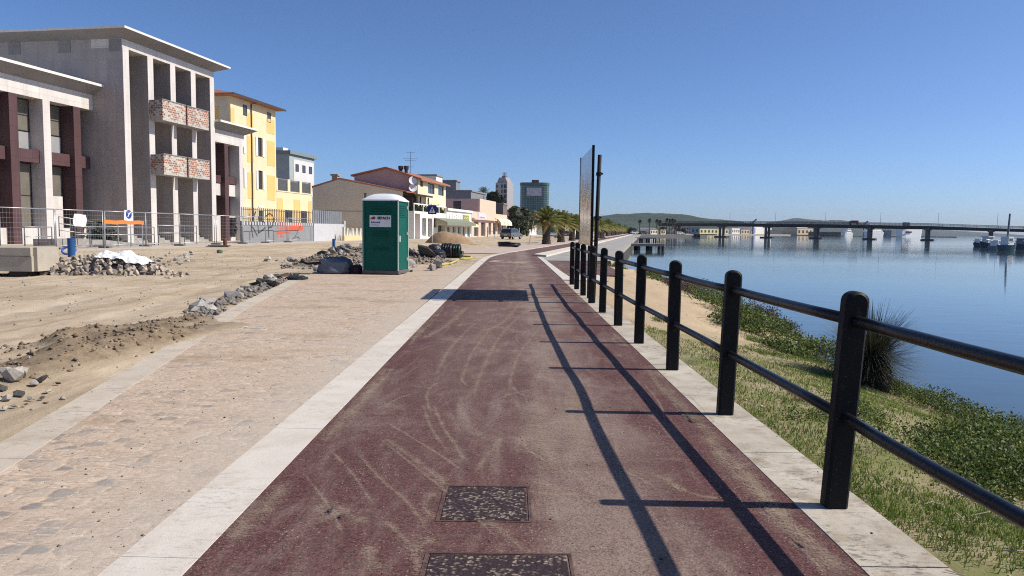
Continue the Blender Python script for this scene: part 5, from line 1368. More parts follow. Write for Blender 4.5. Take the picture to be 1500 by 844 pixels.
# ================================================================== salmon building
oP_ = oX
r0_, r1_, r2_ = fac(oP_, 691, 330)[0], fac(oP_, 726.5, 300)[0], fac(oP_, 742.5, 320)[0]
zP1, zP2, zP3 = fac(oP_, 700, 309)[1], fac(oP_, 705, 291.5)[1], fac(oP_, 735, 314.5)[1]
LP_ = r2_ - r0_; LU0 = fac(oP_, 703, 300)[0] - r0_; LU1 = r1_ - r0_
sb = bframe('salmon_building', r0_, oP_, 0, 'salmon pink shop building with a set back upper floor and cream blinds', 'shop')
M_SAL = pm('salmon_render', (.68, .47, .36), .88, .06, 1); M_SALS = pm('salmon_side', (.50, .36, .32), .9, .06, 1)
zDo = fac(oP_, 715, 326)[1]
ops = [(LP_ * u0, LP_ * u1, .2, zDo) for u0, u1 in ((.05, .16), (.22, .34), (.42, .5), (.55, .63), (.70, .78), (.84, .92))]
wall_open(MB(), 0, LP_, -.1, zP3, 0, ops, .5).build('front_wall', M_SAL, sb)
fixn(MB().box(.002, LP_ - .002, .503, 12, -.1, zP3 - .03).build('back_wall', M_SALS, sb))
for a, b, c_, e in ops: window(sb, (a + b) / 2, (c_ + e) / 2, b - a - .02, e - c_ - .02, .25, M_WFR, M_GLASS, 1)
du = LU1 - LU0
opu = [(LU0 + du * .06, LU0 + du * .36, zP3 + 1.0, zP2 - 1.9), (LU0 + du * .44, LU0 + du * .66, zP3 + .9, zP2 - 1.9), (LU0 + du * .74, LU0 + du * .94, zP3 + .4, zP2 - 1.9)]
wall_open(MB(), LU0, LU1, zP3 - .04, zP2, .01, opu, .3).build('upper_wall', M_SAL, sb)
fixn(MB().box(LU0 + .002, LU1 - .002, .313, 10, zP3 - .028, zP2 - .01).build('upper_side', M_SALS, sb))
for a, b, c_, e in opu: window(sb, (a + b) / 2, (c_ + e) / 2, b - a - .02, e - c_ - .02, .15, M_WFR, M_GLASS, 1)
window(sb, LU0 - .06, (zP3 + zP2) / 2, 1.6, 1.7, 4.0, M_WFR, M_GLASS, 0, rot=-pi / 2)
m = MB(); m.box(LP_ * .14, LP_ * .34, -.12, -.004, zP3 - 1.7, zP3 - .2); s2 = fixn(m.build('shop_sign', pm('lilac_sign', (.60, .58, .74), .5, .05), sb))
m = MB(); 
for k in range(6): m.box(LP_ * (.17 + .022 * k), LP_ * (.185 + .022 * k), -.135, -.121, zP3 - 1.05, zP3 - .8)
fixn(m.build('sign_lettering', pm('sign_violet', (.25, .16, .40), .5), s2))
fixn(MB().box(-.02, LP_ * .60, -.5, -.006, zDo + .35, zDo + .65).build('canopy', M_SAL, sb))
for k in range(3):
    x0 = LP_ * (.61 + .13 * k); x1 = LP_ * (.73 + .13 * k)
    m = MB(); m.prism([(-.01, zDo + .9), (-.6, zDo + .75), (-1.1, zDo + .2), (-1.2, zDo - .45), (-1.16, zDo - .45), (-1.05, zDo + .15), (-.58, zDo + .67), (-.01, zDo + .8)], 'x', x0, x1)
    fixn(m.build('blind', pm('cream_canvas', (.74, .66, .47), .9, .05, 3), sb))
# terrace fence of thin posts before the salmon building
tf = bframe('terrace_fence', r0_ + .5, oP_ + 2.6, .1, 'low see through terrace fence with thin posts in front of the salmon building', 'fence')
for k in range(12): fixn(MB().box(LP_ * k / 11 - .05, LP_ * k / 11 + .05, 0, .1, 0, 1.75).build('post', M_WFR if k % 2 else M_STEELD, tf))
fixn(MB().box(.052, LP_, .02, .06, 1.0, 1.08).build('rail', M_STEELD, tf)); fixn(MB().box(.052, LP_, .03, .07, .15, .5).build('skirting', pm('rail_skirt', (.45, .42, .36), .9), tf))
# ================================================================== flat grey house rows behind
def plain(name, lab, cat, o, p0, p1, pyt, depth, mat, wins=(), pyb=None, roofmat=None, side=(), mid=None):
    s0, s1 = fac(o, p0, pyt)[0], fac(o, p1, pyt)[0]; zt = fac(o, (p0 + p1) / 2, pyt)[1]; L = s1 - s0
    b = bframe(name, s0, o, 0, lab, cat)
    fixn(MB().box(0, L, 0, depth, 0, zt).build('wall', mat, b))
    fixn(MB().box(-.2, L + .2, -.2, depth + .2, zt + .003, zt + .3).build('roof', roofmat or M_RENDER, b))
    for u, dz, w_, h in wins: window(b, L * u, zt - dz, w_, h, -.05, M_FRAME, M_GLASS, 0)
    for v, dz, w_, h in side: window(b, -.05, zt - dz, w_, h, v, M_FRAME, M_GLASS, 0, rot=-pi / 2)
    return b
M_DGREY = pm('dark_grey_render', (.20, .21, .225), .9, .06, 1)
plain('grey_house', 'dark grey flat roofed house behind the low white shop', 'house', -36, 690, 711.5, 283, 22, M_DGREY, [(.85, 1.0, .8, 1.2)], side=[(3, 2.2, 1.4, 1.3), (7, 2.2, 1.4, 1.3), (11, 2.2, 1.4, 1.3)])
plain('grey_rooftop_house', 'grey box shaped house showing between cream house and grey house', 'house', -40, 668, 674, 266.5, 14, M_DGREY, side=[(4, 2, 1.2, 1.2)])
plain('white_rooftop_house', 'small white rooftop box just right of the cream house roof', 'house', -38, 639, 648, 259, 10, M_WHITE, side=[(3, 1.6, .8, 1)])
plain('brown_house', 'dark brown flat roofed house behind the blinds of the salmon building', 'house', -33, 737, 743, 300, 14, pm('brown_render', (.16, .125, .12), .9), side=[(4, 3, 1.2, 1.5), (8, 3, 1.2, 1.5)])
plain('salmon_back_house', 'salmon side house with dark window behind the low white shop', 'house', -32, 688, 702, 295, 13, M_SALS, side=[(4, 2.4, 1.5, 1.6)])
# towers
def tower_white():
    Y = 330; a, b = at(726, 270, Y), at(748, 270, Y); zt = at(737, 268, Y).z
    t = thing('white_tower', 'slender white residential tower with dark balcony strips and rooftop masts', 'tower', (a.x, Y, 0), SANG - pi / 2 - .35)
    L = (b.x - a.x)
    fixn(MB().box(0, L * .9, 0, L * .8, 0, zt).build('wall', pm('tower_white', (.36, .345, .345), .9, .05), t))
    m = MB(); m.prism([(L * .04, zt + .003), (L * .86, zt + .003), (L * .68, zt + 2.3), (L * .2, zt + 2.3)], 'y', L * .1, L * .7); fixn(m.build('roof_cap', pm('tower_cap', (.30, .285, .285), .9), t))
    m = MB()
    for xx in (.4, .5, .62): m.tube([(L * xx, L * .3, zt + 2.3), (L * xx, L * .3, zt + 4.6)], .2, 6)
    m.box(L * .33, L * .62, L * .25, L * .5, zt + 2.302, zt + 3.0); m.build('mast', M_DGREY, t)
    for k in range(11):
        z = zt - 1.6 - k * 2.2
        for u, w_ in ((.08, .09), (.50, .10), (.72, .20)):
            fixn(MB().box(L * .9 * (u), L * .9 * (u + w_), -.12, -.003, z - .8, z + .75).build('window', M_FRAME, t))
tower_white()
def tower_green():
    Y = 300; a, b = at(762, 290, Y), at(805, 290, Y); zt = at(783, 271, Y).z; L = b.x - a.x
    n = NT('green_curtain_wall'); P = n.pos(); x, y, z = n.xyz(P)
    ang = n.math('MULTIPLY', n.math('ARCTAN2', y, x), L / 2)
    uv = n.nd('ShaderNodeCombineXYZ', {0: ang, 1: z, 2: 0.0}).outputs[0]
    bk = n.nd('ShaderNodeTexBrick', {'Vector': uv, 'Color1': (.028, .062, .058, 1), 'Color2': (.04, .08, .072, 1), 'Mortar': (.12, .20, .19, 1), 'Scale': 1.0, 'Mortar Size': .10, 'Brick Width': .95, 'Row Height': .9}, offset=0.0)
    mt = n.fin(bk.outputs[0], .3, spec=.5)
    t = thing('green_glass_tower', 'broad green glass tower block with rounded corners and a bright upper band', 'tower', (a.x + L / 2, Y + L / 2, 0), 0)
    def sq(r, k=28, e=.42): return [(math.copysign(abs(cos(q)) ** e, cos(q)) * r, math.copysign(abs(sin(q)) ** e, sin(q)) * r) for q in [2 * pi * i / k for i in range(k)]]
    fixn(MB().prism(sq(L / 2), 'z', 0, zt).build('wall', mt, t))
    fixn(MB().prism(sq(L / 2 * 1.02), 'z', zt + .003, zt + 1.0).build('roof_rim', pm('tower_rim', (.07, .12, .115), .6), t))
    m = MB(); m.box(-L * .28, L * .22, -L * .505, -L * .497, zt - 4.4, zt - 1.1); fixn(m.build('bright_band', pm('silver_panel', (.42, .44, .47), .4, .3, 1.2), t))
    fixn(MB().box(-L * .10, L * .14, -L * .15, L * .2, zt + 1.002, zt + 2.3).build('roof_box', pm('rust_box', (.14, .07, .06), .8), t))
tower_green()
# tan wall and houses behind the palms
tw0 = fac(-28, 744, 338)[0]; tw1 = fac(-28, 767, 338)[0]
tw = bframe('tan_wall', tw0, -28, 0, 'long low tan wall behind the parked silver car', 'wall'); zz = fac(-28, 752, 332)[1]
fixn(MB().box(0, tw1 - tw0, 0, .4, 0, zz).build('wall_base', pm('tan_wall', (.48, .35, .22), .9, .08), tw)); fixn(MB().box(-.05, tw1 - tw0 + .05, -.05, .45, zz + .002, zz + .15).build('coping', M_CON, tw))
def gable(name, lab, o, p0, p1, pye, pyr, mat, depth=14, roof=None):
    s0, s1 = fac(o, p0, pye)[0], fac(o, p1, pye)[0]; L = s1 - s0; ze = fac(o, (p0 + p1) / 2, pye)[1]; zr_ = fac(o, (p0 + p1) / 2, pyr)[1]
    b = bframe(name, s0, o, 0, lab, 'house')
    m = MB(); m.prism([(0, 0), (depth, 0), (depth, ze), (depth / 2, zr_), (0, ze)], 'x', 0, L); fixn(m.build('wall', mat, b))
    m = MB(); m.prism([(-.5, ze - .1), (depth / 2, zr_ + .02), (depth / 2, zr_ + .3), (-.5, ze + .2)], 'x', -.3, L + .3); m.prism([(depth / 2 + .002, zr_ + .02), (depth + .5, ze - .1), (depth + .5, ze + .2), (depth / 2 + .002, zr_ + .3)], 'x', -.3, L + .3)
    fixn(m.build('roof', roof or M_ROOF, b))
    nw = max(2, int(L / 5))
    for k in range(nw):
        for zz in ([1.5] if ze < 5 else [1.5, ze - 1.6]): window(b, L * (k + .5) / nw, zz + .2, 1.1, 1.7, -.05, M_FRAME, M_GLASS, 1)
    for v in (depth * .3, depth * .7): window(b, -.05, min(2, ze * .5), 1.2, 1.7, v, M_FRAME, M_GLASS, 1, rot=-pi / 2)
    return b
gable('white_house', 'white house with arched looking gable just left of the first palm', -29, 776, 786, 323, 317, M_WHITE, 9)
gable('cream_villa', 'cream house between the first and second palm', -30, 797, 815, 323, 314, M_CRM, 13)
gable('yellow_villa', 'pale yellow house with tall gable between the second and third palm', -30, 820, 834, 327, 318, M_CRM, 12)
gable('red_roof_house', 'house with broad red roof behind the first palm crowns', -44, 785, 803, 315, 306, M_BEI, 16)
plain('cream_flats', 'cream flat roofed building behind the notice board', 'house', -34, 836, 853, 324, 14, M_CRM, [(.3, 2, 1.2, 1.5), (.7, 2, 1.2, 1.5)])
plain('white_villa_far', 'small white building at the far end of the palm row', 'house', -14, 905, 918, 338.2, 12, M_CRM, [(.3, 1.4, 1.5, 1.2), (.7, 1.4, 1.5, 1.2)])
# ================================================================== temporary site fence
M_GALV = pm('galvanised_tube', (.40, .41, .42), .45, .12, 6, metal=.6)
M_FOOT = pm('concrete_foot', (.16, .15, .14), .95, .2, 5)
oF = -27.4
fpx = [-40, 0, 82, 154, 213, 263, 317, 356, 389, 422, 457]
flabel = ['temporary mesh fence panel cut by the left edge', 'temporary mesh fence panel before the left wing columns', 'temporary mesh fence panel left of the white sheet', 'temporary mesh fence panel carrying the orange barrier',
          'temporary mesh fence panel before the left of the tallest block', 'temporary mesh fence panel before the right of the tallest block', 'temporary mesh fence panel before the short right wing', 'temporary mesh fence panel before the black sprayed letters', 'temporary mesh fence panel in the middle of the graffiti wall', 'temporary mesh fence panel before the red sprayed bar']
FS = [fac(oF, p, 340)[0] for p in fpx]
for i in range(len(FS) - 1):
    x0, y0 = S(FS[i], oF); x1, y1 = S(FS[i + 1], oF); L = FS[i + 1] - FS[i] - .06
    dz = random.uniform(-.04, .04)
    t = thing('fence_panel', flabel[i], 'fence panel', (x0, y0, GZ), SANG + random.uniform(-.03, .03), 'temporary site fence panels')
    m = MB()
    for xx in (0, L): m.tube([(xx, 0, .02), (xx, 0, 2.0)], .026, 8)
    for zz in (.18, 2.0): m.tube([(0, 0, zz), (L, 0, zz)], .026 if zz > 1 else .02, 8)
    m.build('frame', M_GALV, t, smooth=True)
    m = MB(); k = int(L / .18)
    for j in range(1, k): xx = L * j / k; m.add([(xx - .0028, -.002, .2), (xx + .0028, -.002, .2), (xx + .0028, -.002, 1.98), (xx - .0028, -.002, 1.98)], [(0, 1, 2, 3)])
    for j in range(1, 8): zz = .2 + 1.78 * j / 8; m.add([(.02, .003, zz - .003), (L - .02, .003, zz - .003), (L - .02, .003, zz + .003), (.02, .003, zz + .003)], [(0, 1, 2, 3)])
    m.build('wire_mesh', M_GALV, t)
    fixn(MB().slab(-.15, .11, -.33, .33, -.05, .10, .02).build('foot', M_FOOT, t))
def on_fence(px, py_t, py_b, w_, name, lab, cat, mat, dy=-.06):
    s, zt = fac(oF, px, py_t); zb = fac(oF, px, py_b)[1]
    t = bframe(name, s, oF, (zt + zb) / 2, lab, cat); h = zt - zb
    return t, h
t, h = on_fence(115.5, 313.5, 331, .55, 'white_sheet', 'blank white sheet tied to the temporary fence', 'sheet', M_WHP)
m = MB(); n_ = 8
for j in range(n_ + 1):
    for i in range(n_ + 1): m.v.append((lerp(-.42, .42, i / n_), -.05 + .05 * sin(i * 1.1 + j * .5), lerp(-h / 2, h / 2, j / n_) - (.04 if i > 5 else 0)))
m.f = [(j * (n_ + 1) + i, j * (n_ + 1) + i + 1, (j + 1) * (n_ + 1) + i + 1, (j + 1) * (n_ + 1) + i) for j in range(n_) for i in range(n_)]
m.build('sheet_face', M_SHEET, t)
t, h = on_fence(187, 308.5, 323.5, .5, 'safety_notice', 'white notice with round blue symbol hung on the temporary fence', 'notice', M_WHP)
t.rotation_euler = (0, radians(4), SANG)
bd = fixn(MB().box(-.36, .36, -.06, -.04, -h / 2, h / 2).build('board', M_SHEET, t))
m = MB(); m.lathe([(.25, 0), (.25, .004)], 20, M=Matrix.Translation((0, -.0605, h * .12)) @ Matrix.Rotation(pi / 2, 4, 'X')); fixn(m.build('blue_disc', M_BLUEI, t))
m = MB(); m.tube([(-.10, -.067, h * .12 - .16), (0, -.067, h * .12 + .02), (.12, -.067, h * .12 + .12)], .028, 6); m.tube([(-.12, -.067, h * .12 + .08), (.04, -.067, h * .12 + .0)], .022, 6); m.build('white_symbol', M_SHEET, t)
# orange barrier board and its frame
s0, zt = fac(oF + .5, 152, 322.5); s1 = fac(oF + .5, 211, 323)[0]; zb = fac(oF + .5, 180, 328.5)[1]
ob = bframe('orange_barrier', s0, oF + .5, GZ, 'orange plastic barrier board on thin steel legs at the temporary fence', 'barrier'); L = s1 - s0
m = MB(); N = 24
for i in range(N + 1):
    x = L * i / N; y = .03 * sin(i * .9); a = .05 * sin(i * .7)
    m.v += [(x, y, zb - GZ + a * .4), (x, y, zt - GZ + a * .3), (x, y + .03, zb - GZ + a * .4), (x, y + .03, zt - GZ + a * .3)]
for i in range(N): q = 4 * i; m.f += [(q, q + 4, q + 5, q + 1), (q + 2, q + 3, q + 7, q + 6), (q + 1, q + 5, q + 7, q + 3), (q, q + 2, q + 6, q + 4)]
fixn(m.build('board', pm('orange_plastic', (.62, .20, .04), .6, .12, 4), ob))
for u in (.03, .35, .66, .97): m = MB(); m.tube([(L * u, .06, 0), (L * u, .06, zt - GZ)], .022, 6); m.build('leg', M_GALV, ob)
# steel tube handrails of the ramp
def handrail(name, lab, o0, s0, o1, s1, z0, z1, h=1.05, n=4, bars=(1.0, .55)):
    a, b = S(s0, o0, z0), S(s1, o1, z1)
    t = thing(name, lab, 'handrail', a)
    A, B = Vector((0, 0, 0)), Vector(b) - Vector(a)
    for k in range(n):
        p = A.lerp(B, k / (n - 1)); m = MB(); m.tube([p, p + Vector((0, 0, h))], .028, 8); m.build('post', M_STEELD, t, smooth=True)
    m = MB()
    for f in bars: m.tube([A + Vector((0, 0, h * f)), B + Vector((0, 0, h * f))], .026, 8)
    m.build('rail', M_GALV, t, smooth=True)
    return t
oR_ = -29.4
F = lambda px, o=oR_: fac(o, px, 345)[0]
handrail('handrail', 'two bar steel handrail on the paving before the left wing', oR_, F(36), oR_, F(76), GZ, GZ, 1.1, 3)
handrail('handrail', 'upper steel handrail of the ramp by the left wing door', oR_ - 2.2, F(87, oR_ - 2.2), oR_ - 2.2, F(150, oR_ - 2.2), .7, .35, 1.15, 5, (1.0, .66, .33))
handrail('handrail', 'near steel handrail of the ramp behind the white sheet', oR_ + .2, F(110, oR_ + .2), oR_ + .2, F(152, oR_ + .2), GZ, GZ, 1.15, 3, (1.0, .6, .05))
handrail('handrail', 'long sloping steel handrail before the tallest block', oR_ + .3, F(154, oR_ + .3), oR_ + .3, F(226, oR_ + .3), GZ, GZ, 1.15, 5, (1.0, .6, .06))
handrail('handrail', 'steel handrail at the lower end of the ramp by the steps', oR_ + .3, F(232, oR_ + .3), oR_ + .3, F(288, oR_ + .3), GZ, GZ, 1.25, 4, (1.0, .62))
rp = bframe('access_ramp', F(88, oR_ - .2), oR_ - .2, GZ - .1, 'grey concrete access ramp between the steel handrails', 'ramp')
L = F(226, oR_ - .2) - F(88, oR_ - .2); m = MB(); m.prism([(0, 0), (L, 0), (L, .12), (L * .35, .55), (0, .55)], 'y', .3, 1.7); fixn(m.build('ramp_slab', M_CON2, rp))
# paving patch of pink tiles
struct(MB().strip([S(s, -36.2) for s in (-14, 3)], [S(s, -30.2) for s in (-14, 3)], GZ + .03).build('pink_forecourt', pm('pink_tiles', (.46, .30, .24), .85, .12, 3)))
V, Q, A = leaves(500, lambda r: (r.normal(0, .5), r.normal(0, .35), .2 + abs(r.normal(0, .45))), .13, 8)
g = npmesh('ramp_shrub', V, Q, M_PLANT, None, A); g.location = S(F(150, -31.2), -31.2, GZ); tag(g, 'small dark green shrub behind the ramp handrail', 'shrub')

# ================================================================== pedestrian crossing sign
x, y = gp(633, 358, .0); k = y / FPX
sgn = thing('crossing_sign', 'blue square pedestrian crossing sign on a white pole', 'road sign', (x, y, 0), radians(-4))
zt = at(633, 300.5, y).z; zb = at(633, 314, y).z; W = 12.6 * k
MB().tube([(0, .04, -.1), (0, .04, zt - .05)], .035, 10).build('pole', M_WFR, sgn, smooth=True)
fixn(MB().box(-W / 2, W / 2, -.012, .004, zb, zt).build('plate', pm('sign_blue', (.008, .02, .20), .5, .06, 3), sgn))
m = MB(); zc = (zb + zt) / 2; q = W * .36; m.prism([(-q, zc - q), (q, zc - q), (0, zc + q * 1.05)], 'y', -.016, -.0125); fixn(m.build('white_triangle', M_SHEET, sgn))
m = MB(); e = W * .028
for a, b in (((0, zc + q * .35), (.0, zc - q * .15)), ((0, zc - q * .15), (-q * .28, zc - q * .75)), ((0, zc - q * .15), (q * .3, zc - q * .72)), ((0, zc + q * .25), (-q * .25, zc - q * .1)), ((0, zc + q * .25), (q * .22, zc - q * .05))): m.tube([(a[0], -.0175, a[1]), (b[0], -.0175, b[1])], e, 6)
m.lathe([(e * 1.5, 0), (e * 1.5, .003)], 10, M=Matrix.Translation((0, -.0165, zc + q * .50)) @ Matrix.Rotation(pi / 2, 4, 'X'))
m.build('walking_figure', M_INK, sgn)
# ================================================================== cars
M_TYRE = pm('tyre_rubber', (.012, .012, .013), .85); M_CARGL = mk_glass('car_glass', (.02, .024, .028), .08)
def car(name, lab, x, y, rot, body, L=4.3, W=1.78, H=1.55, van=False):
    t = thing(name, lab, 'car' if not van else 'van', (x, y, ground_z(x, y)), rot)
    w2 = W / 2
    low = [(-L / 2, .35), (-L / 2, .82), (-L * .46, .98), (L * .22, .98), (L * .46, .80), (L / 2, .62), (L / 2, .32)]
    top = [(-L * .47, .985), (-L * .40, H - .06), (-L * .33, H), (L * .06, H), (L * .24, .985)] if not van else [(-L * .49, .985), (-L * .475, H - .1), (-L * .45, H), (L * .22, H), (L * .36, .985)]
    m = MB(); m.prism(low, 'y', -w2, w2); b = fixn(m.build('body', body, t)); bv = b.modifiers.new('b', 'BEVEL'); bv.width = .07; bv.segments = 2
    m = MB(); i = .12; n = len(top)
    vs = [(p[0], -w2 + .03 if p[1] < 1 else -w2 + i + .03, p[1]) for p in top] + [(p[0], w2 - .03 if p[1] < 1 else w2 - i - .03, p[1]) for p in top]
    m.add(vs, [tuple(range(n)), tuple(range(2 * n - 1, n - 1, -1))] + [(k, n + k, n + (k + 1) % n, (k + 1) % n) for k in range(n)]); c = fixn(m.build('cabin', body, t))
    # glass set slightly proud of the cabin faces
    def quad(nm, pts):
        mm = MB(); ctr = sum((Vector(p) for p in pts), Vector()) / 4; nrm = (Vector(pts[1]) - Vector(pts[0])).cross(Vector(pts[2]) - Vector(pts[0])).normalized()
        if nrm.dot(ctr - Vector((0, 0, 1.2))) < 0: nrm = -nrm
        q = [ctr + (Vector(p) - ctr) * .84 + nrm * .008 for p in pts]; r_ = [p - nrm * .012 for p in q]
        mm.add(q + r_, [(0, 1, 2, 3), (7, 6, 5, 4), (0, 4, 5, 1), (1, 5, 6, 2), (2, 6, 7, 3), (3, 7, 4, 0)]); return fixn(mm.build(nm, M_CARGL, c))
    N = n
    quad('rear_window', [vs[0], vs[N], vs[N + 1], vs[1]]); quad('windscreen', [vs[3], vs[N + 3], vs[N + 4], vs[4]])
    quad('side_window', [vs[0], vs[1], vs[3], vs[4]]) if not van else None; quad('side_window', [vs[N], vs[N + 1], vs[N + 3], vs[N + 4]]) if not van else None
    for sx in (-1, 1):
        for xx in (-L * .31, L * .31):
            m = MB(); m.lathe([(.18, -.1), (.31, -.1), (.33, -.07), (.33, .07), (.31, .1), (.18, .1)], 18, M=Matrix.Translation((xx, sx * (w2 - .09), .33)) @ Matrix.Rotation(pi / 2, 4, 'X')); wh = fixn(m.build('wheel', M_TYRE, t))
            m = MB(); m.lathe([(.02, -.012), (.19, -.006), (.19, .006), (.02, .012)], 12, M=Matrix.Translation((xx, sx * (w2 + .008), .33)) @ Matrix.Rotation(pi / 2, 4, 'X')); m.build('rim', M_GALV, wh)
        fixn(MB().box(-L / 2 - .015, -L / 2 + .1, sx * w2 * .92 - .12 if sx > 0 else sx * w2 * .92, sx * w2 * .92 if sx > 0 else sx * w2 * .92 + .12, .70, .93).build('tail_light', pm('tail_red', (.30, .01, .01), .3), t))
        fixn(MB().box(L / 2 - .2, L / 2 + .01, sx * w2 * .8 - .14, sx * w2 * .8 + .14, .58, .70).build('headlight', pm('lamp_clear', (.6, .62, .64), .2), t))
    fixn(MB().box(-L / 2 - .02, -L / 2 + .1, -w2 + .06, w2 - .06, .34, .55).build('bumper', pm('bumper_grey', (.05, .05, .052), .6), t))
    fixn(MB().box(-L / 2 - .03, -L / 2 - .021, -.26, .26, .58, .69).build('number_plate', M_SHEET, t))
    return t
x, y = gp(749, 350.5, .05)
car('parked_car', 'silver estate car parked with its rear to the camera by the tan wall', x, y + 2, SANG - .22, pm('silver_paint', (.20, .21, .22), .3, .04, 2, metal=.5), 4.4, 1.85, 1.6)
s_, z_ = fac(-16, 808, 340); x, y = S(s_, -16)
car('parked_van', 'pale blue white van parked between the first and second palm', x, y, SANG + .25, pm('pale_van_paint', (.50, .54, .60), .35), 5.0, 1.95, 2.3, True)
s_, z_ = fac(-15, 829, 340); x, y = S(s_, -15)
car('parked_car', 'dark violet car parked between the second and third palm', x, y, SANG + .1, pm('violet_paint', (.10, .08, .14), .3), 4.1, 1.75, 1.5)
# ================================================================== vegetation
M_GRASS = attr_leaf('grass_blades', [(0, (.08, .13, .018)), (.36, (.14, .21, .035)), (.58, (.25, .28, .07)), (.78, (.44, .37, .20)), (1, (.58, .49, .30))])
def grass(name, n, xy, h0, h1, mat, seed, w_=.006, lab=None, dry=None):
    r = np.random.default_rng(seed); P = []
    while len(P) < n:
        x, y = xy(r)
        P.append((x, y, bank_z(x, y)))
    P = np.array(P); n = len(P); h = r.uniform(h0, h1, n); a = r.uniform(0, 2 * pi, n); ln = r.uniform(.1, .8, n) * h
    dx, dy = np.cos(a), np.sin(a); b = r.uniform(0, 2 * pi, n); wx, wy = np.cos(b) * w_, np.sin(b) * w_
    z = P[:, 2] - .005
    V = np.empty((n, 5, 3))
    V[:, 0] = np.c_[P[:, 0] - wx, P[:, 1] - wy, z]; V[:, 1] = np.c_[P[:, 0] + wx, P[:, 1] + wy, z]
    V[:, 2] = np.c_[P[:, 0] + wx * .7 + dx * ln * .35, P[:, 1] + wy * .7 + dy * ln * .35, z + h * .6]; V[:, 3] = np.c_[P[:, 0] - wx * .7 + dx * ln * .35, P[:, 1] - wy * .7 + dy * ln * .35, z + h * .6]
    V[:, 4] = np.c_[P[:, 0] + dx * ln, P[:, 1] + dy * ln, z + h]
    i = np.arange(n)[:, None] * 5
    T = np.concatenate([i + [0, 1, 2], i + [0, 2, 3], i + [3, 2, 4]], 0)
    va = np.array([min(.999, max(0, .40 + .30 * noise.noise(Vector((p[0] * 1.4, p[1] * 1.4, 3))) + .22 * noise.noise(Vector((p[0] * 5, p[1] * 5, 7))))) for p in P]) + r.normal(0, .13, n)
    o = npmesh(name, V.reshape(-1, 3), T, mat, None, np.repeat(np.clip(va, 0, 1), 5)); tag(o, lab, kind='stuff'); return o
def gxy(r):
    while True:
        y = 2.0 + 13.5 * r.random() ** 1.6; x = r.uniform(1.89, min(shore_x(y) + .1, .74 * y + 1.2))
        d = noise.noise(Vector((x * .9, y * .9, 1))) + .35 * noise.noise(Vector((x * 3.5, y * 3.5, 5)))
        if r.random() < .55 + .9 * d: 
            if y > 10.5 + 2.2 * noise.noise(Vector((x, y * .4, 9))) and x < shore_x(y) - 1.7: continue
            return x, y
grass('grass', 78000, gxy, .010, .045, M_GRASS, 11, .0034, 'short patchy grass on the bank between railing and water')
M_BUSH = attr_leaf('shore_bush_leaves', [(0, (.022, .038, .008)), (.4, (.070, .110, .020)), (.75, (.14, .19, .042)), (1, (.27, .28, .095))])
M_HEATH = attr_leaf('heath_leaves', [(0, (.035, .022, .020)), (.5, (.10, .065, .055)), (.8, (.13, .10, .07)), (1, (.20, .15, .11))])
M_HERB = attr_leaf('herb_leaves', [(0, (.05, .09, .012)), (.5, (.12, .18, .03)), (1, (.24, .28, .08))]); M_DRYH = attr_leaf('dry_herb', [(0, (.14, .10, .05)), (.5, (.32, .25, .13)), (1, (.5, .42, .25))])
M_TWIG = pm('twigs', (.09, .06, .04), .9)
def bush(x, y, rx, ry, h, n, mat, lab, seed, group, size=.045, z=None):
    r = np.random.default_rng(seed); g = bank_z(x, y) if z is None else z
    t = thing('shore_shrub', lab, 'shrub', (x, y, g), 0, group)
    K = max(6, int(n / 90)); cl = []
    for k in range(K):
        a = r.uniform(0, 2 * pi); q = sqrt(r.random()); hh = h * (1 - .75 * q * q) * r.uniform(.5, 1.05)
        cl.append((rx * q * cos(a), ry * q * sin(a), hh))
    def cf(r):
        c = cl[r.integers(K)]; s = .22 * min(rx, ry) + .05
        xx, yy = c[0] + r.normal(0, s * .6), c[1] + r.normal(0, s * .6)
        zz = c[2] * (1 - .5 * abs(r.normal(0, .45))) + r.normal(0, .02)
        return (xx, yy, max(-.02, zz) + (bank_z(x + xx, y + yy) - g if z is None else 0))
    V, Q, A = leaves(n, cf, size, seed); npmesh('foliage', V, Q, mat, t, A)
    m = MB()
    for c in cl[:10]: m.tube([(c[0] * .2, c[1] * .2, -.05), (c[0] * .6, c[1] * .6, c[2] * .5), c], .008, 5, r_end=.003)
    m.build('stems', M_TWIG, t)
    return t
random.seed(31)
B = [(4.55, 6.1, .80, .55, .34, 'g'), (3.75, 5.55, .62, .50, .30, 'g'), (3.2, 4.7, .50, .55, .24, 'g'), (4.1, 4.75, .7, .6, .30, 'g'), (5.2, 7.2, .6, .5, .38, 'g'), (5.0, 8.3, .5, .55, .30, 'g'), (4.75, 9.4, .5, .55, .22, 'g'),
     (5.0, 11.6, .55, .7, .42, 'g'), (4.7, 12.9, .6, .7, .48, 'g'), (4.65, 14.1, .6, .65, .50, 'g'), (5.25, 14.8, .5, .8, .55, 'h'), (4.6, 15.6, .6, .7, .44, 'g'), (5.3, 16.6, .55, .9, .62, 'h'), (5.0, 18.3, .6, .9, .50, 'g'), (5.4, 20.4, .55, 1.0, .62, 'h'), (5.1, 22.2, .6, 1.0, .40, 'h'),
     (5.5, 24.2, .6, 1.2, .50, 'h'), (5.2, 26.8, .5, 1.2, .36, 'g'), (5.6, 29.5, .5, 1.2, .36, 'g'), (4.3, 31.8, .6, .6, .22, 'g'), (4.2, 11.0, .4, .4, .16, 'g'), (4.0, 13.2, .4, .5, .22, 'g')]
wh = ['right of the nearest railing post, nearest the water', 'low below the nearest rail', 'nearest the lower right corner', 'at the right edge low on the bank', 'at the right edge beside the water', 'between the lower rail and the water', 'just before the spiky rush tuft']
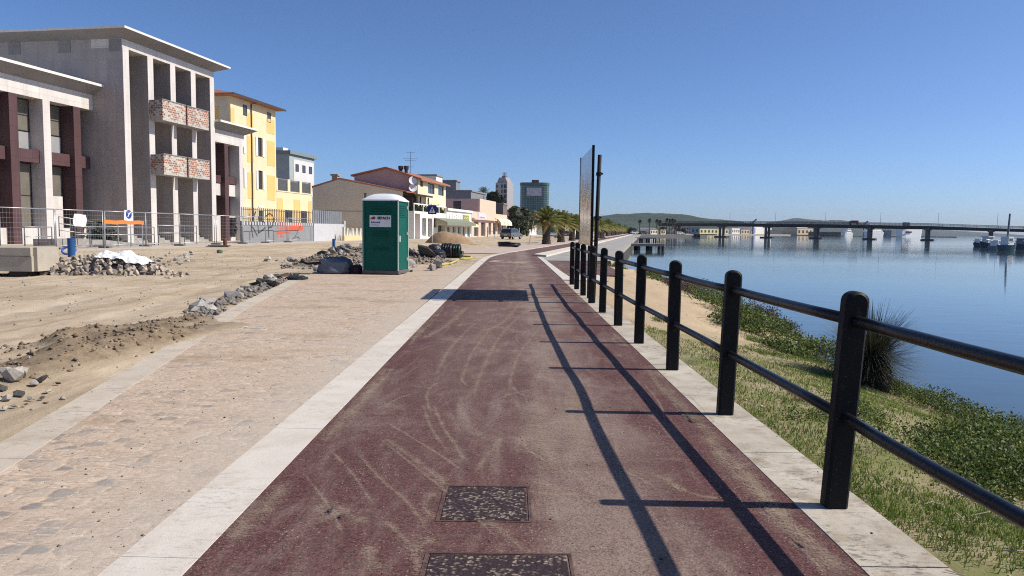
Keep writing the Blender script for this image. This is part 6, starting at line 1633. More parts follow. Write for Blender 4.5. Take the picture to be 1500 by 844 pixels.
for i, (x, y, rx, ry, h, k) in enumerate(B):
    lab = ('low green shore shrub ' + (wh[i] if i < len(wh) else 'along the waterline beyond the spiky rush tuft')) if k == 'g' else 'purplish brown heath like shrub at the water edge beyond the rush tuft'
    bush(x, y, rx, ry, h, int(2600 * (1 if y > 10.5 else 2.6)), M_BUSH if k == 'g' else M_HEATH, lab, 50 + i, 'green shore shrubs' if k == 'g' else 'brown shore shrubs', .0125 if y < 10.5 else .022)
# low herb patches among the grass
random.seed(77)
for i in range(26):
    while True:
        y = 2.6 + 9.5 * random.random() ** 1.4; x = random.uniform(2.15, 4.6)
        if x < .74 * y + .6: break
    s_ = random.uniform(.10, .26)
    bush(x, y, s_, s_ * random.uniform(.7, 1.3), random.uniform(.04, .11), int(9000 * s_ * s_ + 260), M_HERB if i % 4 else M_DRYH, 'low bright green herb patch in the short grass of the bank' if i % 4 else 'dry straw coloured herb patch in the short grass of the bank', 300 + i, 'herb patches in the bank grass' if i % 4 else 'dry patches in the bank grass', .010)
# rush tuft
rx_, ry_ = gp(1272, 580, -.60)
M_RUSH = attr_leaf('rush_stems', [(0, (.018, .022, .014)), (.5, (.045, .052, .030)), (.85, (.10, .095, .06)), (1, (.22, .18, .11))], trans=.1)
ru = thing('rush_tuft', 'dark spiky rounded rush tuft standing at the waterline behind the railing', 'rush', (rx_, ry_, bank_z(rx_, ry_)))
r = np.random.default_rng(5); V, Q, A = [], [], []
for k in range(2300):
    a = r.uniform(0, 2 * pi); el = math.asin(r.uniform(-.35, 1.0)); L = r.uniform(.44, .66) * (1 + .12 * max(0, sin(el))); b = r.uniform(.0, .22); rad = .12 * sqrt(r.random())
    d = np.array([cos(a) * cos(el), sin(a) * cos(el), sin(el)]); side = np.array([-sin(a), cos(a), 0]); w_ = .0045; o_ = np.array([cos(a) * rad, sin(a) * rad, .22 + .26 * r.random()])
    k0 = len(V)
    for t_ in (0, .35, .7, 1):
        p = o_ + d * L * t_ - np.array([0, 0, b * L * t_ * t_]); ww = w_ * (1 - .75 * t_); V += [p - side * ww, p + side * ww]
    Q += [(k0 + 2 * j, k0 + 2 * j + 1, k0 + 2 * j + 3, k0 + 2 * j + 2) for j in range(3)]; A += [r.random()] * 8
npmesh('stems', V, Q, M_RUSH, ru, A)
bm_ = MB(); bm_.lathe([(.05, -.2), (.24, -.1), (.27, .1), (.22, .30), (.02, .44)], 12); bm_.build('root_mass', pm('rush_base', (.02, .02, .014), .95), ru, smooth=True)

# ---- date palms along the promenade
M_FROND = attr_leaf('palm_leaflets', [(0, (.07, .085, .018)), (.4, (.16, .185, .04)), (.75, (.29, .26, .075)), (1, (.42, .31, .12))], .5, trans=.3)
M_BOOT = pm('cut_frond_bases', (.26, .15, .06), .9, .3, 8, bump=.4); M_PTR = pm('palm_trunk', (.075, .058, .048), .95, .35, 7, bump=.6)
def fronds(n, L, droop, seed, zc=0, up=(0, 85), nl=17, wl=.035, ll=.42):
    r = np.random.default_rng(seed); V, Q, A = [], [], []
    for k in range(n):
        a = k * 2.399 + r.uniform(-.2, .2); el = radians(lerp(up[1], up[0], (k + .5) / n) + r.uniform(-6, 6)); l_ = L * r.uniform(.85, 1.1); var = np.clip(r.normal(.42, .16) + (.25 if k > n * .8 else 0), 0, 1)
        d = np.array([cos(a) * cos(el), sin(a) * cos(el), sin(el)]); sd_ = np.array([-sin(a), cos(a), 0.0]); dr = droop * r.uniform(.8, 1.2)
        def pt(t_): return d * l_ * t_ + np.array([0, 0, zc - dr * l_ * t_ ** 2.2])
        k0 = len(V)
        for t_ in (0, .33, .66, 1):
            w_ = .035 * (1 - .8 * t_); V += [pt(t_) - sd_ * w_, pt(t_) + sd_ * w_]
        Q += [(k0 + 2 * j, k0 + 2 * j + 1, k0 + 2 * j + 3, k0 + 2 * j + 2) for j in range(3)]; A += [min(1, var + .2)] * 8
        for j in range(nl):
            t_ = .16 + .84 * j / nl; p = pt(t_); tg = pt(min(1, t_ + .03)) - pt(t_ - .03); tg /= np.linalg.norm(tg); le = ll * l_ * .5 * (sin(pi * min(1, t_ * .9 + .12)) * .9 + .15)
            nrm = np.cross(tg, sd_)
            for sg_ in (-1, 1):
                dv = sd_ * sg_ * .75 + tg * .62 + nrm * -.28 + np.array([0, 0, -.10]); dv /= np.linalg.norm(dv); k1 = len(V); ww = tg * wl
                V += [p - ww, p + ww, p + dv * le + ww * .15, p + dv * le - ww * .15]; Q.append((k1, k1 + 1, k1 + 2, k1 + 3)); A += [np.clip(var + r.normal(0, .10), 0, 1)] * 4
    return V, Q, A
def palm(name, lab, loc, th, r0, L, n, droop, seed, group, cat='palm tree', up=(-12, 85), frond_mat=None, nl=17, boot=True, wl=.035):
    t = thing(name, lab, cat, loc, 0, group); rr_ = random.Random(seed); m = MB(); pr = []
    K = 14
    for k in range(K + 1):
        z = th * k / K; pr.append((r0 * (1.12 - .22 * sin(pi * min(1, k / K)) + .07 * (k % 2) + (.15 if k == 0 else 0)), z - (.15 if k == 0 else 0)))
    m.lathe(pr, 12); m.build('trunk', M_PTR, t)
    if boot:
        m = MB(); m.lathe([(r0 * .95, th - .05), (r0 * 1.35, th + .12), (r0 * 1.25, th + .42), (r0 * .7, th + .7), (.05, th + .85)], 12)
        for k in range(26):
            a = k * 2.399; z = th + .05 + .5 * k / 26; m.tube([(r0 * .8 * cos(a), r0 * .8 * sin(a), z), (r0 * 1.7 * cos(a), r0 * 1.7 * sin(a), z + .35)], .045, 5, r_end=.03)
        m.build('frond_bases', M_BOOT, t)
    V, Q, A = fronds(n, L, droop, seed, th + (.45 if boot else .1), up, nl, wl); npmesh('crown', V, Q, frond_mat or M_FROND, t, A)
    return t
PS = [39.8 + 14 * k for k in range(27)]
plab = ['short date palm nearest the bend of the red path', 'second short date palm from the bend, thick dark trunk', 'third short date palm from the bend', 'fourth short date palm from the bend, beside the notice board']
protos = []
for i, s in enumerate(PS):
    x, y = S(s, -8.4 + random.uniform(-.3, .3)); th = 1.85 + random.uniform(-.25, .35)
    lab = plab[i] if i < 4 else 'short date palm in the long row receding beyond the notice board'
    if i < 3:
        t = palm('date_palm', lab, (x, y, 0), th, .42, 2.35, 74, .40, 60 + i, 'date palms along the promenade'); protos.append(t)
    else:
        t = copy_tree(protos[i % 3]); t.location = (x, y, 0); t.rotation_euler = (0, 0, random.uniform(0, 6)); k = random.uniform(.95, 1.15); t.scale = (k, k, k * random.uniform(.92, 1.1)); t['label'] = lab
# stake leaning at the first palm
x, y = S(PS[0] - 3, -9.4); tag(MB().tube([(x - .1, y, -.1), (x + .35, y + .2, 2.3)], .035, 6).build('wooden_stake', pm('pale_timber', (.42, .33, .22), .8)), 'thin pale stake leaning left of the first palm trunk', 'stake')
# ---- broad trees behind the shops
M_OLIVE = attr_leaf('dark_tree_leaves', [(0, (.045, .055, .032)), (.5, (.10, .12, .07)), (.85, (.16, .175, .10)), (1, (.22, .225, .135))])
M_PINE = attr_leaf('stone_pine_leaves', [(0, (.008, .014, .007)), (.6, (.024, .036, .014)), (1, (.055, .07, .028))])
M_BARK = pm('tree_bark', (.07, .055, .042), .95, .3, 6, bump=.5)
def tree(name, lab, loc, th, rx, rz, n, mat, seed, size, group=None, ncl=26, cat='tree'):
    r = np.random.default_rng(seed); t = thing(name, lab, cat, loc, 0, group)
    cl = []
    for k in range(ncl):
        v = r.normal(size=3); v /= np.linalg.norm(v); q = r.uniform(.45, 1.0); cl.append((v[0] * rx * q, v[1] * rx * q, th + rz + v[2] * rz * q, r.uniform(.18, .36) * rx))
    def cf(r):
        c = cl[r.integers(ncl)]; v = r.normal(size=3); v /= np.linalg.norm(v); q = c[3] * r.random() ** .4; return (c[0] + v[0] * q, c[1] + v[1] * q, c[2] + v[2] * q * .8)
    V, Q, A = leaves(n, cf, size, seed); npmesh('crown', V, Q, mat, t, A)
    m = MB(); m.tube([(0, 0, -.2), (.05, 0, th * .5), (0, .1, th + rz * .5)], [.30, .24, .15], 8)
    for c in cl[:9]: m.tube([(0, .05, th * .8), (c[0] * .5, c[1] * .5, (th + c[2]) / 2 + .2), (c[0], c[1], c[2])], .12, 6, r_end=.03)
    m.build('trunk', M_BARK, t); return t
def tree_px(name, lab, px, pyb, pyt, wpx, Y, mat, seed, n=2600, size=.32, th_f=.2, group=None):
    b = at(px, pyb, Y); top = at(px, pyt, Y).z; k = Y / FPX; H = top - 0.0; th = H * th_f; return tree(name, lab, (b.x, Y, 0), th, wpx * k / 2 * .85, (H - th) / 2 * .9, n, mat, seed, size, group)
tree_px('broad_tree', 'dark olive green tree left of the green tower, nearest the salmon building', 755, 340, 294, 34, 160, M_OLIVE, 3, 5200, .40, .06)
tree_px('broad_tree', 'dark olive green tree overlapping the foot of the green tower', 772, 340, 301, 32, 170, M_OLIVE, 4, 4600, .42, .06)
tree_px('broad_tree', 'low dark tree between the tan wall and the white house', 764, 342, 316, 26, 158, M_OLIVE, 5, 2400, .36, .03)
tree_px('stone_pine', 'round dark stone pine crown behind the salmon building', 722, 340, 279.5, 34, 230, M_PINE, 6, 4200, .55, .55)
tree_px('broad_tree', 'dark tree behind the cream villa and the second palm', 806, 342, 322, 14, 175, M_OLIVE, 7, 900, .4, .2)
tree_px('broad_tree', 'dark tree behind the fourth palm near the notice board', 850, 342, 325, 16, 190, M_OLIVE, 8, 900, .4, .2)
pr_ = at(708, 296, 230); zz = at(708, 276, 230).z
palm('tall_palm', 'tall palm with starry crown rising over the grey and salmon roofs', (pr_.x, 230, 0), zz - 1.6, .35, 3.0, 34, .25, 90, None, up=(-5, 80), frond_mat=M_OLIVE, boot=False, nl=14, wl=.05)
# ================================================================== far shore, hills, bridge, boats
M_HILL = None
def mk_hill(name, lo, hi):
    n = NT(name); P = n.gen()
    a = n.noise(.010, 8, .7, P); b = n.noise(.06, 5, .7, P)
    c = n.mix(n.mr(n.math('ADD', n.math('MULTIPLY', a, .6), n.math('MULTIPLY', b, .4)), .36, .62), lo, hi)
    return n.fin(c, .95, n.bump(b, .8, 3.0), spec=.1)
def hill(name, prof, Y, depth, mat, lab=None, seed=1):
    """ridge whose skyline passes through the photographed skyline; a real, deep mound"""
    P3 = [at(px, py, Y) for px, py in prof]; xs = [p.x for p in P3]; hs = [p.z for p in P3]
    X0, X1 = xs[0] - 120, xs[-1] + 120; nx, ny = 150, 26; V = []
    for j in range(ny + 1):
        v = j / ny; prof_v = sin(pi * v) ** 1.3
        for i in range(nx + 1):
            x = lerp(X0, X1, i / nx); h = np.interp(x, [X0] + xs + [X1], [-4] + hs + [-4]); y = Y + depth * (v - .5)
            z = h * prof_v * (1 + .06 * noise.fractal(Vector((x * .008, y * .008, seed)), 1, 2, 4)) + (0 if 0 < v < 1 else -6) + 2.0 * noise.fractal(Vector((x * .03, y * .03, seed)), 1, 2, 3) * prof_v
            V.append((x, y, z - 1.5))
    Q = [(j * (nx + 1) + i, j * (nx + 1) + i + 1, (j + 1) * (nx + 1) + i + 1, (j + 1) * (nx + 1) + i) for j in range(ny) for i in range(nx)]
    return struct(npmesh(name, V, Q, mat, smooth=True))
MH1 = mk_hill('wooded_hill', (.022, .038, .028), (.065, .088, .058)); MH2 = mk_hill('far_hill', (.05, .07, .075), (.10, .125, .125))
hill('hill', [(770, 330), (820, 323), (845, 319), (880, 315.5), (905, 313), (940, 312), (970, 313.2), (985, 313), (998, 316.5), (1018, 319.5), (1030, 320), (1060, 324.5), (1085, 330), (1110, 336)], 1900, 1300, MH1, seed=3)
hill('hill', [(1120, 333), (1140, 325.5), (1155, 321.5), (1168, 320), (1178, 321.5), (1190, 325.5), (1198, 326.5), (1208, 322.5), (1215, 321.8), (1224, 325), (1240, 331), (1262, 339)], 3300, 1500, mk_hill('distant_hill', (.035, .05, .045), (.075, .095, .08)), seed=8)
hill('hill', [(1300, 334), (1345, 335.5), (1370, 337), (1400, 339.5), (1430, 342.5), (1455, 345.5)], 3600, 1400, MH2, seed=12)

SH = [(44, 318), (52, 327), (88, 335), (93, 380), (150, 640), (250, 740), (300, 800), (372, 790), (455, 760), (470, 900), (600, 2600), (-200, 2600), (20, 420), S(330, 0)]
M_QUAY2 = pm('far_quay', (.36, .32, .26), .9, .12, .05)
struct(fixn(MB().prism(SH, 'z', -3, .15).build('far_shore', M_QUAY2)))
# ---- bridge
X0b, Y0b, DXb, DYb = 167.9, 300.0, -17.2, 12.9
def bp(t): return (X0b + t * DXb, Y0b + t * DYb)
bdir = Vector((DXb, DYb, 0)).normalized(); bn = Vector((-bdir.y, bdir.x, 0))
M_BRC = pm('bridge_concrete', (.085, .085, .09), .9, .15, .4); M_PIER = pm('pier_concrete', (.17, .165, .16), .9, .15, .4)
tA, tB = -5.5, 5.45
br = thing('road_bridge', 'long low concrete road bridge crossing the lagoon on paired piers', 'bridge', (X0b, Y0b, 0), atan2(DYb, DXb)); bl_ = hypot(DXb, DYb)
def zdeck(t, top):
    pxs = ((-1.57, 333.9, 340.3), (0, 329.0, 336.2), (2, 326.4, 333.6), (4, 325.3, 331.6), (5.3, 325.3, 331.0)); Pt = np.interp(t, [p[0] for p in pxs], [p[1 if top else 2] for p in pxs])
    x, y = bp(t); d = Vector((x, y, 0)); z = (d - Vector((0, 0, EYE)))
    # height of that pixel row at this point of the bridge
    a = d.x; cz = FWD; 
    best = None
    lo, hi = -5, 20
    for _ in range(40):
        m_ = (lo + hi) / 2; c = Vector((x, y, m_ - EYE)); py = 422 - FPX * c.dot(UPV) / c.dot(FWD)
        if py > Pt: lo = m_
        else: hi = m_
    return lo
m = MB(); N = 36; W_ = 5.0
for i in range(N + 1):
    t = lerp(tA, tB, i / N); zt, zb = zdeck(max(t, -1.6), True) - .55, zdeck(max(t, -1.6), False); x = t * bl_
    m.v += [(x, -W_, zt - .35), (x, -W_, zt), (x, W_, zt), (x, W_, zt - .35), (x, W_ * .6, zb), (x, -W_ * .6, zb)]
for i in range(N):
    for k in range(6): m.f.append((6 * i + k, 6 * i + (k + 1) % 6, 6 * i + 6 + (k + 1) % 6, 6 * i + 6 + k))
m.f += [tuple(range(6)), tuple(range(6 * N + 5, 6 * N - 1, -1))]
fixn(m.build('deck', M_BRC, br))
for sy in (-1, 1):
    m = MB(); pts = [lerp(tA, tB, i / 60) for i in range(61)]
    for hh in (.3, .62, .95): m.tube([(t * bl_, sy * (W_ - .15), zdeck(max(t, -1.6), True) - .55 + hh) for t in pts], .06, 5)
    for t in pts: q = zdeck(max(t, -1.6), True) - .55; m.tube([(t * bl_, sy * (W_ - .15), q - .1), (t * bl_, sy * (W_ - .15), q + .95)], .05, 5)
    m.build('parapet', M_STEELD, br)
for k in range(-4, 6):
    t = k if k < 5 else 5.05; zb = zdeck(max(t, -1.6), False)
    m = MB()
    for sy in (-2.2, 2.2): m.tube([(t * bl_, sy, WZ - 1.5), (t * bl_, sy, zb + .4)], .62, 12)
    m.box(t * bl_ - .9, t * bl_ + .9, -4.0, 4.0, zb - .35, zb + .35)
    p = fixn(m.build('pier', M_PIER, br)); fixn(MB().slab(t * bl_ - 1.9, t * bl_ + 1.9, -4.6, 4.6, WZ - .6, WZ + .55, .1).build('pile_cap', pm('dark_pile_cap', (.05, .05, .05), .9), p))
for px, pyt in ((1456, 314), (1364, 313), (1281, 312), (1203, 311.5), (1131, 311.5), (1068, 312)):
    t = np.interp(-px, [-1448, -1356, -1271, -1194, -1122, -1058], [-1, 0, 1, 2, 3, 4]) - .1; x, y = bp(t); x += bn.x * 4.6; y += bn.y * 4.6; z0 = zdeck(t, True) - .6
    zt = at(px, pyt, y).z
    lt = thing('street_lamp', 'thin lamp post standing on the bridge parapet', 'street lamp', (x, y, z0), atan2(DYb, DXb), 'lamp posts on the bridge')
    MB().tube([(0, 0, 0), (0, 0, zt - z0)], .085, 6, r_end=.05).build('lamp_post', M_GALV, lt)
    m = MB(); m.tube([(0, 0, zt - z0), (0, -.7, zt - z0 + .1)], .05, 5); m.build('arm', M_GALV, lt); fixn(MB().box(-.12, .12, -1.25, -.65, zt - z0 + .06, zt - z0 + .16).build('lamp_head', M_GALV, lt))
# truck on the bridge
t = 1.30; x, y = bp(t); zt = zdeck(t, True) - .5
tk = thing('truck', 'dark red truck crossing the bridge', 'truck', (x - bn.x * 2.2, y - bn.y * 2.2, zt), atan2(DYb, DXb))
fixn(MB().box(-1.3, 1.5, -.9, .9, .55, 1.75).build('cargo_box', pm('dark_red_truck', (.16, .05, .045), .6), tk)); fixn(MB().prism([(1.55, .4), (2.35, .4), (2.35, .95), (2.1, 1.5), (1.55, 1.55)], 'y', -.85, .85).build('cab', pm('dark_cab', (.06, .04, .04), .5), tk))
for xx in (-.9, 1.9):
    for sy in (-.8, .8): MB().lathe([(.3, -.12), (.3, .12)], 12, M=Matrix.Translation((xx, sy, .3)) @ Matrix.Rotation(pi / 2, 4, 'X')).build('wheel', M_TYRE, tk)
# ---- jetties off the promenade
M_JET = pm('weathered_jetty', (.27, .25, .22), .9, .2, 1.5)
def jetty(lab, a, b, wd, top, ng):
    A, Bv = Vector((*a, 0)), Vector((*b, 0)); L = (Bv - A).length; t = thing('jetty', lab, 'jetty', A, atan2(Bv.y - A.y, Bv.x - A.x))
    fixn(MB().box(0, L, -wd / 2, wd / 2, top - .28, top).build('deck', M_JET, t))
    for k in range(ng):
        for sy in (-1, 1): MB().tube([(L * (.25 + .72 * k / max(1, ng - 1)), sy * (wd / 2 - .2), WZ - 1), (L * (.25 + .72 * k / max(1, ng - 1)), sy * (wd / 2 - .2), top - .29)], .2, 8).build('pile', pm('dark_pile', (.04, .035, .03), .9), t)
p0 = at(921, 356.5, 88); jetty('near flat topped jetty on dark piles off the grey promenade', (p0.x, 88), (at(970, 357, 88).x, 88), 2.6, -.02, 3)
p0 = at(932, 347.5, 165); jetty('far low jetty nearly closed by the quay corner', (p0.x, 165), (at(960, 347.5, 165).x, 165), 3.0, .1, 3)
fixn(tag(MB().box(at(1018, 345, 333).x, at(1024, 345, 333).x, 331, 335, -1.2, .5).build('quay_block', pm('dark_pile', (.04, .035, .03))), 'small dark block at the tip of the palm planted quay', 'block'))
# ---- tall palms on the spit
for i, (px, pyt) in enumerate(((937, 321.5), (951, 320), (962, 321), (966.5, 322), (976.5, 319.5), (980.5, 320.5), (984.5, 320), (988, 321.5))):
    Y = 345 + 6 * (i % 3); zt = at(px, pyt, Y).z; x = at(px, 340, Y).x
    if i == 0: pt0 = palm('fan_palm', 'tall slim fan palm on the far quay', (x, Y, 0), 6.0, .22, 1.35, 40, .35, 77, 'tall fan palms on the far quay', up=(-45, 85), frond_mat=M_PINE, boot=False, nl=10, wl=.09); t = pt0
    else: t = copy_tree(pt0); t.location = (x, Y, 0)
    t.scale = (1, 1, (zt - .9) / 6.0) if False else (random.uniform(.9, 1.1),) * 2 + ((zt - .7) / 6.3,)
# ---- small buildings of the far port, low trees
def fbox(lab, p0, p1, pyt, Y, mat, cat='building', wins=0, rows=1, roof=None, depth=18, gab=0, name='port_building', base=.15, rot=None):
    rot = (radians(40) if mat in (M_WHITE, M_CRM) or mat.name.startswith(('port_yellow', 'port_beige')) else 0) if rot is None else rot
    a, b = at(p0, 338, Y), at(p1, 338, Y); zt = at((p0 + p1) / 2, pyt, Y).z; L = (b.x - a.x) / (cos(rot) - sin(rot) * a.x / Y)
    t = thing(name, lab, cat, (a.x, Y, base), rot)
    fixn(MB().box(0, L, 0, depth, -.3, zt - base).build('wall', mat, t))
    m = MB()
    if gab: m.prism([(-.3, zt - base + .003), (L + .3, zt - base + .003), (L / 2, zt - base + gab)], 'y', -.3, depth)
    else: m.box(-.25, L + .25, -.25, depth, zt - base + .003, zt - base + .35)
    fixn(m.build('roof', roof or M_RENDER, t))
    H = zt - base
    for j in range(rows):
        for k in range(wins):
            xx = L * (k + .5) / wins; w_ = L / wins * .22; fixn(MB().box(xx - w_, xx + w_, -.12, -.003, H * (j + .25) / rows, H * (j + .72) / rows).build('window', M_FRAME, t))
    return t
fbox('long pale yellow port building with dark arches seen under the bridge', 1025, 1069, 335.2, 640, pm('port_yellow', (.62, .53, .28), .9), wins=8)
fbox('pinkish grey apartment row behind the quay palms', 991, 1012, 332.5, 560, pm('port_mauve', (.36, .30, .32), .9), wins=6, rows=2)
fbox('grey port shed left of the yellow arched building', 1012.5, 1024, 333.5, 600, pm('port_grey', (.30, .31, .32), .9), wins=2)
fbox('small white kiosk on the palm planted quay', 953, 963, 336.2, 352, M_WHITE, wins=3, gab=.8, depth=8)
fbox('cream low house among the quay palms', 968, 978, 337, 356, M_CRM, wins=3, depth=8); fbox('white low house right of the quay palms', 985, 990, 336.8, 358, M_WHITE, wins=1, depth=8)
wg = fbox('white port warehouse with a blue and green sign end', 1101, 1131, 331.5, 850, M_WHITE, wins=0)
L_ = at(1131, 338, 850).x - at(1101, 338, 850).x
L_ *= 1.25
fixn(MB().box(L_ * .18, L_ * .26, -.3, -.005, 1, 7).build('blue_panel', pm('port_blue', (.25, .32, .72), .7), wg)); fixn(MB().box(.02, L_ * .17, -.3, -.005, 3.0, 7.2).build('green_panel', pm('port_green', (.50, .66, .08), .7), wg))
fbox('low grey terminal between white warehouse and beige silo', 1131.5, 1160, 337.5, 860, pm('port_grey', (.3, .3, .3)), wins=0)
fbox('beige silo building on the far port', 1168, 1191, 334.8, 800, pm('port_beige', (.50, .40, .27), .9), wins=4); fbox('small white cabin on top of the beige silo row', 1167, 1183, 332.5, 812, M_WHITE, wins=0)
fbox('white low office on the left of the white warehouse', 1072, 1084, 334.3, 820, M_WHITE, wins=4); fbox('pale house right of the yellow arched building', 1086, 1098, 336.4, 830, pm('port_beige', (.5, .4, .27)), wins=3)
fbox('dark low shed behind the moored white ships', 1194, 1232, 340.2, 790, pm('port_dark', (.07, .075, .08), .9), wins=0)
fbox('long pale building high on the wooded hill', 1035, 1048, 321.3, 1880, pm('hill_white', (.55, .54, .52), .9), wins=0, base=20); fbox('short pale building high on the wooded hill', 1050, 1057, 321.8, 1885, pm('hill_white', (.55, .54, .52), .9), wins=0, base=20)
# cars and vans on the far quay
for i, (px, lab, c) in enumerate(((930, 'white van parked on the far quay left of the fan palms', (.6, .62, .64)), (943, 'dark car parked on the far quay between fan palms', (.05, .055, .07)), (996, 'white car at the tip of the palm planted quay', (.6, .6, .62)), (1014, 'white van under the bridge end on the far quay', (.62, .62, .64)))):
    p = at(px, 343, 338); car('parked_car', lab, p.x, 338 if px < 1000 else 372, .3, pm('car_paint_' + 'abcd'[i], c, .35), 4.2, 1.8, 1.5)
for k, o in enumerate([q for q in COL.objects if q.name.startswith('parked_car') and q.location.y > 330]): o.location.z = .16
M_FTREE = attr_leaf('far_tree_leaves', [(0, (.015, .028, .012)), (.6, (.04, .06, .022)), (1, (.08, .10, .04))])
for i, (px, pyt, wpx, Y) in enumerate(((925, 334, 16, 370), (943, 334.5, 16, 375), (958, 333, 14, 380), (972, 332.5, 16, 385), (987, 334, 14, 380), (1000, 335, 12, 385), (913, 333.5, 14, 420), (898, 333, 14, 400), (880, 331, 16, 380))):
    tree_px('quay_tree', 'low dark tree in the planted belt behind the far quay', px, 340, pyt, wpx, Y, M_FTREE, 200 + i, 500, .8, .1, 'trees behind the far quay')
bx = at(889, 345, 360); zt = at(889, 323, 360).z; tree('cypress', 'dark pointed conifer behind the row of short palms', (at(888, 340, 360).x, 360, 0), .5, 1.5, (zt - .5) / 2, 500, M_PINE, 301, .5)
# ---- ships
M_SHIP = pm('ship_white', (.86, .85, .83), .6, .03, .2)
def ship(name, lab, p0, p1, pyt_h, pyt_s, Y, bowleft, sup, cat='ship', hullm=None, script=False, funnels=()):
    a, b = at(p0, 345, Y).x, at(p1, 345, Y).x; L = b - a; zh, zs = at((p0 + p1) / 2, pyt_h, Y).z - WZ, at((p0 + p1) / 2, pyt_s, Y).z - WZ
    L = L / .92; t = thing(name, lab, cat, ((a + b) / 2, Y, WZ), (pi if bowleft else 0) + radians(30)); B_ = L * .13; hullm = hullm or M_SHIP
    sec = [(-.5, .95, 0), (-.46, 1, 0), (.2, 1, 0), (.36, .75, .02), (.46, .3, .08), (.52, .02, .14)]; m = MB()
    for u, w_, sh_ in sec: m.v += [(L * u, -B_ * w_, zh * (1 + sh_)), (L * (u if u < .3 else u - .07 * (u - .3) / .2), -B_ * w_ * .75, -.6), (L * (u if u < .3 else u - .07 * (u - .3) / .2), B_ * w_ * .75, -.6), (L * u, B_ * w_, zh * (1 + sh_))]
    for i in range(len(sec) - 1):
        for k in range(4): m.f.append((4 * i + k, 4 * i + (k + 1) % 4, 4 * i + 4 + (k + 1) % 4, 4 * i + 4 + k))
    m.f += [(0, 1, 2, 3), tuple(4 * (len(sec) - 1) + k for k in (3, 2, 1, 0))]
    hl = fixn(m.build('hull', hullm, t))
    side = -1 if not bowleft else 1
    for j, (u0, u1, f) in enumerate(sup):
        z0 = zh + (zs - zh) * j / len(sup); z1 = zh + (zs - zh) * (j + 1) / len(sup) - .004
        s_ = fixn(MB().box(L * u0, L * u1, -B_ * f, B_ * f, z0 + .003, z1).build('superstructure', M_SHIP, t))
        m = MB(); n_ = int((u1 - u0) * 22)
        for k in range(n_):
            x = L * lerp(u0 + .02, u1 - .02, (k + .5) / n_); d = L * .010
            m.box(x - d, x + d, side * B_ * f - .08, side * B_ * f + .08, lerp(z0, z1, .4), lerp(z0, z1, .75))
        fixn(m.build('windows', M_FRAME, s_))
    for u, h in funnels: m = MB(); m.prism([(L * u, zs), (L * (u + .06), zs), (L * (u + .045), zs + h), (L * (u - .005), zs + h)], 'y', -B_ * .4, B_ * .4); fixn(m.build('funnel', pm('funnel_blue', (.05, .07, .11), .6), t))
    if script:
        m = MB(); r_ = random.Random(3); x = -.28
        pts = []
        for k in range(22): pts.append((L * (.30 - .30 * k / 21) * (1), side * (B_ + .15), zh * (.55 + .13 * (k % 2) + (.1 if k in (0, 9) else 0))))
        m.tube(pts, L * .008, 5); m.build('hull_script', pm('ship_blue', (.04, .05, .12), .6), hl)
    return t
ship('ferry', 'large white ferry with two dark funnels moored behind the bridge pier', 1304, 1353, 335.5, 332.8, 700, True, ((-.45, .40, .95),), script=True, funnels=((-.02, 4.5), (.10, 4.5)))
ship('ferry', 'white two deck ferry behind the third bridge pier from the right', 1259, 1296, 340, 335.3, 740, True, ((-.42, .38, .95), (-.35, .3, .9)), script=False)
ship('white_ship', 'smaller white ship with rounded bow between bridge piers', 1231, 1250, 341, 335, 735, True, ((-.35, .2, .9), (-.3, .05, .8)))
fbox('grey blue harbour shed between the two white ferries', 1296, 1306, 338, 760, pm('shed_blue', (.18, .22, .26), .8), wins=0)
def crane(px, pyt, lab):
    Y = 760; p = at(px, 338, Y); zt = at(px, pyt, Y).z; t = thing('harbour_crane', lab, 'crane', (p.x, Y, .15)); m = MB(); m.tube([(0, 0, 0), (0, 0, zt * .75)], 1.2, 6); m.build('tower', M_DGREY, t)
    m = MB(); m.tube([(-2, 0, zt * .7), (3.2, 0, zt)], .9, 6); m.tube([(-2, 0, zt * .7), (-3, 0, zt * .8)], 1.1, 6); m.build('jib', M_DGREY, t)
crane(1103, 321.5, 'dark harbour crane above the bridge near the white warehouse'); crane(1266, 324.5, 'dark harbour crane above the bridge left of the ferries')
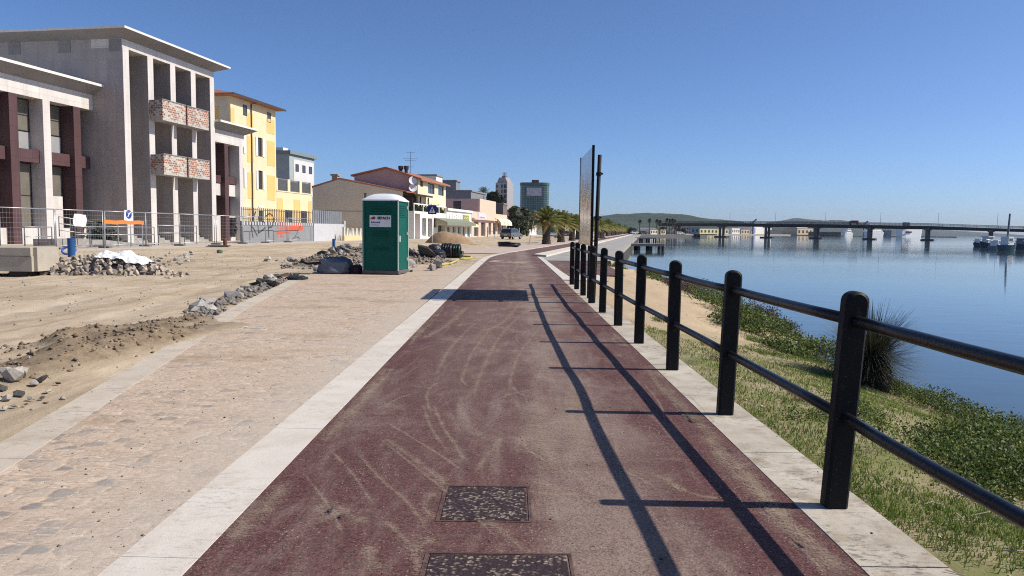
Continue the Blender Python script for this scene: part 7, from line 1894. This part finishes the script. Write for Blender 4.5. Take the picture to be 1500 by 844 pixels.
# ---- small boats moored at the right
def boat(lab, px, pyw, wpx, hull, cabin, H, bow, seed, mast=0, canopy=False):
    x, y = gp(px, pyw, WZ); k = y / FPX; L = wpx * k / .9; t = thing('moored_boat', lab, 'boat', (x, y + 1, WZ), (pi if bow == 'l' else 0) + .45 + random.uniform(-.15, .15)); B_ = max(.9, L * .17); h = H * .42
    sec = [(-.5, .85, 0), (-.2, 1, 0), (.15, .95, .05), (.38, .55, .18), (.52, .04, .34)]; m = MB()
    for u, w_, s_ in sec: m.v += [(L * u, -B_ * w_, h * (1 + s_)), (L * u * .93, -B_ * w_ * .6, -.25), (L * u * .93, B_ * w_ * .6, -.25), (L * u, B_ * w_, h * (1 + s_))]
    for i in range(4):
        for q in range(4): m.f.append((4 * i + q, 4 * i + (q + 1) % 4, 4 * i + 4 + (q + 1) % 4, 4 * i + 4 + q))
    m.f += [(0, 1, 2, 3), (19, 18, 17, 16)]; fixn(m.build('hull', hull, t))
    fixn(MB().prism([(-L * .30, h + .003), (L * .12, h + .003), (L * .06, H), (-L * .28, H)], 'y', -B_ * .7, B_ * .7).build('cabin', cabin, t))
    m = MB(); m.box(-L * .24, L * .02, -B_ * .72, B_ * .72, lerp(h, H, .45), lerp(h, H, .8)); fixn(m.build('cabin_windows', M_GLASS, t))
    if canopy: fixn(MB().box(-L * .48, L * .2, -B_ * .9, B_ * .9, H + .005, H + .15).build('canopy', M_WHITE, t))
    if mast: m = MB(); m.tube([(-L * .1, 0, h), (-L * .02, 0, h + mast)], .16, 8, r_end=.12); m.build('mast', M_DGREY, t)
    m = MB(); m.tube([(L * .5, 0, h * 1.3), (L * .3, B_ * .7, h * 1.25 + .5), (-L * .3, B_ * .9, h + .5)], .03, 5); m.tube([(L * .5, 0, h * 1.3), (L * .3, -B_ * .7, h * 1.25 + .5), (-L * .3, -B_ * .9, h + .5)], .03, 5); m.build('guard_rail', M_GALV, t)
    return t
HB = pm('dark_blue_hull', (.03, .045, .08), .5); HW = M_SHIP; HG = pm('grey_hull', (.22, .24, .26), .6); HT = pm('teal_hull', (.07, .12, .14), .6)
boat('small dark boat at the left end of the moored group', 1437, 361.5, 14, HB, M_SHIP, 1.6, 'l', 1)
boat('dark hulled cabin boat with white canopy in the moored group', 1449, 363, 20, HB, M_SHIP, 2.0, 'l', 2, canopy=True)
boat('flat grey boat with white cover in the middle of the moored group', 1466, 366.5, 20, HG, M_SHIP, 1.5, 'r', 3)
boat('grey green fishing boat with a tall leaning dark mast', 1483, 368, 24, HT, M_SHIP, 2.1, 'r', 4, mast=4.6)
boat('dark boat cut by the right edge of the view', 1501, 366, 18, HB, HG, 1.8, 'l', 5, canopy=True)
boat('white cabin boat farther back in the moored group', 1474, 359, 14, HW, M_SHIP, 1.9, 'l', 6)

# ================================================================== thin summer haze over the lagoon
n = bpy.data.materials.new('summer_haze'); n.use_nodes = True; n.node_tree.nodes.clear()
_o = n.node_tree.nodes.new('ShaderNodeOutputMaterial'); _v = n.node_tree.nodes.new('ShaderNodeVolumePrincipled')
_v.inputs['Color'].default_value = (.80, .88, 1.0, 1); _v.inputs['Density'].default_value = .00007; _v.inputs['Anisotropy'].default_value = .0
n.node_tree.links.new(_v.outputs[0], _o.inputs['Volume'])
tag(fixn(MB().box(-1900, 7900, -400, 9400, -8, 130).build('haze', n)), kind='stuff')
